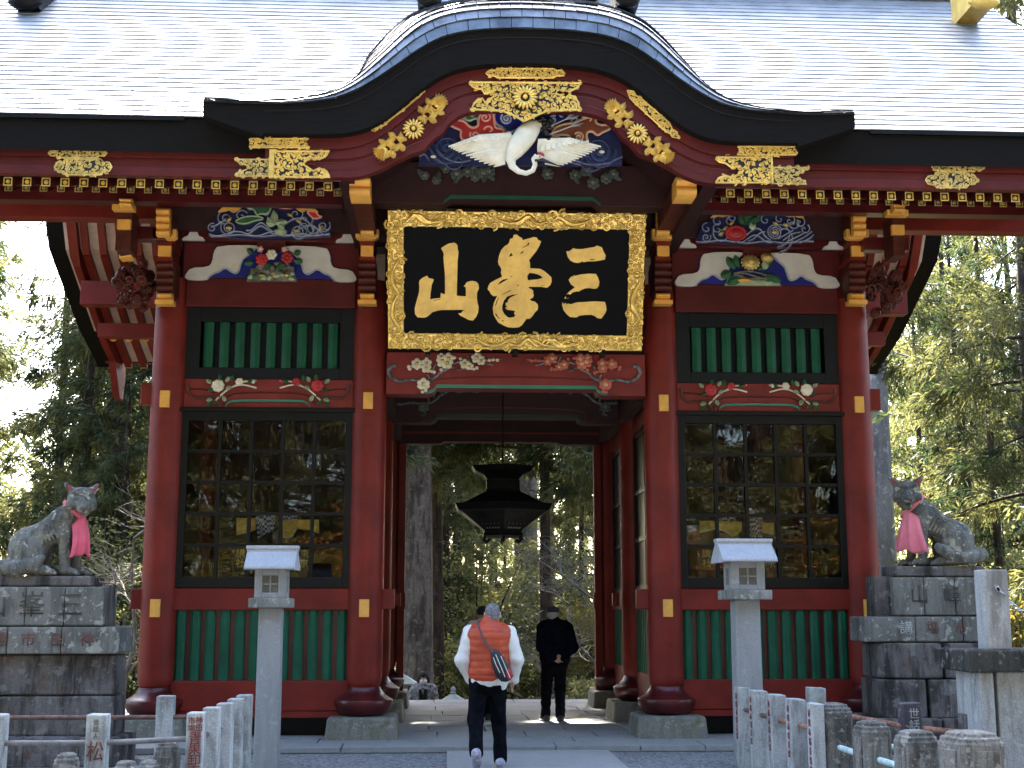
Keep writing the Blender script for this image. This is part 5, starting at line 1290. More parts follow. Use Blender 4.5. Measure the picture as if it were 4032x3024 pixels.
stroke('character', [[(455,165),(495,158),(515,98),(565,98),(600,130),(650,155),(655,188),(740,165),(840,135),(890,145),(905,180),(960,205),(930,280),(880,365),(820,440),(760,515),(775,560),(778,645),(940,655),(1000,685),(1075,745),(1125,795),(1128,860),(1105,920),(1050,965),(960,948),(755,950),(755,970),(800,985),(830,1020),(822,1050),(835,1075),(825,1120),(765,1160),(800,1178),(850,1190),(895,1230),(905,1260),(900,1320),(850,1370),(810,1430),(770,1468),(710,1475),(680,1520),(640,1575),(590,1610),(500,1618),(410,1610),(330,1575),(255,1535),(200,1450),(178,1400),(165,1300),(185,1210),(225,1130),(240,1100),(175,1105),(130,1065),(115,1025),(82,995),(95,940),(125,890),(200,845),(320,785),(298,720),(310,680),(300,640),(265,590),(252,540),(275,430),(310,350),(360,290),(420,255),(440,220)]],
  [[(430,462),(466,392),(497,440)],[(645,315),(740,255),(730,235),(770,230),(755,265),(680,305)],[(615,415),(640,375),(678,362),(650,400)],[(765,722),(830,728),(900,745),(960,775),(975,805),(900,825),(740,840),(728,775)],[(248,918),(280,870),(340,830),(420,815),(380,845),(310,885)],[(295,1088),(380,1040),(455,1005),(465,995),(460,1015),(380,1052)],[(590,1070),(520,1090),(450,1125),(415,1165),(405,1210),(375,1205),(375,1250),(400,1285),(365,1290),(400,1325),(480,1335),(530,1345),(510,1385),(535,1415),(515,1440),(440,1455),(400,1440),(350,1390),(320,1330),(320,1260),(345,1180),(400,1110),(480,1080)],[(200,1385),(225,1390),(245,1435),(290,1475),(260,1465),(215,1420)],[(205,1255),(225,1190),(265,1110),(255,1150),(215,1258)],[(305,1500),(335,1495),(340,1515),(320,1515)],[(555,935),(585,908),(582,940)],[(920,933),(1010,920),(1010,928)],[(445,790),(485,770),(475,790)]], B_)
C_ = Crop(2150, 900, .24111)
stroke('character', [[(332,375),(355,360),(370,370),(430,335),(440,312),(490,328),(580,330),(700,310),(790,296),(835,272),(915,302),(940,370),(975,430),(960,500),(860,518),(800,528),(690,530),(610,545),(600,530),(570,545),(520,558),(460,550),(400,520),(355,460)],[(368,830),(395,800),(420,770),(445,785),(455,752),(475,768),(560,745),(700,730),(815,735),(845,790),(870,860),(860,930),(830,970),(780,978),(710,965),(640,970),(580,995),(525,1028),(515,1018),(440,1035),(385,1075),(360,1060),(332,1072),(390,1015),(470,955),(410,910),(385,870)],[(258,1240),(270,1200),(290,1230),(325,1205),(330,1235),(365,1220),(400,1232),(500,1200),(660,1192),(800,1182),(960,1192),(978,1260),(985,1320),(965,1370),(925,1430),(895,1465),(835,1455),(790,1420),(740,1402),(640,1405),(550,1415),(490,1447),(390,1440),(335,1395),(285,1330)],[(300,1120),(325,1108),(328,1140),(305,1145)],[(345,1145),(365,1120),(358,1140)]], [[(708,508),(730,494),(800,496),(780,510)]], C_)

# ================================================================== HANGING BRONZE LANTERN
LC = D(1086, 1100, 2.0); LX, LY = LC.x, 2.0
z_ = lambda y: D(1086, y, 2.0).z
u_ = (D(1186, 1100, 2.0).x-D(1086, 1100, 2.0).x)/100.
hang = root('hanging_lantern', 'black bronze hexagonal lantern hanging on a rod in the passage', 'lantern', (LX, LY, z_(1010)))
def hexl(prof): return MB().lathe([(r*u_*1.11, z_(y)) for r, y in prof], (LX, LY, 0), sq=6)
part('rod', MB().tube([(LX, LY, 5.03), (LX, LY, z_(1012))], .012, 6), IRON, hang)
part('crown', hexl([(30, 1058), (34, 1050), (36, 1036), (44, 1027), (62, 1020), (70, 1009), (62, 1012), (50, 1008), (14, 1004)]), IRON, hang)
part('neck', hexl([(40, 1066), (37, 1058), (37, 1038), (30, 1034)]), IRON, hang)
part('roof', hexl([(60, 1110), (86, 1111), (100, 1105), (106, 1091), (99, 1094), (78, 1084), (58, 1073), (40, 1064)]), IRON, hang)
body_ = part('body', hexl([(40, 1150), (42, 1146), (92, 1108), (60, 1104)]), mat('bronze_body', (.022, .021, .019), .45, metal=.7, var=.3), hang)
for k in range(6):             # pierced panels: light from beyond is painted as paler bronze pieces
    a = math.pi/3*k; 
    mb = MB(); c1_, s1_ = math.cos(a), math.sin(a)
    for i in range(5):
        for j in range(4):
            t = (j+.5)/4; r = (44+(90-44)*t)*u_*.885; hgt = z_(1145)+(z_(1109)-z_(1145))*t; wd = (14+30*t)*u_*(i-2)/2.6
            mb.ball((LX+c1_*r-s1_*wd, LY+s1_*r+c1_*wd, hgt), (.024, .024, .022), 6, 4)
    part('pierced_panel', mb, mat('painted_light_bronze', (.34, .32, .28), .5, metal=.4), body_, 60, kind='stuff')
part('base', hexl([(30, 1162), (44, 1158), (42, 1150), (36, 1147)]), IRON, hang)
for k in range(6):
    a = math.pi/3*k+math.pi/6; r = 44*u_
    part('curled_foot', MB().tube([(LX+math.cos(a)*r*q, LY+math.sin(a)*r*q, z_(yy_)) for q, yy_ in ((.8, 1152), (1.0, 1160), (1.08, 1166), (.9, 1171), (.75, 1166))], .02, 6), IRON, hang, 60)
# ================================================================== FIGURES AND BOARDS BEHIND THE WINDOWS
def checker(name, c1, c2, sc):
    m = bpy.data.materials.new(name); m.use_nodes = True; n, l = m.node_tree.nodes, m.node_tree.links
    t = n.new('ShaderNodeTexCoord'); mp = n.new('ShaderNodeMapping'); mp.inputs['Rotation'].default_value = (0, math.radians(8), 0)
    k = n.new('ShaderNodeTexChecker'); k.inputs['Scale'].default_value = sc; k.inputs[1].default_value = (*c1, 1); k.inputs[2].default_value = (*c2, 1)
    l.new(t.outputs['Object'], mp.inputs[0]); mp.inputs['Location'].default_value = (.013, .5013, .017)
    l.new(mp.outputs[0], k.inputs[0]); l.new(k.outputs[0], n['Principled BSDF'].inputs['Base Color']); n['Principled BSDF'].inputs['Roughness'].default_value = .7; return m
ROBE = mat('dark_robe', (.022, .030, .030), .8, var=.3, scale=8); YROBE = mat('yellow_brocade', (.85, .55, .10), .6, var=.2, scale=14)
def guardian(s, crop, wings, cuffs, medal, cm, lab):
    YG = 1.15
    Qx = lambda x, y, Y=YG: crop.p(x, y, Y)
    c = Qx(*medal); base = Vector((c.x, YG+.35, .68))
    r = root('guardian_figure', lab, 'statue', base, 'guardian figures behind the windows')
    x = c.x
    sdf_part('robe', [('e', (x, YG+.55, 1.05), (.72, .42, .38)), ('e', (x, YG+.55, 1.6), (.42, .30, .62)), ('c', (x-.45, YG+.45, 1.9), (x-.55, YG+.3, 1.45), .17, .2), ('c', (x+.45, YG+.45, 1.9), (x+.55, YG+.3, 1.45), .17, .2)], .05, ROBE, r, k=.12)
    sdf_part('head', [('e', (x, YG+.5, 2.62), (.15, .17, .2)), ('c', (x, YG+.52, 2.3), (x, YG+.5, 2.5), .09, .085), ('e', (x, YG+.34, 2.58), (.03, .05, .04)), ('e', (x, YG+.38, 2.52), (.06, .05, .03))], .02, mat('painted_skin', (.45, .30, .2), .6), r)
    part('cap', MB().lathe([(.16, 2.70), (.17, 2.76), (.15, 2.86), (.08, 2.93), (.0, 2.94)], (x, YG+.52, 0), 16), BLK, r, 60)
    part('collar', MB().tube([(x+.2*math.cos(a), YG+.5+.17*math.sin(a), 2.26) for a in np.linspace(0, 2*math.pi, 17)], .05, 6), CRED, r, 60)
    for pts in wings: part('yellow_shoulder_panel', MB().prism([(q.x, q.z) for q in (Qx(*p) for p in pts)], YG-.02, YG+.01), YROBE, r)
    for pts in wings:
        q3 = [Qx(*p) for p in pts]; low = q3[len(q3)//2:]
        part('pale_hem', MB().tube([(q.x, YG-.022, q.z) for q in low], .012, 5), CREAM, r)
    for pts in cuffs:
        p3 = [Qx(*p) for p in pts]; x0, x1 = min(p.x for p in p3), max(p.x for p in p3)
        m = MB(); n = 8; a, b, c_, d = p3       # top-left, top-right, bottom-right, bottom-left
        for i in range(n+1):
            t = i/n; yy_ = YG-.03-.07*math.sin(math.pi*t)
            u, v = a.lerp(b, t), d.lerp(c_, t); m.v += [(u.x, yy_, u.z), (v.x, yy_, v.z)]
        m.f = [(2*i, 2*i+1, 2*i+3, 2*i+2) for i in range(n)]; m.m = [0]*n
        part('checkered_sleeve', m, cm, r, 180)
    return r
gL = Crop(700, 2050, .33905); gR = Crop(2650, 1950, .31646)
guardian(-1, gL, [[(685,-30),(905,-30),(905,110),(860,120),(810,135),(685,160)],[(1220,-10),(1640,-10),(1640,150),(1530,110),(1380,95),(1340,170),(1290,200),(1220,190)]], [[(905,-60),(1140,-60),(1120,110),(930,215)],[(1220,-80),(1400,-80),(1390,-5),(1225,-5)]], (1160, 100),
         checker('blue_white_check', (.62, .64, .70), (.03, .04, .14), 30), 'seated guardian in dark robe with yellow panels and blue checkered sleeves behind the window')
guardian(1, gR, [[(330,320),(560,320),(850,330),(850,440),(780,510),(740,515),(640,450),(560,425),(515,420),(330,462)],[(1100,345),(1250,345),(1250,488),(1180,475),(1105,460)]], [[(930,250),(1110,250),(1100,530),(950,520)],[(565,240),(780,240),(775,325),(565,325)]], (790, 420),
         checker('maroon_white_check', (.70, .60, .58), (.16, .03, .05), 30), 'seated guardian in dark robe with yellow panels and maroon checkered sleeves behind the window')
def board_sign(crop, x0, y0, x1, y1, txt, lab, size=.125, Y=.78):
    a, b = crop.p(x0, y0, Y), crop.p(x1, y1, Y); c = ((a.x+b.x)/2, Y, .68)
    r = root('name_board', lab, 'sign board', c, 'name boards inside the windows')
    part('panel', MB().bx((a.x, Y, .68), (b.x, Y+.03, a.z)), mat('dark_board', (.035, .033, .032), .5), r, bevel=.005)
    zc = (a.z+b.z)/2+.02
    for i, ch in enumerate(txt):
        text_part('lettering', ch, size, mat('gold_lettering', (.95, .72, .2), .5), r, ((a.x+b.x)/2, Y-.004, zc+size*.52*(1-2*i)))
board_sign(gL, 640, 325, 815, 600, '講社', 'dark board with gold characters at the left of the blue sleeved guardian')
board_sign(gL, 1405, 325, 1530, 600, '東京', 'dark board with gold characters at the right of the blue sleeved guardian')
board_sign(gR, 300, 690, 530, 935, '講社', 'dark board with gold characters at the left of the maroon sleeved guardian')
board_sign(gR, 1150, 690, 1290, 935, '東京', 'dark board with gold characters at the right of the maroon sleeved guardian')

# ================================================================== WOLF STATUES ON STONE PEDESTALS
def chblock(x0, x1, y0, y1, z0, z1, ch, side):
    """block with its outer front corner cut off towards the gate"""
    pts = [(x0, y0), (x1, y0), (x1, y1), (x0, y1)]
    if ch > 0: pts = [(x0, y0), (x1, y0), (x1, y1), (x0-ch, y1), (x0-ch, y0+ch)] if side > 0 else [(x0, y0), (x1, y0), (x1+ch, y0+ch), (x1+ch, y1), (x0, y1)]
    n = len(pts); return MB().add([(x, y, z0) for x, y in pts]+[(x, y, z1) for x, y in pts], [tuple(range(n-1, -1, -1)), tuple(range(n, 2*n))]+[(i, (i+1) % n, (i+1) % n+n, i+n) for i in range(n)])
def pedestal(side, lab):
    CH = (.0, .0, .04, .14) if side > 0 else (.0, .0, .04, .0)
    if side < 0: c, k, Yf = Crop(0, 1800, .738), .738, -2.2
    else: c, k, Yf = Crop(3200, 1800, .7376), .7376, -1.35
    zf = lambda y: c.p(300, y, Yf).z
    if side < 0:
        tiers = [((632, 688), -190, 480, .42), ((690, 900), -70, 545, .45), ((905, 1050), -250, 608, .72)]
        rows = [((1053, 1268), [-160, 140, 398, 610], .50), ((1273, 1490), [-160, 155, 365, 610], .50), ((1492, 1640), [-200, 120, 420, 640], .75)]
        tiers[1] = ((690, 900), -70, 545, .62)
    else:
        tiers = [((580, 636), 425, 925, .44), ((640, 845), 425, 935, .54), ((850, 985), 293, 1060, .62)]
        rows = [((990, 1180), [415, 700, 950], .70), ((1185, 1395), [415, 620, 800, 950], .72), ((1397, 1500), [400, 700, 980], 1.0)]
    xc = (c.p(tiers[1][1], 700, Yf).x+c.p(tiers[1][2], 700, Yf).x)/2
    r = root('statue_pedestal', lab, 'pedestal', (xc, Yf+.35, 0))
    Yc = Yf+.36; zs = {}
    for i, ((y0, y1), x0, x1, dep) in enumerate(tiers):
        yf = Yc-dep/2
        a, b = c.p(x0, y0, yf), c.p(x1, y1, yf)
        n = 1 if i == 0 else 3
        if i == 0: b.x = min(b.x, b.x)
        for q in range(n):
            u0, u1 = a.x+(b.x-a.x)*q/n, a.x+(b.x-a.x)*(q+1)/n
            edge_ = (q == 0) if side > 0 else (q == n-1)
            part('top_slab' if i == 0 else 'tier_block', chblock(u0+.003, u1-.003, yf+rnd.uniform(0, .004), yf+dep, b.z, a.z-.003, CH[i] if edge_ else 0, side), [OLDSTONE, TIERSTONE, TIERSTONE][i], r, bevel=.018)
        zs[i] = (a.x, b.x, a.z, b.z, yf)
    for (y0, y1), xs_, dep in rows:
        yf = Yc-dep/2
        for q in range(len(xs_)-1):
            a, b = c.p(xs_[q], y0, yf), c.p(xs_[q+1], y1, yf); zb = -.08 if y0 > 1390 else b.z
            edge_ = (q == 0) if side > 0 else (q == len(xs_)-2)
            part('base_block', chblock(a.x+.006, b.x-.006, yf+rnd.uniform(-.01, .012), yf+dep, zb, a.z-.006, CH[3] if edge_ else 0, side), OLDSTONE, r, bevel=.022)
    m = MB().bx((zs[2][0]+.15, Yc-.17, -.1), (zs[2][1]-.15, Yc+.17, zs[0][3])); part('core', m, OLDSTONE, r)
    return r, c, zs, Yc
pl, cl, zl, Ycl = pedestal(-1, 'dark mossy stone pedestal under the wolf facing right')
pr, crr, zr, Ycr = pedestal(1, 'dark lichened stone pedestal under the open mouthed wolf')
CARVE = mat('carved_shadow_stone', (.075, .074, .07), .9, var=.4); CREDT = mat('faded_red_lettering', (.17, .075, .068), .85, var=.4)
CW = mat('pale_lettering', (.46, .48, .46), .8, var=.2); CBL = mat('pale_blue_lettering', (.40, .55, .58), .8, var=.25)
def engr(txt, crop, x, y, Y, size, m, par, dx=0, sx=1.): q = crop.p(x, y, Y); text_part('carved_lettering', txt, size, m, par, (q.x+dx, Y-.003, q.z), extrude=.003, sx=sx)
yf = zl[1][4]; engr('三', cl, 375, 795, yf, .30, CARVE, pl); engr('峯', cl, 170, 795, yf, .30, CARVE, pl); engr('山', cl, -30, 795, yf, .30, CARVE, pl)
yf = zl[2][4]
for ch, x in (('神', 465), ('田', 310), ('市', 150), ('場', 0)): engr(ch, cl, x, 978, yf, .17, CREDT, pl)
yf = zr[1][4]; engr('峰', crr, 745, 740, yf, .24, CARVE, pr); engr('山', crr, 570, 740, yf, .24, CARVE, pr)
yf = zr[2][4]; engr('講', crr, 500, 915, yf, .17, CW, pr); engr('場', crr, 640, 915, yf, .16, CREDT, pr); engr('市', crr, 790, 915, yf, .16, CREDT, pr)
# pale painted seal-like mark on the near end of the right pedestal's upper tier
q = Vector((zr[1][0]+.001, zr[1][4]+.25, (zr[1][2]+zr[1][3])/2)); uu = Vector((0, -2.6, 0)); vv = Vector((-1, 0, 0))*.004
mk = MB()
for dz, w_, t in ((.13, .05, .012), (.10, .03, .010), (.055, .045, .012), (.0, .06, .012), (-.05, .05, .012), (-.10, .06, .014), (-.14, .035, .012)): mk.obox(q+Vector((0, 0, dz)), uu*w_, vv, Vector((0, 0, t)))
for dy in (-.03, .03): mk.obox(q+uu*dy+Vector((0, 0, -.02)), uu*.01, vv*1.2, Vector((0, 0, .045)))
part('painted_mark', mk, CBL, pr)

PINKC = mat('pink_cloth', (.72, .12, .185), .8, var=.08, scale=6, bump=.1); PINKC2 = mat('rose_pink_cloth', (.78, .21, .27), .8, var=.08, scale=6, bump=.1)
EARRED = mat('ear_red', (.35, .05, .05), .8)
def wolf(side, org, S, lab, pink):
    """sitting wolf; local +x is where the body faces, viewer at -y"""
    r = root('wolf_statue', lab, 'statue', org); sg = -side     # left wolf (-1) faces +x
    T = lambda x, y, z: (org[0]+sg*x*S, org[1]+y*S, org[2]+z*S)
    Cc = lambda a, b, ra, rb, *k: ('c', T(*a), T(*b), ra*S, rb*S, *k)
    Ee = lambda c, rad, *k: ('e', T(*c), tuple(v*S for v in rad), *k)
    hx, hy, hz = (.355, -.09, .885) if side < 0 else (.37, -.09, .905)
    fx_, fy_ = (.36, -.90) if side < 0 else (.25, -.92)             # the head turns towards the viewer
    L = math.hypot(fx_, fy_); fx_, fy_ = fx_/L, fy_/L; sx_, sy_ = -fy_, fx_
    HS = 1.27
    H = lambda f, s_, u: (hx+(fx_*f+sx_*s_)*HS, hy+(fy_*f+sy_*s_)*HS, hz+u*HS)
    P_ = [Ee((-.24, .0, .30), (.235, .20, .26), .06), Cc((-.22, 0, .36), (.14, 0, .60), .185, .165, .08), Ee((.19, 0, .54), (.15, .155, .21), .06),
          Cc((.12, 0, .64), (.36, -.05, .82), .155, .125, .06),
          Ee(H(0, 0, 0), (.160, .165, .148), .03), Cc(H(.05, 0, -.03), H(.205, 0, -.098), .098, .060, .02), Ee(H(.255, 0, -.082), (.040, .036, .028), .008), Cc(H(.06, 0, .03), H(.205, 0, -.052), .042, .034, .02),
          Ee(H(.05, .085, -.05), (.07, .07, .075), .03), Ee(H(.05, -.085, -.05), (.07, .07, .075), .03),
          Cc(H(.10, .075, .062), H(.125, .015, .040), .026, .022, .010), Cc(H(.10, -.075, .062), H(.125, -.015, .040), .026, .022, .010),
          ('cut', T(*H(.155, .045, .004)), T(*H(.128, .090, .012)), .030*S, .024*S), ('cut', T(*H(.155, -.045, .004)), T(*H(.128, -.090, .012)), .030*S, .024*S), Ee(H(.108, .056, .002), (.024, .024, .020), .004), Ee(H(.108, -.056, .002), (.024, .024, .020), .004),
          Cc(H(-.0, .078, .068), H(-.01, .140, .138), .060, .024, .015), Cc(H(-.0, -.078, .068), H(-.01, -.140, .138), .060, .024, .015)]
    # forelegs, paws with toes
    for y, dx in ((-.105, 0.), (.095, .07)):
        P_ += [Cc((.20+dx, y, .50), (.205+dx, y, .26), .085, .062, .04), Cc((.205+dx, y, .26), (.215+dx, y, .07), .060, .055, .03), Ee((.265+dx, y, .05), (.095, .07, .052), .03)]
        for t in (-1, 0, 1): P_.append(Cc((.30+dx, y+t*.042, .055), (.355+dx, y+t*.046, .030), .031, .026, .010))
    # hind legs folded
    for y in (-.165, .165):
        P_ += [Ee((-.20, y, .23), (.19, .085, .20), .05), Cc((-.30, y, .09), (.02, y, .06), .072, .058, .03), Ee((.05, y, .045), (.08, .06, .045), .02)]
        for t in (-1, 0, 1): P_.append(Cc((.07, y+t*.036, .05), (.125, y+t*.04, .028), .027, .022, .010))
    # tail swept round to the viewer's side
    if side < 0: tp = [(-.44, .02, .13, .09), (-.46, -.16, .085, .095), (-.28, -.27, .075, .085), (-.10, -.29, .115, .07), (-.015, -.28, .195, .05)]
    else: tp = [(-.42, .04, .15, .085), (-.50, -.13, .14, .085), (-.30, -.27, .085, .075), (-.10, -.29, .11, .07), (.05, -.29, .20, .06), (.085, -.28, .235, .042)]
    for i in range(len(tp)-1): P_.append(Cc(tp[i][:3], tp[i+1][:3], tp[i][3], tp[i+1][3], .04))
    # ribs along the flank, mouth
    for i in range(6): x = -.02+i*.038; P_.append(Cc((x-.10, -.165-.006*i, .50+.028*i), (x, -.178, .36+.02*i), .010, .013, .02))
    if side < 0:
        for s_ in (1, -1): P_.append(('cut', T(*H(.24, s_*.012, -.115)), T(*H(.075, s_*.105, -.095)), .010*S, .008*S))
    else:
        P_ += [Cc(H(.04, 0, -.12), H(.16, 0, -.155), .06, .040, .015)]
        for s_ in (1, -1): P_.append(('cut', T(*H(.235, s_*.0, -.128)), T(*H(.07, s_*.115, -.085)), .020*S, .012*S))
    part_ = sdf_part('body', P_, .0125*S, WOLFSTONE, r, k=.03*S, noise=nwave(3+side, 40, .0022))
    for s_ in (1, -1):         # painted inner ears
        m = MB(); a = [T(*H(.052, s_*.072, .080)), T(*H(.046, s_*.118, .078)), T(*H(.016, s_*.142, .142))]
        m.add(a, [(0, 1, 2)]); b = [tuple(Vector(q)+Vector((0, .01, 0))) for q in a]; m.add(b, [(2, 1, 0)]); part('inner_ear', m, EARRED, r)
    if side > 0: part('mouth', MB().ball(T(*H(.14, 0, -.122)), (.055*S, .04*S, .016*S), 8, 5), EARRED, r)
    # bib: collar band and hanging cloth with folds
    cp = []
    for i in range(25):
        a = 2*math.pi*i/24; cx_, cz_ = .285, .735
        cp.append(T(cx_+.155*math.cos(a)*.80-.0, -.03+.155*math.sin(a), cz_-.115*math.cos(a)+.035*math.sin(a)*-1))
    col_ = part('bib_collar', MB().tube(cp, .024*S, 7, caps=False, flat=1.3), pink, r, 60)
    m = MB(); nu, nv = 26, 18
    d0 = (.80, -.60) if side < 0 else (.62, -.78); L = math.hypot(*d0); nx_, ny_ = d0[0]/L, d0[1]/L; tx, ty = -ny_, nx_
    for side_ in (0, 1):
        for j in range(nv+1):
            v = j/nv
            for i in range(nu+1):
                u = i/nu-.5; wd = .15+.085*v if side < 0 else .16+.17*v
                if side < 0: wd = .18+.10*v
                else: wd = .19+.25*v
                out = .165+.045*math.sin(math.pi*min(1, v*.9))+.022*math.cos(u*17+1)*(.3+v)-.10*(abs(u)*2)**2*(1-.35*v)-.012*side_
                zz = .665-(.44 if side < 0 else .49)*v+(.03*math.cos(u*5) if side < 0 else .05*u)-.05*(abs(u)*2)**2*(1-v)+.018*math.sin(u*13)*v
                bx_, by_ = .285, -.045
                m.v.append(T(bx_+nx_*out+tx*u*wd*1.0, by_+ny_*out+ty*u*wd, zz))
    k = (nu+1)*(nv+1)
    for q in (0, 1):
        for j in range(nv):
            for i in range(nu):
                f = (j*(nu+1)+i, j*(nu+1)+i+1, (j+1)*(nu+1)+i+1, (j+1)*(nu+1)+i); f = tuple(x+q*k for x in f); m.f.append(f if q == 0 else f[::-1])
    for j in range(nv):
        for i0 in (0, nu): a = j*(nu+1)+i0; m.f.append((a, a+nu+1, a+nu+1+k, a+k))
    for i in range(nu):
        for j0 in (0, nv): a = j0*(nu+1)+i; m.f.append((a, a+1, a+1+k, a+k))
    m.m = [0]*len(m.f); part('bib_cloth', m, pink, r, 180)
    return r
xw = cl.p(250, 632, -1.84); wolf(-1, (xw.x, -1.79, zl[0][2]), .985, 'closed mouth stone wolf in a pink bib facing right', PINKC)
xw = crr.p(672, 580, -.99); wolf(1, (xw.x, -.94, zr[0][2]), 1.02, 'open mouthed stone wolf in a rose pink bib facing left', PINKC2)

# ================================================================== STONE LAMP POSTS
ROOFG = stone_mat('pale_roof_granite', (.50, .51, .54), (.34, .34, .36), (.6, .6, .6), lich=.15, streak=.25, bump=.2, seed=4)
def lamp_post(x, y, S, zt, lab):
    """square pillar, slab, fire box with four-pane openings, gabled roof"""
    r = root('stone_lamp_post', lab, 'lamp post', (x, y, -.075), 'stone lamp posts before the gate')
    h = .124*S
    m = MB(); m.v = [(x+sx*h*(1.05 if z < 0 else 1), y+sy*h, z) for z in (-.09, zt-.68) for sx, sy in ((-1, -1), (1, -1), (1, 1), (-1, 1))]
    m.f = [(0,3,2,1),(4,5,6,7),(0,1,5,4),(1,2,6,5),(2,3,7,6),(3,0,4,7)]; m.m = [0]*6
    part('pillar', m, GRANITE, r, bevel=.012)
    a = .228*S; part('slab', MB().bx((x-a, y-a, zt-.68), (x+a, y+a, zt-.575)), GRANITE2, r, bevel=.012)
    b = .172*S; z0, z1 = zt-.575, zt-.255; wi = .088*S; w0, w1 = z0+.06, z1-.075; t = .035
    m = MB()
    for sx in (-1, 1): m.bx((x+sx*b, y-b, z0), (x+sx*wi, y+b, z1)); 
    m.bx((x-wi, y-b, z0), (x+wi, y+b, w0)); m.bx((x-wi, y-b, w1), (x+wi, y+b, z1))
    part('fire_box', m, GRANITE, r, bevel=.006)
    g_ = MB().bx((x-wi, y-b+.028, w0), (x+wi, y-b+.035, w1)); part('paper_pane', g_, mat('dull_pane', (.16, .15, .12), .7, var=.2), r)
    g_ = MB().bx((x-.009, y-b+.008, w0), (x+.009, y-b+.027, w1)); g_.bx((x-wi, y-b+.009, (w0+w1)/2-.009), (x+wi, y-b+.026, (w0+w1)/2+.009)); part('pane_grid', g_, GRANITE2, r)
    for sx in (-1, 1):
        part('side_opening', MB().bx((x+sx*(b+.0005), y-wi*.8, w0), (x+sx*(b-.02), y+wi*.8, w1)), mat('dull_pane', (.16, .15, .12), .7), r)
        part('side_opening_grid', MB().bx((x+sx*(b+.002), y-.01, w0), (x+sx*(b-.01), y+.01, w1)).bx((x+sx*(b+.003), y-wi*.8, (w0+w1)/2-.009), (x+sx*(b-.011), y+wi*.8, (w0+w1)/2+.009)), GRANITE2, r)
    hw = .277*S; e = .28*S; zE = zt-.262; zR = zt-.055
    pr_ = [(-e, zE-.0), (-e, zE+.028), (-.05, zR), (.05, zR), (e, zE+.028), (e, zE)]
    m = MB(); k = len(pr_); m.add([(x-hw, y+p, z) for p, z in pr_]+[(x+hw, y+p, z) for p, z in pr_], [tuple(range(k)), tuple(range(2*k-1, k-1, -1))]+[(i, (i+1) % k, (i+1) % k+k, i+k) for i in range(k)])
    part('roof', m, ROOFG, r, bevel=.008)
    part('ridge', MB().bx((x-hw-.008, y-.062, zR-.012), (x+hw+.008, y+.062, zR+.018)).bx((x-hw-.014, y-.075, zR+.018), (x+hw+.014, y+.075, zt)), ROOFG, r, bevel=.006)
    return r
p = W(1069, 2380, -2.45); pt = W(1069, 2149, -2.45); lamp_post(p.x, -2.45, .985, pt.z, 'tall grey stone lamp post in front of the window with blue sleeves')
p = W(2933, 2380, -2.45); pt = W(2933, 2122, -2.45); lamp_post(p.x, -2.45, 1.11, pt.z, 'tall grey stone lamp post in front of the window with maroon sleeves')

# ================================================================== STONE FENCES
PIPE = mat('brown_pipe', (.16, .085, .065), .6, var=.3, scale=12, metal=.1); PIPEG = mat('grey_pipe', (.20, .185, .175), .55, var=.25, scale=10); PIPEB = mat('pale_green_pipe', (.42, .56, .56), .45, var=.2, scale=14)
RUST = mat('rust_pipe', (.36, .17, .11), .75, var=.35, scale=15)
REDT = mat('dark_red_lettering', (.22, .035, .04), .7); BRT = mat('brown_red_lettering', (.16, .045, .035), .7); GRT = mat('grey_lettering', (.16, .16, .155), .8)
def ypos(d_):    # depth along the optical axis at ground level -> Y (posts are short, so this is close)
    return -17+d_/math.cos(PIT)*.985+.28
def square_post(par, fx0, fx1, ytop, d_, m, side=.16, lab=None, z0=-.3):
    Y = ypos(d_); a, b = W(fx0, ytop, Y), W(fx1, ytop, Y); zt = a.z
    s = MB().bx((a.x, Y, z0), (b.x, Y+side, zt)); s.v[4:] = [(x, y, z+.006*math.sin(9*x)) for x, y, z in s.v[4:]]
    return part('post', s, m, par, bevel=.012, label=lab), a.x, b.x, Y, zt
def pipe(par, a, b, r, m, name='rail'): return part(name, MB().tube([a, Vector(a).lerp(Vector(b), .5), b], r, 10), m, par, 60)
G2 = lambda seed, mo: stone_mat('post_granite_%d' % seed, (.52, .52, .50), (.15, .15, .135), (.56, .56, .53), lich=.35, streak=.6, moss=mo, seed=seed*7.3, scale=3.)
MO = (.22, .24, .12)
z6 = lambda x, y: (x*.4747, 2650+y*.4747)
fl = root('stone_fence', 'low fence of inscribed granite posts with iron rails around the wolf at left', 'fence', (-4.2, -5.5, -.08), 'inscribed stone fences')
p_a = square_post(fl, -70*.4747, 32*.4747, 2650+345*.4747, 10.6, G2(1, None))
p_b = square_post(fl, 716*.4747, 884*.4747, 2650+342*.4747, 10.6, G2(2, None), lab='post with small grey and large red brown characters')
p_c = square_post(fl, 1548*.4747, 1692*.4747, 2650+326*.4747, 10.8, G2(3, None), lab='post densely lettered in dark red')
p_d = square_post(fl, 1680*.4747, 1815*.4747, 2650+284*.4747, 11.3, G2(4, MO))
p_e = square_post(fl, 1795*.4747, 1925*.4747, 2650+248*.4747, 11.85, G2(5, None))
p_f = square_post(fl, 1884*.4747, 2010*.4747, 2650+212*.4747, 12.4, G2(6, MO))
p_g = square_post(fl, 1960*.4747, 2082*.4747, 2650+180*.4747, 13.0, G2(7, None))
p_h = square_post(fl, 1297*.4747, 1435*.4747, 2650+188*.4747, 12.85, G2(8, None))
def vtext(par, txt, x, ytop, Y, size, m, gap=1.0, sx=1.):
    for i, ch in enumerate(txt): text_part('lettering', ch, size, m, par, (x, Y-.004, ytop-size*(.5+gap*i)), extrude=.003, sx=sx)
q = W(800*.4747, 2650+385*.4747, p_b[3]); vtext(fl, '世話人', q.x, q.z, p_b[3], .052, GRT, 1.02)
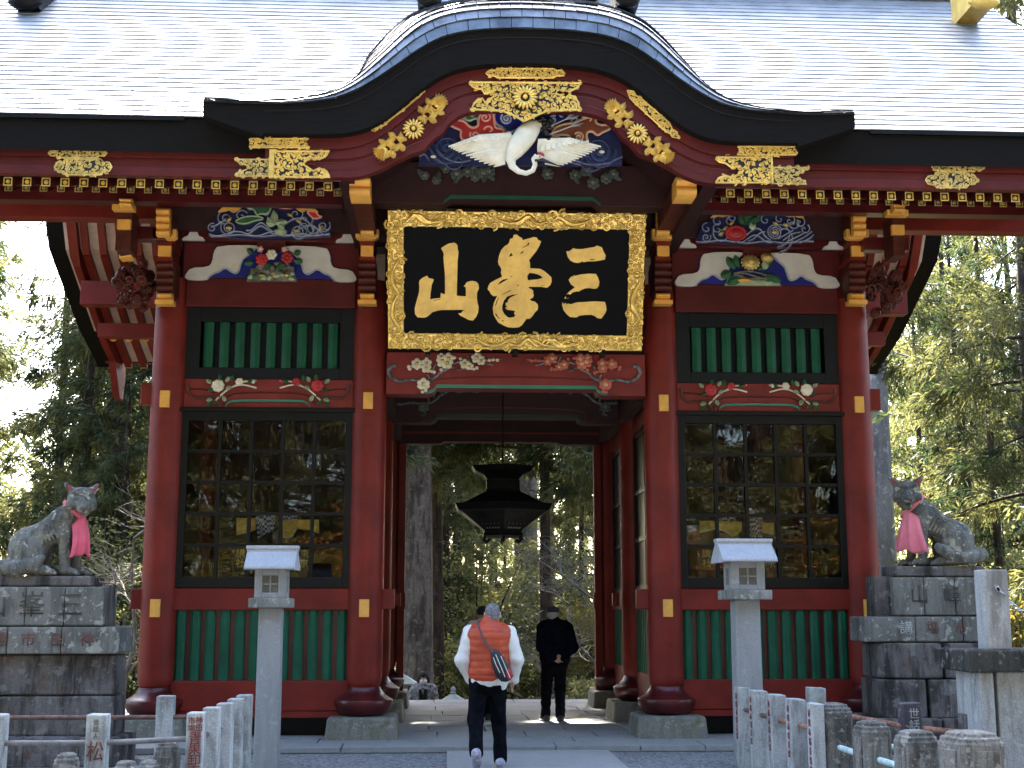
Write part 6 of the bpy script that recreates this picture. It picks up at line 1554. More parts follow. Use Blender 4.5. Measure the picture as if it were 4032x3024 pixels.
q = W(795*.4747, 2650+575*.4747, p_b[3]); vtext(fl, '松', q.x, q.z, p_b[3], .165, BRT, 1., .85)
q = W(1655*.4747, 2650+362*.4747, p_c[3]); vtext(fl, '神田', q.x, q.z, p_c[3], .062, REDT, 1.)
q = W(1592*.4747, 2650+366*.4747, p_c[3]); vtext(fl, '市場', q.x, q.z, p_c[3], .062, REDT, 1.)
q = W(1620*.4747, 2650+490*.4747, p_c[3]); vtext(fl, '青果卸売', q.x, q.z, p_c[3], .103, REDT, .86, 1.12)
zr1 = W(400, 2650+580*.4747, p_b[3]+.06).z
pipe(fl, (p_a[1]-.5, p_a[3]+.07, zr1), (p_b[1]+.02, p_b[3]+.07, zr1), .023, PIPEG); pipe(fl, (p_b[2]-.02, p_b[3]+.07, zr1), (p_c[1]+.02, p_c[3]+.07, zr1+.01), .023, PIPEG)
zr2 = W(600, 2650+368*.4747, p_h[3]+.06).z
pipe(fl, (p_h[1]-1.9, p_h[3]+.07, zr2), (p_h[1]+.02, p_h[3]+.07, zr2), .023, PIPE); pipe(fl, (p_h[2]-.02, p_h[3]+.07, zr2), (p_g[1], p_g[3]+.07, zr2), .023, PIPE)
pipe(fl, ((p_c[1]+p_c[2])/2, p_c[3]+.1, zr1), ((p_g[1]+p_g[2])/2, p_g[3]+.1, zr1+.01), .023, PIPE)
def baluster(par, x0, x1, ytop, Y, steps=2, lab=None, rot=.12, z0=-.4):
    """pitted stone baluster with grooved faces and a stepped, slightly domed cap"""
    a, b = W(x0, ytop, Y), W(x1, ytop, Y); c = (a+b)/2; w_ = (b.x-a.x)/2*.92; zt = a.z; cx_, cy_ = c.x, Y+w_
    m = MB(); off = math.pi/8
    def ring(r, z, ch=.30):
        pts = []
        for i in range(4):
            for s_ in (-1, 1):
                ang = math.pi/2*i; u, v = r, s_*r*(1-ch); ca, sa = math.cos(ang+rot), math.sin(ang+rot); pts.append((cx_+u*ca-v*sa, cy_+u*sa+v*ca, z))
        return pts
    prof = [(1, z0), (1, zt-.085), (.93, zt-.075), (.93, zt-.05), (.78, zt-.042), (.76, zt-.018), (.45, zt-.004), (.12, zt)]
    rows_ = [ring(w_*r, z) for r, z in prof]
    vs = [p for rr_ in rows_ for p in rr_]; n = 8
    fs = [(j*n+i, j*n+(i+1) % n, (j+1)*n+(i+1) % n, (j+1)*n+i) for j in range(len(prof)-1) for i in range(n)]+[tuple((len(prof)-1)*n+i for i in range(n))]
    m.add(vs, fs)
    o = part('baluster', m, BALUSTER, par, bevel=.01, label=lab)
    for i in range(4):      # raised panel on each face
        ang = math.pi/2*i+rot; u = Vector((math.cos(ang), math.sin(ang), 0)); v = Vector((-u.y, u.x, 0))
        part('raised_panel', MB().obox(Vector((cx_, cy_, (zt-.13+z0)/2))+u*w_*1.0, u*.012, v*w_*.50, Vector((0, 0, (zt-.13-z0)/2))), BALUSTER, o, bevel=.006)
    return o, cx_, cy_, zt
fl2 = root('baluster_row', 'row of pitted stone balusters with stepped caps at the lower left corner', 'balustrade', (-3.4, -7, -.1), 'pitted stone balustrades')
for x0, x1, yt, Y in ((420, 636, 668, -6.4), (915, 1130, 734, -6.7), (1112, 1312, 728, -6.35), (1262, 1478, 568, -5.35)): baluster(fl2, x0*.4747, x1*.4747, 2650+yt*.4747, Y, rot=.1+.05*(x0 > 1000))
# right side
frr = root('stone_fence', 'low fence of inscribed granite posts with rusty rods running towards the wolf at right', 'fence', (3.4, -4.2, -.08), 'inscribed stone fences')
Z7 = lambda x, y: (2850+x*.29385, 2650+y*.29385)
posts = []
for i, (x0, x1, yt, d_, mo) in enumerate(((190, 362, 198, 14.1, MO), (385, 590, 243, 13.5, MO), (632, 835, 295, 12.9, None), (890, 1098, 352, 12.35, None), (1180, 1345, 410, 11.8, None))):
    posts.append(square_post(frr, 2850+x0*.29385, 2850+x1*.29385, 2650+yt*.29385, d_, G2(10+i, mo), side=.20, lab='whitest post with red lettering on its flank' if i == 4 else None))
pq = square_post(frr, 2850+1140*.29385, 2850+1368*.29385, 2650+198*.29385, 14.1, G2(16, MO))
pr2 = square_post(frr, 3400+548*.2857, 3400+798*.2857, 2650+412*.2857, 11.86, stone_mat('dark_lettered_post', (.115, .10, .11), (.04, .035, .04), (.42, .42, .41), lich=.4, streak=.6, seed=31), side=.17, lab='dark purple grey post with white characters')
ps2 = square_post(frr, 3400+1400*.2857, 3400+1600*.2857, 2650+575*.2857, 11.4, OLDSTONE, side=.17)
q = W(3400+690*.2857, 2650+490*.2857, pr2[3]); vtext(frr, '世話人', q.x, q.z, pr2[3], .105, CW, 1.0)
for i in range(4):
    a, b = posts[i], posts[i+1]; zz = W(2850+300*.29385, 2650+(492+70*i)*.29385, a[3]).z
    pipe(frr, ((a[1]+a[2])/2, a[3]+.1, zz+.0), ((b[1]+b[2])/2, b[3]+.1, zz-.0), .024, RUST if i > 1 else PIPE)
for i, pp in enumerate(posts):
    # red lettering down the left flank of each post
    for j, ch in enumerate('神田市場青果卸売'[:6 if i < 4 else 8]):
        text_part('lettering', ch, .075, REDT, frr, (pp[1]-.003, pp[3]+.10, pp[4]-.10-.085*j), rot=(math.pi/2, 0, -math.pi/2), extrude=.002)
zz = W(3400+700*.2857, 2650+772*.2857, pr2[3]).z
pipe(frr, (pq[1]+.05, pq[3]+.08, W(3340, 2650+490*.29385, pq[3]).z), (pr2[1]+.02, pr2[3]+.09, zz+.02), .024, RUST); pipe(frr, (pr2[2]-.02, pr2[3]+.09, zz), (ps2[1]+.03, ps2[3]+.09, zz), .026, RUST)
fr2 = root('baluster_row', 'row of pitted stone balusters with pale green pipes at the lower right', 'balustrade', (3.6, -6.5, -.1), 'pitted stone balustrades')
bl = []
for x0, x1, yt, Y in ((2850+1290*.29385, 2850+1745*.29385, 2650+408*.29385, -4.9), (3400-60*.2857, 3400+405*.2857, 2650+668*.2857, -6.3), (3400+535*.2857, 3400+1075*.2857, 2650+800*.2857, -7.1), (3400+1225*.2857, 3400+2005*.2857, 2650+818*.2857, -7.7)):
    bl.append(baluster(fr2, x0, x1, yt, Y, rot=.22))
def pp(x, y, Y): return W(3400+x*.2857, 2650+y*.2857, Y)
pipe(fr2, W(2850+1560*.29385, 2650+1000*.29385, -5.3), W(2850+1840*.29385, 2650+1100*.29385, -6.2), .026, PIPEB); pipe(fr2, pp(190, 1190, -6.25), pp(580, 1310, -6.95), .026, PIPEB)
pipe(fr2, pp(380, 1015, -5.4), pp(560, 1012, -5.4), .024, PIPEB); pipe(fr2, pp(1040, 1003, -5.4), pp(1240, 1000, -5.4), .024, PIPEB); pipe(fr2, pp(530, 1080, -5.45), pp(535, 1320, -5.45), .02, PIPEB)
# stone wall pier with a chain post at the right edge
Z5 = Crop(3200, 1800, .7376); YP_ = -5.6
pier = root('stone_pier', 'pale stained stone pier with black cap and square post at the right edge', 'pier', (Z5.p(1000, 1030, YP_).x, YP_+.4, -.1))
a, b = Z5.p(955, 600, YP_), Z5.p(1045, 1030, YP_); cxp = a.x-.12
m = MB(); m.bx((Z5.p(905, 600, YP_).x, YP_, b.z), (Z5.p(1040, 600, YP_).x, YP_+.20, a.z)); part('post', m, WALLST, pier, bevel=.012)
a, b = Z5.p(842, 1030, YP_-.1), Z5.p(1240, 1150, YP_-.1); part('cap', MB().bx((a.x, YP_-.1, b.z), (b.x+.8, YP_+.62, a.z)), stone_mat('black_cap_stone', (.06, .058, .05), (.012, .012, .012), (.34, .34, .30), lich=.35, streak=.8, seed=41), pier, bevel=.02)
a, b = Z5.p(885, 1155, YP_-.03), Z5.p(966, 1160, YP_-.03); part('pilaster', MB().bx((a.x, YP_-.03, -.4), (b.x, YP_+.5, a.z+.01)), WALLST, pier, bevel=.015)
a = Z5.p(985, 1155, YP_); part('wall', MB().bx((a.x, YP_+.02, -.4), (a.x+1.4, YP_+.48, a.z+.01)), WALLST, pier, bevel=.01)
c0 = Z5.p(990, 705, YP_-.03); c1 = Z5.p(1250, 830, YP_+.3)
ch = root('chain', 'steel chain hanging from the post of the stone pier', 'chain', c0)
for i in range(13):
    t = i/12; p = c0.lerp(c1, t)-Vector((0, 0, .10*math.sin(math.pi*t))); p2 = c0.lerp(c1, t+.05)-Vector((0, 0, .10*math.sin(math.pi*(t+.05)))); d = unit(p2-p)
    s_ = unit(d.cross(Vector((0, 0, 1)))) if i % 2 else unit(d.cross(Vector((0, 1, 0))))
    part('link', MB().tube([p+d*(.034*math.cos(q_))+s_*(.017*math.sin(q_)) for q_ in np.linspace(0, 2*math.pi, 11)], .006, 5, caps=False), mat('steel', (.55, .56, .57), .35, metal=.8), ch, 60)
part('ring_bolt', MB().tube([c0+Vector((0, .05, 0)), c0], .016, 8), IRON, ch)
# lanterns beyond the platform
def toro(x, y, z, S, lab):
    r = root('stone_lantern', lab, 'stone lantern', (x, y, z-1.8*S))
    L_ = lambda prof, sq=6: MB().lathe([(a*S, z+b*S) for a, b in prof], (x, y, 0), sq=sq)
    part('finial', L_([(.05, -.10), (.10, -.06), (.06, -.02), (.09, .03), (.06, .09), (.01, .13)], 12), GRANITE, r, 60)
    part('roof', L_([(.40, -.33), (.43, -.29), (.22, -.17), (.08, -.09)]), mat('lantern_roof_stone', (.40, .42, .36), .9, var=.2), r)
    part('fire_box', L_([(.2, -.62), (.2, -.33)]), GRANITE, r); part('fire_opening', MB().bx((x-.07*S, y-.21*S, z-.56*S), (x+.07*S, y-.165*S, z-.40*S)), BLK, r)
    part('base', L_([(.34, -1.8), (.3, -1.6), (.13, -1.55), (.12, -.85), (.28, -.72), (.3, -.64), (.2, -.62)]), GRANITE, r)
p = W(1572, 2632, 9.5); toro(p.x, 9.5, p.z, .98, 'hexagonal stone lantern beyond the platform beside the masked woman')
p = D(979, 1492, 13.0); toro(p.x, 13.0, p.z, .75, 'small stone lantern top behind the man in orange')
# ================================================================== PEOPLE
SKIN = mat('skin', (.50, .29, .20), .55, var=.06); GHAIR = mat('grey_hair', (.20, .20, .205), .7, var=.35, scale=40, bump=.6, bscale=120); BHAIR = mat('black_hair', (.006, .005, .005), .8, var=.3)
WSHIRT = mat('white_shirt', (.72, .70, .66), .85, var=.06, scale=9, bump=.25, bscale=14); ORANGE = mat('orange_vest', (.46, .058, .016), .55, var=.10, scale=8, bump=.2, bscale=25)
JEANS = mat('black_jeans', (.0055, .006, .009), 1., var=.3, scale=12, bump=.3, bscale=30, spec=.06); NAVYC = mat('navy_wool', (.006, .007, .014), 1., var=.3, scale=14, bump=.25, bscale=40, spec=.06)
SHOE = mat('pale_trainer', (.55, .52, .60), .6, var=.45, scale=30, col2=(.16, .14, .2)); DSHOE = mat('dark_trainer', (.035, .035, .04), .6, var=.3); SOLE = mat('shoe_sole', (.50, .49, .47), .7)
BAGB = mat('black_nylon', (.012, .012, .014), .5, var=.3, scale=20, bump=.2); BAGR = mat('red_nylon', (.42, .02, .03), .5); BAGW = mat('white_piping', (.75, .75, .75), .5)
def hand(p, d, side_v, S=1., curl=.5, thumb=1):
    """palm, four unequal bent fingers and a thumb as capsules; p wrist, d pointing direction, side_v across the palm"""
    d, v = unit(d), unit(side_v); n_ = unit(d.cross(v)); out = []
    k = lambda a, b, ra, rb, q=.006: ('c', tuple(a), tuple(b), ra*S, rb*S, q)
    for i in (-1, 0, 1): out.append(k(p+v*.022*i*S, p+d*.075*S+v*.024*i*S, .017, .017, .012))
    for i, L in enumerate((.064, .074, .070, .054)):
        o = p+d*.080*S+v*(-.033+.022*i)*S; m_ = o+d*L*.5*S+n_*curl*.012*S; e = m_+d*L*.42*S*(1-.3*curl)+n_*curl*.030*S
        out += [k(o, m_, .0098, .0092), k(m_, e, .0092, .0078)]
    o = p+d*.022*S+v*thumb*-.030*S; m_ = o+d*.030*S-v*thumb*.020*S+n_*.012*S; out += [k(o, m_, .0125, .0105), k(m_, m_+d*.030*S+n_*.01*S, .0105, .0088)]
    return out
def V3(*a): return Vector(a)
def person(name_lab, loc, rz, J, look, group=None, body_h=.011):
    """J: joints in local metres (x right, y forward, z up); look: clothing"""
    r = root('person', name_lab, 'person', loc)
    Rm = Matrix.Rotation(rz, 3, 'Z'); O = Vector(loc)
    T = lambda v: O+Rm@Vector(v)
    def C(a, b, ra, rb, k=.03): return ('c', tuple(T(a)), tuple(T(b)), ra, rb, k)
    def E(c, rad, k=.03): return ('e', tuple(T(c)), rad, k)      # radii are axis-aligned; people stand nearly square to the axes
    h = J['head']; nk = J['neck']; hp = J['hip']; f = Rm@Vector((0, 1, 0)); rt = Rm@Vector((1, 0, 0))
    F = J.get('face', (0, 1, 0)); fl_ = unit(F); rl = unit(Vector((fl_.y, -fl_.x, 0)))
    Hh = lambda a, b, c: tuple(T(Vector(h)+fl_*a+rl*b+Vector((0, 0, c))))
    P_ = [('e', tuple(T(h)), (.078, .092, .112), .02), ('c', Hh(.055, 0, -.055), Hh(.062, 0, -.085), .042, .032, .02), ('c', Hh(.085, 0, .012), Hh(.112, 0, -.028), .011, .016, .012),
          ('c', Hh(.088, .022, -.062), Hh(.088, -.022, -.062), .008, .008, .008), ('c', Hh(-.005, .080, .02), Hh(-.018, .088, -.03), .014, .010, .008), ('c', Hh(-.005, -.080, .02), Hh(-.018, -.088, -.03), .014, .010, .008),
          ('c', Hh(.082, .034, .025), Hh(.084, .030, .024), .012, .012, .01), ('c', Hh(.082, -.034, .025), Hh(.084, -.030, .024), .012, .012, .01),
          ('c', tuple(T(Vector(h)-Vector((0, .01, .07)))), tuple(T(nk)), .055, .062, .03)]
    mid = (Vector(nk)+Vector(hp))/2
    P_ += [C(Vector(nk)-Vector((.12, 0, .10)), Vector(nk)-Vector((-.12, 0, .10)), .085, .085, .05), C(Vector(nk)-Vector((0, 0, .14)), hp, .125, .13, .08), C(Vector(hp)-Vector((.07, 0, .02)), Vector(hp)+Vector((.07, 0, -.02)), .105, .105, .05)]
    for s_ in 'LR':
        P_ += [C(J['sh'+s_], J['el'+s_], .052, .042), C(J['el'+s_], J['wr'+s_], .041, .027), C(J['hp'+s_], J['kn'+s_], .080, .055), C(J['kn'+s_], J['an'+s_], .056, .036), C(J['an'+s_], J['to'+s_], .036, .030)]
        if J.get('ha'+s_):
            d_, v_, cu, th = J['ha'+s_]; P_ += hand(T(J['wr'+s_]), Rm@Vector(d_), Rm@Vector(v_), 1., cu, th)
    sdf_part('body', P_, body_h, SKIN, r, k=.03)
    for name, prims, m, hh, kk, nz in look(J, C, E, T, Hh): sdf_part(name, prims, hh, m, r, k=kk, noise=nz)
    return r, T
def shoes(J, C, m=SHOE):
    out = []
    for s_ in 'LR':
        a, t = Vector(J['an'+s_]), Vector(J['to'+s_]); d = t-a; heel = a-Vector((d.x, d.y, 0))*.35-Vector((0, 0, .045)) if abs(d.z) < .12 else a-Vector((d.x, d.y, 0))*.45+Vector((0, 0, .0))
        out.append(('shoe', [C(a-Vector((0, 0, .0)), a-Vector((0, 0, .04)), .056, .053), C(heel, t, .050, .045), C(a, t, .051, .038)], m, .009, .03, None))
    return out
def trousers(J, C, m=JEANS, seed=1, w_=1.0):
    hp = Vector(J['hip']); pr_ = [C(hp+Vector((-.075, 0, .03)), hp+Vector((.075, 0, .03)), .128*w_, .128*w_), C(hp-Vector((.06, .02, .05)), hp+Vector((.06, -.02, -.05)), .125*w_, .125*w_)]
    for s_ in 'LR': pr_ += [C(J['hp'+s_], J['kn'+s_], .103*w_, .080*w_, .03), C(J['kn'+s_], Vector(J['an'+s_])+Vector((0, 0, -.005)), .079*w_, .070*w_, .03)]
    return ('trousers', pr_, m, .012, .03, nwave(seed, 34, .0045))

# --- man in an orange quilted vest, walking towards the gate
fp = PZ_ = None
def on_ground(px_, py_, z):
    d = FW+RT*((px_-2016)/CF)-UP*((py_-1512)/CF); return CAM+d*((z-CAM.z)/d.z)
def look1(J, C, E, T, Hh):
    nk, hp = Vector(J['neck']), Vector(J['hip'])
    base = [C((-.145, -.01, 1.395), (.145, -.01, 1.395), .100, .100, .06), C((-.06, -.015, 1.36), (-.05, -.01, 1.02), .165, .168, .06), C((.06, -.015, 1.36), (.05, -.01, 1.02), .165, .168, .06), C((-.05, 0, 1.00), (.05, 0, 1.00), .165, .165, .05), C((0, -.01, 1.46), (.0, -.005, 1.53), .085, .078, .04)]
    def quilt(X, Y, Z):
        return -.0075*np.abs(np.sin((Z-1.0)*math.pi/.075))**.6+nwave(5, 30, .0025)(X, Y, Z)
    def cutvest(d, X, Y, Z): return np.maximum(d, (O1.z+.90)-Z)
    vest = base+[('f', cutvest)]
    sl = [C(J['shL'], J['elL'], .088, .078, .04), C(J['elL'], J['wrL'], .078, .056, .04), C(J['shR'], J['elR'], .088, .078, .04), C(J['elR'], J['wrR'], .078, .052, .04), C((-.15, -.0, 1.41), (.15, 0, 1.41), .085, .085, .04),
          C((-.06, 0, .93), (.06, 0, .93), .158, .158, .05), C((0, 0, 1.3), (0, 0, .95), .15, .15, .05), C((0, 0, 1.47), (0, .005, 1.53), .07, .066)]
    hair = [('e', Hh(-.016, 0, .022), (.083, .090, .104), .02), ('c', Hh(-.05, 0, -.035), Hh(-.045, 0, -.075), .058, .045, .02), ('f', lambda d, X, Y, Z: np.maximum(d, -(Y-(O1.y+J['head'][1]+.055-.0))*-1.0))]
    return [('shirt', sl, WSHIRT, .012, .03, nwave(2, 26, .006)), ('vest', vest, ORANGE, .0095, .04, quilt), trousers(J, C, JEANS, 4, 1.02)]+shoes(J, C)+[('hair', hair, GHAIR, .008, .02, nwave(7, 90, .003))]
O1 = on_ground(1925, 3022, -.04)
J1 = dict(head=(.035, .03, 1.605), neck=(.025, 0, 1.475), hip=(-.02, 0, .93), shL=(-.205, 0, 1.405), shR=(.215, 0, 1.395), elL=(-.285, -.03, 1.12), elR=(.290, -.03, 1.13), wrL=(-.215, .06, .93), wrR=(.270, .02, .915),
          hpL=(-.105, 0, .90), hpR=(.085, 0, .90), knL=(-.145, -.06, .49), knR=(.105, .10, .50), anL=(-.135, -.31, .185), anR=(.125, .06, .085), toL=(-.13, -.17, .05), toR=(.14, .22, .035),
          haR=((-.28, .15, -.95), (.15, 1, 0), .7, 1), haL=((.45, .4, -.8), (.2, 1, 0), .5, 1))
man, T1 = person('person walking to the gate in an orange quilted vest with a black shoulder bag', O1, -.02, J1, look1)
# sling bag across the back with its strap
bm = MB(); bc = [(.075, -.205, 1.165), (.11, -.222, 1.085), (.15, -.225, 1.0), (.185, -.215, .93)]
bm.tube([T1(p) for p in ((.035, -.19, 1.235), (.06, -.205, 1.19), (.10, -.222, 1.10), (.145, -.226, 1.01), (.185, -.215, .945), (.20, -.205, .915))], [.028, .052, .078, .088, .072, .03], 14, 0, flat=.45, up=(0, -1, 0))
bag = part('sling_bag', bm, BAGB, man, 60)
part('bag_side_panel', MB().tube([T1(p) for p in ((.16, -.228, 1.09), (.185, -.238, 1.02), (.215, -.228, .95), (.215, -.21, .92))], [.018, .040, .042, .012], 10, flat=.6, up=(0, -1, 0)), BAGR, bag, 60)
for off in (0, .055): part('bag_piping', MB().tube([T1(p) for p in ((.065+off, -.243, 1.19-off*.3), (.10+off, -.266, 1.11-off*.3), (.135+off, -.272, 1.03-off*.3), (.165+off, -.258, .955-off*.2))], .0045, 5), BAGW, bag)
part('bag_zip', MB().tube([T1(p) for p in ((.04, -.238, 1.16), (.07, -.258, 1.08), (.11, -.262, 1.0))], .004, 5), BAGW, bag)
part('bag_strap', MB().tube([T1(p) for p in ((-.105, .03, 1.53), (-.115, -.075, 1.515), (-.105, -.150, 1.455), (-.070, -.195, 1.36), (-.02, -.212, 1.28), (.04, -.212, 1.21))], .021, 6, flat=.35, up=(0, -1, 0)), mat('purple_grey_strap', (.06, .045, .06), .6), bag, 60)
# --- man in navy with a cap, hands clasped behind his back
def look2(J, C, E, T, Hh):
    O = O2
    coat = [C((-.15, 0, 1.36), (.15, 0, 1.36), .098, .098, .06), C((-.06, -.02, 1.30), (-.07, -.01, .92), .155, .165, .06), C((.06, -.02, 1.30), (.07, -.01, .92), .155, .165, .06), C((0, .01, 1.40), (.0, .02, 1.47), .078, .07, .03),
            C(J['shL'], J['elL'], .078, .070, .04), C(J['elL'], J['wrL'], .070, .050, .04), C(J['shR'], J['elR'], .078, .070, .04), C(J['elR'], J['wrR'], .070, .050, .04)]
    cap = [('e', Hh(-.005, 0, .065), (.098, .106, .062), .02), ('c', Hh(.07, -.04, .05), Hh(.07, .04, .05), .045, .045, .02)]
    hair = [('e', Hh(-.018, 0, .0), (.082, .088, .085), .02)]
    return [('jacket', coat, NAVYC, .012, .04, nwave(12, 24, .006)), trousers(J, C, JEANS, 9, 1.0)]+shoes(J, C, DSHOE)+[('hair', hair, mat('white_hair', (.5, .5, .5), .8, bump=.4), .012, .02, None), ('cap', cap, mat('slate_cap', (.045, .055, .075), .8, var=.2), .010, .02, None)]
O2 = on_ground(2186, 2838, .0)
J2 = dict(head=(-.02, .04, 1.535), neck=(0, .02, 1.42), hip=(0, 0, .88), shL=(-.19, 0, 1.345), shR=(.195, 0, 1.335), elL=(-.215, -.06, 1.07), elR=(.275, -.06, 1.06), wrL=(-.03, -.20, .905), wrR=(.10, -.20, .90),
          hpL=(-.10, 0, .85), hpR=(.08, 0, .85), knL=(-.125, .02, .47), knR=(.075, .03, .47), anL=(-.14, 0, .08), anR=(.075, -.02, .08), toL=(-.17, .15, .03), toR=(.085, .14, .03),
          haL=((.9, -.05, -.1), (0, -.2, 1), .6, 1), haR=((-.9, -.12, .05), (0, .1, 1), .7, -1))
person('person in a navy jacket and cap standing with hands clasped behind the back', O2, .0, J2, look2)
part('shoe_sole', MB().bx((O2.x-.23, O2.y-.07, .001), (O2.x-.10, O2.y+.17, .022)), SOLE, [o for o in COL.objects if o.name.startswith('person')][-1], bevel=.008)
# --- someone in white ahead of the man in orange, almost wholly hidden by him
def look3(J, C, E, T, Hh):
    coat = [C((-.15, 0, 1.36), (.15, 0, 1.36), .10, .10, .06), C((0, -.01, 1.30), (0, 0, .86), .185, .20, .06), C(J['shL'], J['elL'], .085, .08, .04), C(J['elL'], J['wrL'], .08, .055, .04), C(J['shR'], J['elR'], .085, .08, .04), C(J['elR'], J['wrR'], .08, .055, .04), C((0, .01, 1.40), (.0, .02, 1.47), .075, .07, .03)]
    hat = [('e', Hh(-.005, 0, .045), (.098, .108, .085), .02)]
    return [('jacket', coat, WSHIRT, .014, .04, nwave(22, 24, .006)), trousers(J, C, JEANS, 19, .95)]+shoes(J, C, DSHOE)+[('hat', hat, mat('black_hat', (.015, .015, .018), .8), .012, .02, None)]
O3 = on_ground(1908, 2835, .0); J3 = dict(J2); J3.update(elL=(-.33, .0, 1.10), wrL=(-.20, .14, 1.0), elR=(.2, .05, 1.06), wrR=(.15, .2, 1.0), haL=((.5, .8, 0), (0, 0, 1), .6, 1), haR=((0, 1, 0), (0, 0, 1), .6, -1), head=(-.03, .04, 1.535), anL=(-.08, 0, .08), anR=(.06, 0, .08), knL=(-.09, .02, .47), knR=(.07, .02, .47), toL=(-.09, .15, .03), toR=(.07, .15, .03))
person('person in a white jacket and black hat mostly hidden behind the orange vest', O3, .0, J3, look3)
# --- woman with a mask coming up the steps on the far side
def look4(J, C, E, T, Hh):
    coat = [C((-.13, 0, 1.30), (.13, 0, 1.30), .11, .11, .06), C((0, 0, 1.25), (0, 0, .60), .18, .22, .06), C(J['shL'], J['elL'], .085, .08, .04), C(J['elL'], J['wrL'], .08, .055, .04), C(J['shR'], J['elR'], .085, .08, .04), C(J['elR'], J['wrR'], .08, .055, .04)]
    hair = [('e', Hh(-.016, 0, .035), (.095, .108, .108), .02), ('c', Hh(-.02, .085, .0), Hh(.03, .095, -.24), .035, .03, .02), ('c', Hh(-.02, -.085, .0), Hh(.03, -.095, -.24), .035, .03, .02), ('c', Hh(-.06, 0, 0), Hh(-.06, 0, -.2), .08, .07, .03)]
    return [('coat', coat, mat('grey_knit_coat', (.30, .30, .29), .9, var=.45, scale=18), .014, .04, nwave(31, 26, .008)), ('scarf', [C((-.04, .15, 1.28), (-.03, .17, .95), .045, .05), C((.05, .15, 1.28), (.05, .17, .9), .04, .05)], BLK, .012, .03, None), trousers(J, C, JEANS, 39, .9)]+shoes(J, C, DSHOE)+[('hair', hair, BHAIR, .010, .02, None), ('mask', [('c', Hh(.085, .03, -.045), Hh(.085, -.03, -.045), .042, .042, .02)], mat('white_mask', (.8, .8, .78), .8), .008, .02, None)]
p = W(1668, 2650, 8.05); hz4 = 1.60; O4 = Vector((p.x, 8.05, p.z-hz4))
J4 = dict(head=(0, .01, 1.49), neck=(0, 0, 1.37), hip=(0, 0, .85), shL=(-.17, 0, 1.29), shR=(.17, 0, 1.29), elL=(-.23, .03, 1.05), elR=(.23, .03, 1.05), wrL=(-.12, .2, .95), wrR=(.12, .2, .95), hpL=(-.09, 0, .82), hpR=(.09, 0, .82), knL=(-.09, .05, .45), knR=(.09, .12, .46), anL=(-.09, 0, .08), anR=(.09, .1, .09), toL=(-.10, .14, .03), toR=(.10, .24, .04), haL=((.3, .8, 0), (0, 0, 1), .6, 1), haR=((-.3, .8, 0), (0, 0, 1), .6, -1))
person('person with black hair and a white mask in a grey coat beyond the platform', O4, math.pi, J4, look4)
# ================================================================== THE WOOD BEHIND AND AROUND THE GATE
def leaf_mat(name, c1, c2, tr):
    m = bpy.data.materials.new(name); m.use_nodes = True; n, l = m.node_tree.nodes, m.node_tree.links; n.clear()
    tc = n.new('ShaderNodeTexCoord'); nz = n.new('ShaderNodeTexNoise'); nz.inputs['Scale'].default_value = .9; nz.inputs['Detail'].default_value = 5; l.new(tc.outputs['Object'], nz.inputs['Vector'])
    mr = n.new('ShaderNodeMapRange'); mr.inputs[1].default_value = .38; mr.inputs[2].default_value = .62; l.new(nz.outputs[0], mr.inputs[0])
    mx = n.new('ShaderNodeMix'); mx.data_type = 'RGBA'; mx.inputs[6].default_value = (*c1, 1); mx.inputs[7].default_value = (*c2, 1); l.new(mr.outputs[0], mx.inputs[0])
    d = n.new('ShaderNodeBsdfDiffuse'); t = n.new('ShaderNodeBsdfTranslucent'); s = n.new('ShaderNodeMixShader'); s.inputs[0].default_value = tr
    g = n.new('ShaderNodeBsdfGlossy'); g.inputs['Roughness'].default_value = .45; g.inputs[0].default_value = (.9, .95, .9, 1); s2 = n.new('ShaderNodeMixShader'); s2.inputs[0].default_value = .02
    for q in (d, t): l.new(mx.outputs[2], q.inputs[0])
    o = n.new('ShaderNodeOutputMaterial'); l.new(d.outputs[0], s.inputs[1]); l.new(t.outputs[0], s.inputs[2]); l.new(s.outputs[0], s2.inputs[1]); l.new(g.outputs[0], s2.inputs[2]); l.new(s2.outputs[0], o.inputs[0]); return m
LF = [leaf_mat('cedar_needles', (.018, .036, .014), (.15, .145, .046), .58), leaf_mat('bright_needles', (.075, .095, .028), (.24, .225, .085), .6), leaf_mat('olive_leaves', (.12, .12, .028), (.20, .15, .03), .5), leaf_mat('autumn_leaves', (.30, .17, .03), (.30, .075, .02), .5)]  # noise clumps put sunlit and shaded sprays into the needle colours
TRUNK = stone_mat('cedar_bark', (.080, .056, .042), (.025, .018, .014), (.15, .14, .12), scale=2.5, lich=.25, streak=.9, grain=40, bump=1., seed=51)
GTRUNK = stone_mat('grey_bark', (.30, .30, .31), (.13, .125, .12), (.55, .55, .56), scale=2., lich=.5, streak=.6, grain=40, bump=.9, seed=52)
BTRUNK = stone_mat('brown_bark', (.22, .175, .14), (.06, .042, .033), (.34, .32, .28), scale=2.5, lich=.3, streak=.9, grain=40, bump=1., seed=53)
TWIG = mat('bare_twigs', (.17, .15, .125), .8, var=.25)
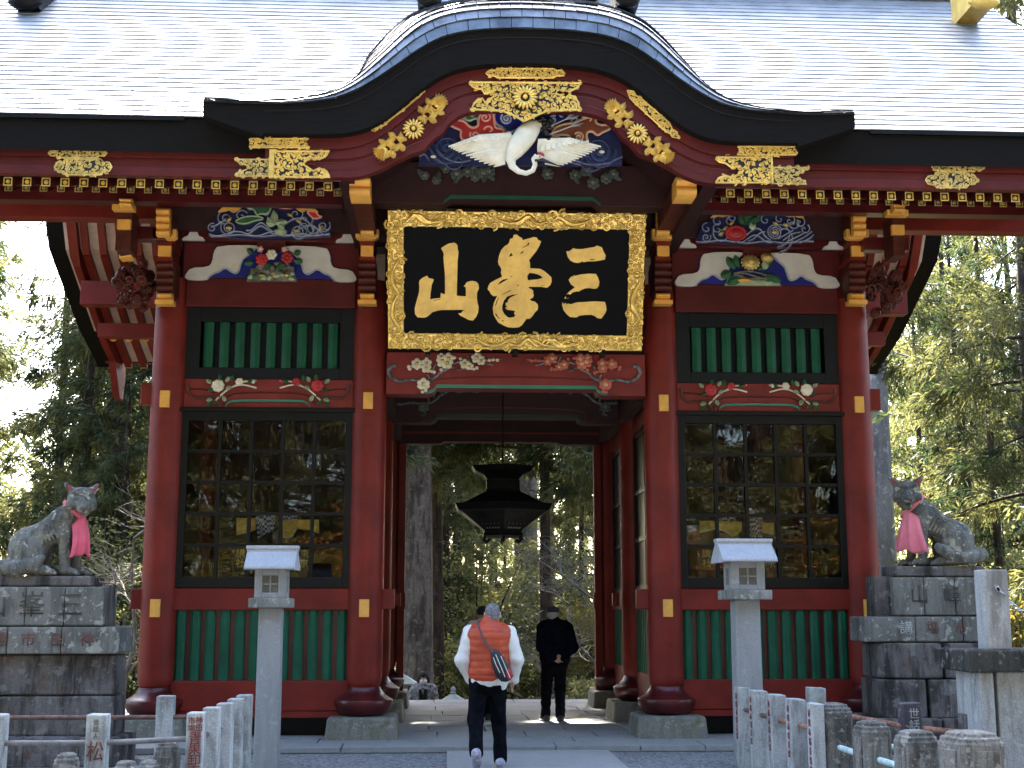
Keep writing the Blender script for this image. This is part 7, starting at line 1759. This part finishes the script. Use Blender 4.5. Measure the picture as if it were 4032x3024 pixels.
def blades(C_, Dv, L, Wd, rs, droop=.0):
    """quads: centres, directions, lengths, widths"""
    n = len(C_); Dv = Dv/np.maximum(np.linalg.norm(Dv, axis=1)[:, None], 1e-6)
    r = rs.normal(size=(n, 3)); S = np.cross(Dv, r); S /= np.maximum(np.linalg.norm(S, axis=1)[:, None], 1e-6)
    a = C_; mid = C_+Dv*(L*.55)[:, None]; e = C_+Dv*L[:, None]; e[:, 2] -= droop*L
    V = np.stack([a, mid+S*(Wd/2)[:, None], e, mid-S*(Wd/2)[:, None]], 1).reshape(-1, 3)
    me = bpy.data.meshes.new('foliage'); me.vertices.add(len(V)); me.vertices.foreach_set('co', V.astype(np.float32).ravel())
    me.loops.add(4*n); me.loops.foreach_set('vertex_index', np.arange(4*n, dtype=np.int32)); me.polygons.add(n)
    me.polygons.foreach_set('loop_start', np.arange(0, 4*n, 4, dtype=np.int32)); me.polygons.foreach_set('loop_total', np.full(n, 4, np.int32))
    me.update(calc_edges=True); return me
def cedar(seed, h, R, z0, nb=80, wood=TRUNK, r0=.30, leafm=0, size=1., full=1.):
    rs = np.random.RandomState(seed); C_, Dv = [], []; tb = MB()
    bend = rs.normal(size=2)*.25
    path_ = [(bend[0]*math.sin(t*2.2)*t, bend[1]*math.sin(t*1.7)*t, -.6+t*(h+.6)) for t in np.linspace(0, 1, 12)]
    tb.tube(path_, [r0*(1.35 if i == 0 else 1.0-.9*i/11)+.012 for i in range(12)], 10)
    for i in range(nb):
        u = (i+rs.rand())/nb; z = z0+(h-z0)*u**.9; L = R*(1-u*.82)*(.55+.6*rs.rand()); az = rs.rand()*6.283; up = .25-.55*rs.rand()
        p0 = np.array([0, 0, z]); d = np.array([math.cos(az), math.sin(az), up])
        k = 8; P_ = [p0+d*L*t+np.array([0, 0, -.30*L*t*t+.10*L*t**4]) for t in np.linspace(0, 1, k)]
        if L > .9: tb.tube([tuple(q) for q in P_[:6]], [.035*(1-.75*j/5)*min(1.5, L/2) for j in range(6)], 4, caps=False)
        ns = int(L*8.5*full)+3
        for j in range(ns):
            t = .22+.78*rs.rand()**.75; q = p0+d*L*t+np.array([0, 0, -.30*L*t*t+.10*L*t**4]); side = rs.normal(size=3)*.30*size; side[2] *= .45
            c = q+side*(.3+.7*L/R); m_ = 15; dd = d*.7+side*1.6/size+np.array([0, 0, -.25])
            C_.append(np.repeat(c[None], m_, 0)+rs.normal(size=(m_, 3))*.085*size); Dv.append(dd[None]+rs.normal(size=(m_, 3))*.55)
    C_, Dv = np.concatenate(C_), np.concatenate(Dv); n = len(C_)
    me = blades(C_, Dv, (.15+.22*rs.rand(n))*size, (.026+.034*rs.rand(n))*size, rs, .25)
    me.materials.append(LF[leafm]); return tb.mesh('trunk', wood, Vector((0, 0, 0)), 180), me
def broad(seed, h, R, leafm, n_cl=120, r0=.10, wood=TRUNK):
    """small broad-leaved tree or bush with clumped leaves"""
    rs = np.random.RandomState(seed); tb = MB(); C_, Dv = [], []
    for i in range(9):
        az = rs.rand()*6.28; L = h*(.5+.45*rs.rand()); sp = R*rs.rand()
        tb.tube([(0, 0, -.3), (math.cos(az)*sp*.2, math.sin(az)*sp*.2, L*.4), (math.cos(az)*sp*.6, math.sin(az)*sp*.6, L*.75), (math.cos(az)*sp, math.sin(az)*sp, L)], [r0*(1 if i == 0 else .5), r0*.5, r0*.3, .008], 5)
    for i in range(n_cl):
        v = rs.normal(size=3); v /= np.linalg.norm(v); v *= rs.rand()**.4; c = np.array([v[0]*R, v[1]*R, h*.58+v[2]*h*.45]); m_ = 34
        fl__ = rs.normal(size=(m_, 3))*np.array([.30, .30, .09]); C_.append(c+fl__); Dv.append(fl__*2+rs.normal(size=(m_, 3))*.5)
    C_, Dv = np.concatenate(C_), np.concatenate(Dv); n = len(C_)
    me = blades(C_, Dv, .09+.10*rs.rand(n), .05+.05*rs.rand(n), rs, .2); me.materials.append(LF[leafm]); return tb.mesh('trunk', wood, Vector((0, 0, 0)), 180), me
def bare(seed, h, R):
    rs = np.random.RandomState(seed); tb = MB()
    def grow(p, d, L, r, lv):
        k = 5; P_ = [p]; dd = d
        for i in range(k): dd = dd+rs.normal(size=3)*.14; dd /= np.linalg.norm(dd); P_.append(P_[-1]+dd*L/k)
        tb.tube([tuple(q) for q in P_], [max(.0045, r*(1-.6*i/k)) for i in range(k+1)], 4 if lv else 6, caps=False)
        if lv >= 3: return
        for i in range([9, 6, 5][lv]):
            t = rs.randint(1, k+1); s_ = rs.normal(size=3); s_[2] = abs(s_[2])*.3+.05; nd = dd*.45+s_/np.linalg.norm(s_); nd /= np.linalg.norm(nd)
            grow(P_[t], nd, L*(.45+.25*rs.rand()), r*.45, lv+1)
    grow(np.array([0, 0, -.5]), np.array([0, 0, 1.]), h, .055, 0); return tb.mesh('trunk', TWIG, Vector((0, 0, 0)), 180), None
VAR = {}
for i in range(4): VAR['c%d' % i] = cedar(100+i, 17+1.5*i, 3.1, 1.2+.8*i, 84, leafm=0)
for i in range(2): VAR['b%d' % i] = cedar(120+i, 13+2*i, 2.6, .2, 76, leafm=1, r0=.14)
VAR['o0'] = broad(130, 6.5, 2.2, 1, 130); VAR['o1'] = broad(131, 4.2, 1.8, 2, 110); VAR['o2'] = broad(132, 5.5, 2.1, 3, 120); VAR['o3'] = broad(133, 2.6, 1.5, 1, 80, .05); VAR['o4'] = broad(134, 3.2, 1.6, 0, 90, .06)
VAR['t0'] = cedar(140, 24, 3.2, 7.5, 60, wood=BTRUNK, r0=.42); VAR['t1'] = cedar(141, 22, 2.8, 7.5, 56, wood=GTRUNK, r0=.33); VAR['t2'] = cedar(142, 20, 2.2, 5, 50, r0=.16)
VAR['h0'] = cedar(160, 17, 3.6, 7.2, 90, full=1.5, r0=.2)
VAR['n0'] = bare(150, 4.2, 2); VAR['n1'] = bare(151, 3.4, 2)
def tree(var, x, y, s, rz, name, label, group=None, dz=0.):
    r = root(name, label, 'tree' if 'bush' not in name else 'bush', (x, y, ground_z(x, y)+dz), group); r.rotation_euler = (0, 0, rz); r.scale = (s, s, s)
    tm, fm = VAR[var]
    for nm, me in (('trunk', tm), ('crown', fm)):
        if me is None: continue
        o = bpy.data.objects.new(nm, me); COL.objects.link(o); o.parent = r
    return r
def ray_xy(dx, Y): q = D(dx, 1400, Y); return q.x, Y
tr = random.Random(21); nr = random.Random(33)
def T_(var, dx, Y, s, name, label, group=None, dz=0.):
    x, y = ray_xy(dx, Y)
    if Y > 23 and var[0] in 'cb' and 400 < dx < 1700: s *= .78
    return tree(var, x, y, s, tr.uniform(0, 6.28), name, label, group, dz)
# trees one can single out
T_('t0', 900, 13.5, 1.0, 'cedar_tree', 'massive cedar trunk at the left of the hanging lantern behind the gate')
T_('t1', 1917, 11.5, 1.0, 'cedar_tree', 'grey barked trunk right behind the right end of the gate')
T_('t0', 1136, 27, 1.15, 'cedar_tree', 'thick brown trunk between the man in orange and the man in navy')
T_('n0', 1300, 11.5, .9, 'bare_tree', 'leafless pale twigs at the right side of the passage view')
T_('n1', 1235, 14.5, 1.0, 'bare_tree', 'leafless spreading twigs behind the lantern at its right', dz=.4)
T_('n1', 268, 7.5, .95, 'bare_tree', 'pale crooked sapling close to the left end of the gate', dz=.3)
T_('o1', 18, 16, 1.0, 'broadleaf_tree', 'yellow green small tree at the left edge beside the wolf')
T_('c3', 2262, 7.5, .9, 'cedar_tree', 'nearest dark cedar at the right edge beyond the wolf')
GL, GP, GR = 'trees of the wood left of the gate', 'trees of the wood seen through the passage', 'trees of the wood right of the gate'
LL, LP, LR_ = 'dark cedar in the wood left of the gate', 'green cedar in the wood seen through the passage', 'sunlit cedar in the wood right of the gate'
for var, dx, Y, s in (('t2', 165, 17, 1.0), ('t2', 108, 22, 1.1), ('c0', 232, 20, .95), ('c2', 290, 27, 1.0), ('c3', 170, 34, 1.0), ('c1', 130, 24, .9), ('t2', 305, 18, .9), ('c1', 330, 40, 1.1), ('c0', 262, 15.5, .62), ('c2', -90, 36, 1.1), ('t2', 215, 25, 1.1)):
    T_(var, dx, Y, s, 'cedar_tree', LL, GL)
for var, dx, Y, s in (('c0', 985, 24, .8), ('t2', 985, 22, 1.), ('t2', 1012, 30, 1.2), ('t2', 1065, 33, 1.2), ('c2', 965, 20, .62), ('b0', 1235, 34, 1.), ('b1', 1090, 38, 1.), ('t2', 1232, 26, 1.2), ('t2', 1190, 31, 1.3), ('b1', 1040, 28, .7), ('c1', 1290, 22, .7), ('t2', 1262, 38, 1.3), ('t2', 940, 28, 1.1)):
    T_(var, dx, Y, s, 'cedar_tree', LP, GP)
for var, dx, Y, s in (('b0', 2010, 19, .95), ('c1', 2120, 15, .70), ('t2', 2172, 13, .8), ('t2', 2080, 20, 1.), ('b0', 2190, 27, 1.1), ('c0', 2060, 34, 1.), ('b1', 1980, 29, 1.), ('c1', 2250, 24, 1.), ('t2', 2130, 25, 1.1), ('t2', 2035, 27, 1.2), ('c2', 2150, 44, 1.1), ('b0', 1945, 38, 1.1), ('b1', 2290, 38, 1.1)):
    T_(var, dx, Y, s, 'cedar_tree', LR_, GR)
for i, (var, dx, Y, s) in enumerate((('o3', 60, 10, .8), ('o0', 210, 13, .8), ('o4', 280, 11.5, .9), ('o1', 130, 19, .9), ('o0', 60, 24, 1.), ('o2', 10, 21, .7))):
    T_(var, dx, Y, s, 'bush', 'leafy bush in the undergrowth left of the gate', 'undergrowth bushes left of the gate')
for i, (var, dx, Y, s) in enumerate((('o3', 980, 17, .9), ('o0', 1030, 19, .8), ('o4', 1100, 17, .9), ('o0', 1250, 18, .75), ('o3', 1190, 16, .8), ('o1', 1290, 16, .8), ('o4', 930, 22, 1.), ('o0', 1160, 24, .8), ('o1', 1060, 25, .9), ('o3', 1280, 13, .6))):
    T_(var, dx, Y, s, 'bush', 'leafy bush in the undergrowth behind the platform', 'undergrowth bushes behind the platform')
for i, (var, dx, Y, s) in enumerate((('o0', 1990, 12, .8), ('o1', 2080, 14, .9), ('o0', 2180, 16, 1.), ('o2', 2040, 18, .8), ('o3', 1960, 9, .7), ('o1', 2200, 11, .8), ('o0', 2110, 22, 1.1))):
    T_(var, dx, Y, s, 'bush', 'leafy bush in the undergrowth right of the gate', 'undergrowth bushes right of the gate')
for var, x, y, sc_ in (('c3', -6.6, 17.5, 1.05), ('c0', -9.5, 16.5, 1.0), ('b0', 2.9, 20, .8), ('b1', -1.0, 22, .8)):
    tree(var, x, y, sc_, tr.uniform(0, 6.28), 'cedar_tree', LP, GP)
for x, y, sc_ in ((-3.4, 13.6, 1.0), (-1.1, 16.2, .95), (1.55, 15.0, .9), (3.9, 14.5, .9)):
    tree('h0', x, y, sc_, tr.uniform(0, 6.28), 'cedar_tree', LP, GP)
# trees on the near side: the panes mirror them and they close the sky low down
for i in range(60):
    x = -34+68*(i % 20+.5)/20+nr.uniform(-1.5, 1.5); y = (-25, -31, -38)[i//20]+nr.uniform(-2, 2)
    tree(nr.choice(('c0', 'c2', 'c1', 't0', 'c3', 'c1')), x, y, nr.uniform(1.15, 1.55), nr.uniform(0, 6.28), 'mirrored_tree', 'tree of the near side mirrored in the window panes', 'trees mirrored in the window panes')
for i in range(14):
    sd_ = -1 if i % 2 else 1; x = CAM.x+(sd_*3.3-CAM.x)*2.4+nr.uniform(-4, 4)
    tree(nr.choice(('o2', 'o0', 'o1', 'b0')), x, -20.5-nr.uniform(0, 3), nr.uniform(.7, 1.0), nr.uniform(0, 6.28), 'mirrored_tree', 'tree of the near side mirrored in the window panes', 'trees mirrored in the window panes')
for i in range(12):
    sd_ = -1 if i % 2 else 1
    tree(nr.choice(('c0', 'c1', 'c2', 'c3')), sd_*(17+nr.uniform(0, 6)), -18+i//2*5.0, nr.uniform(1.0, 1.3), nr.uniform(0, 6.28), 'cedar_tree', LL if sd_ < 0 else LR_, GL if sd_ < 0 else GR)
for i in range(34):
    sd_ = -1 if i % 2 else 1; y = 6+nr.uniform(0, 40); x = CAM.x+sd_*((.40 if sd_ > 0 else .36)*(y+17)+2.5+nr.uniform(0, 14))+(.05*(y+17))
    tree(nr.choice(('c0', 'c1', 'c2', 'c3', 'b0', 't2')), x, y, nr.uniform(.85, 1.2), nr.uniform(0, 6.28), 'cedar_tree', LL if sd_ < 0 else LR_, GL if sd_ < 0 else GR)
# more wood beyond, reading as one mass
def mass(seed, n, lab):
    rs = np.random.RandomState(seed); a = rs.rand(n)*math.pi*1.2-.1*math.pi; d = 62+rs.rand(n)*40
    X = d*np.cos(a); Y = d*np.sin(a)+5; keep = Y > 20; X, Y = X[keep], Y[keep]
    C_, Dv = [], []
    for x, y in zip(X, Y):
        h = 14+9*rs.rand(); k = 420; u = rs.rand(k); r = 3.6*(1-u*.85)*rs.rand(k)**.5; t = rs.rand(k)*6.28
        c = np.stack([x+r*np.cos(t), y+r*np.sin(t), -2+u*h], 1); C_.append(c); Dv.append(np.stack([np.cos(t), np.sin(t), -.4+0*t], 1)+rs.normal(size=(k, 3))*.4)
    C_, Dv = np.concatenate(C_), np.concatenate(Dv); n_ = len(C_)
    me = blades(C_, Dv, .5+.7*rs.rand(n_), .22+.25*rs.rand(n_), rs, .2); me.materials.append(LF[0])
    o = bpy.data.objects.new('distant_woods', me); COL.objects.link(o); o['kind'] = 'stuff'
mass(5, 150, '')

# small yellow post at the far corner of the passage and leaves lying on the roof
p = W(2333, 2738, 7.0); yp = MB().lathe([(.045, 0), (.05, .02), (.05, .36), (.045, .38)], (p.x, 7.0, -.17), 14)
thing('bollard', yp, mat('pale_yellow_paint', (.62, .52, .2), .6), 'short pale yellow post at the far right corner of the passage', 'bollard', 40)
lv = MB(); lr = random.Random(5)
for k in range(46):
    x = lr.uniform(-6.6, -4.0) if k > 6 else lr.uniform(-6.6, 6.5); y = YE+abs(lr.gauss(.0, .35))+.08 if k > 6 else YE+lr.uniform(.5, 4); z = roof_top(y)+.03; a = lr.uniform(0, 6.28); r_ = lr.uniform(.02, .045)
    u = Vector((math.cos(a), math.sin(a)*.8, math.sin(a)*.58))*r_; v = Vector((-math.sin(a), math.cos(a)*.8, math.cos(a)*.58))*r_*.6; c = Vector((x, y, z))
    lv.add([c-u, c+v+Vector((0, 0, .008)), c+u, c-v+Vector((0, 0, .006))], [(0, 1, 2, 3)])
o = part('fallen_leaves', lv, mat('brown_leaf', (.32, .14, .05), .8, var=.3), None, kind='stuff')
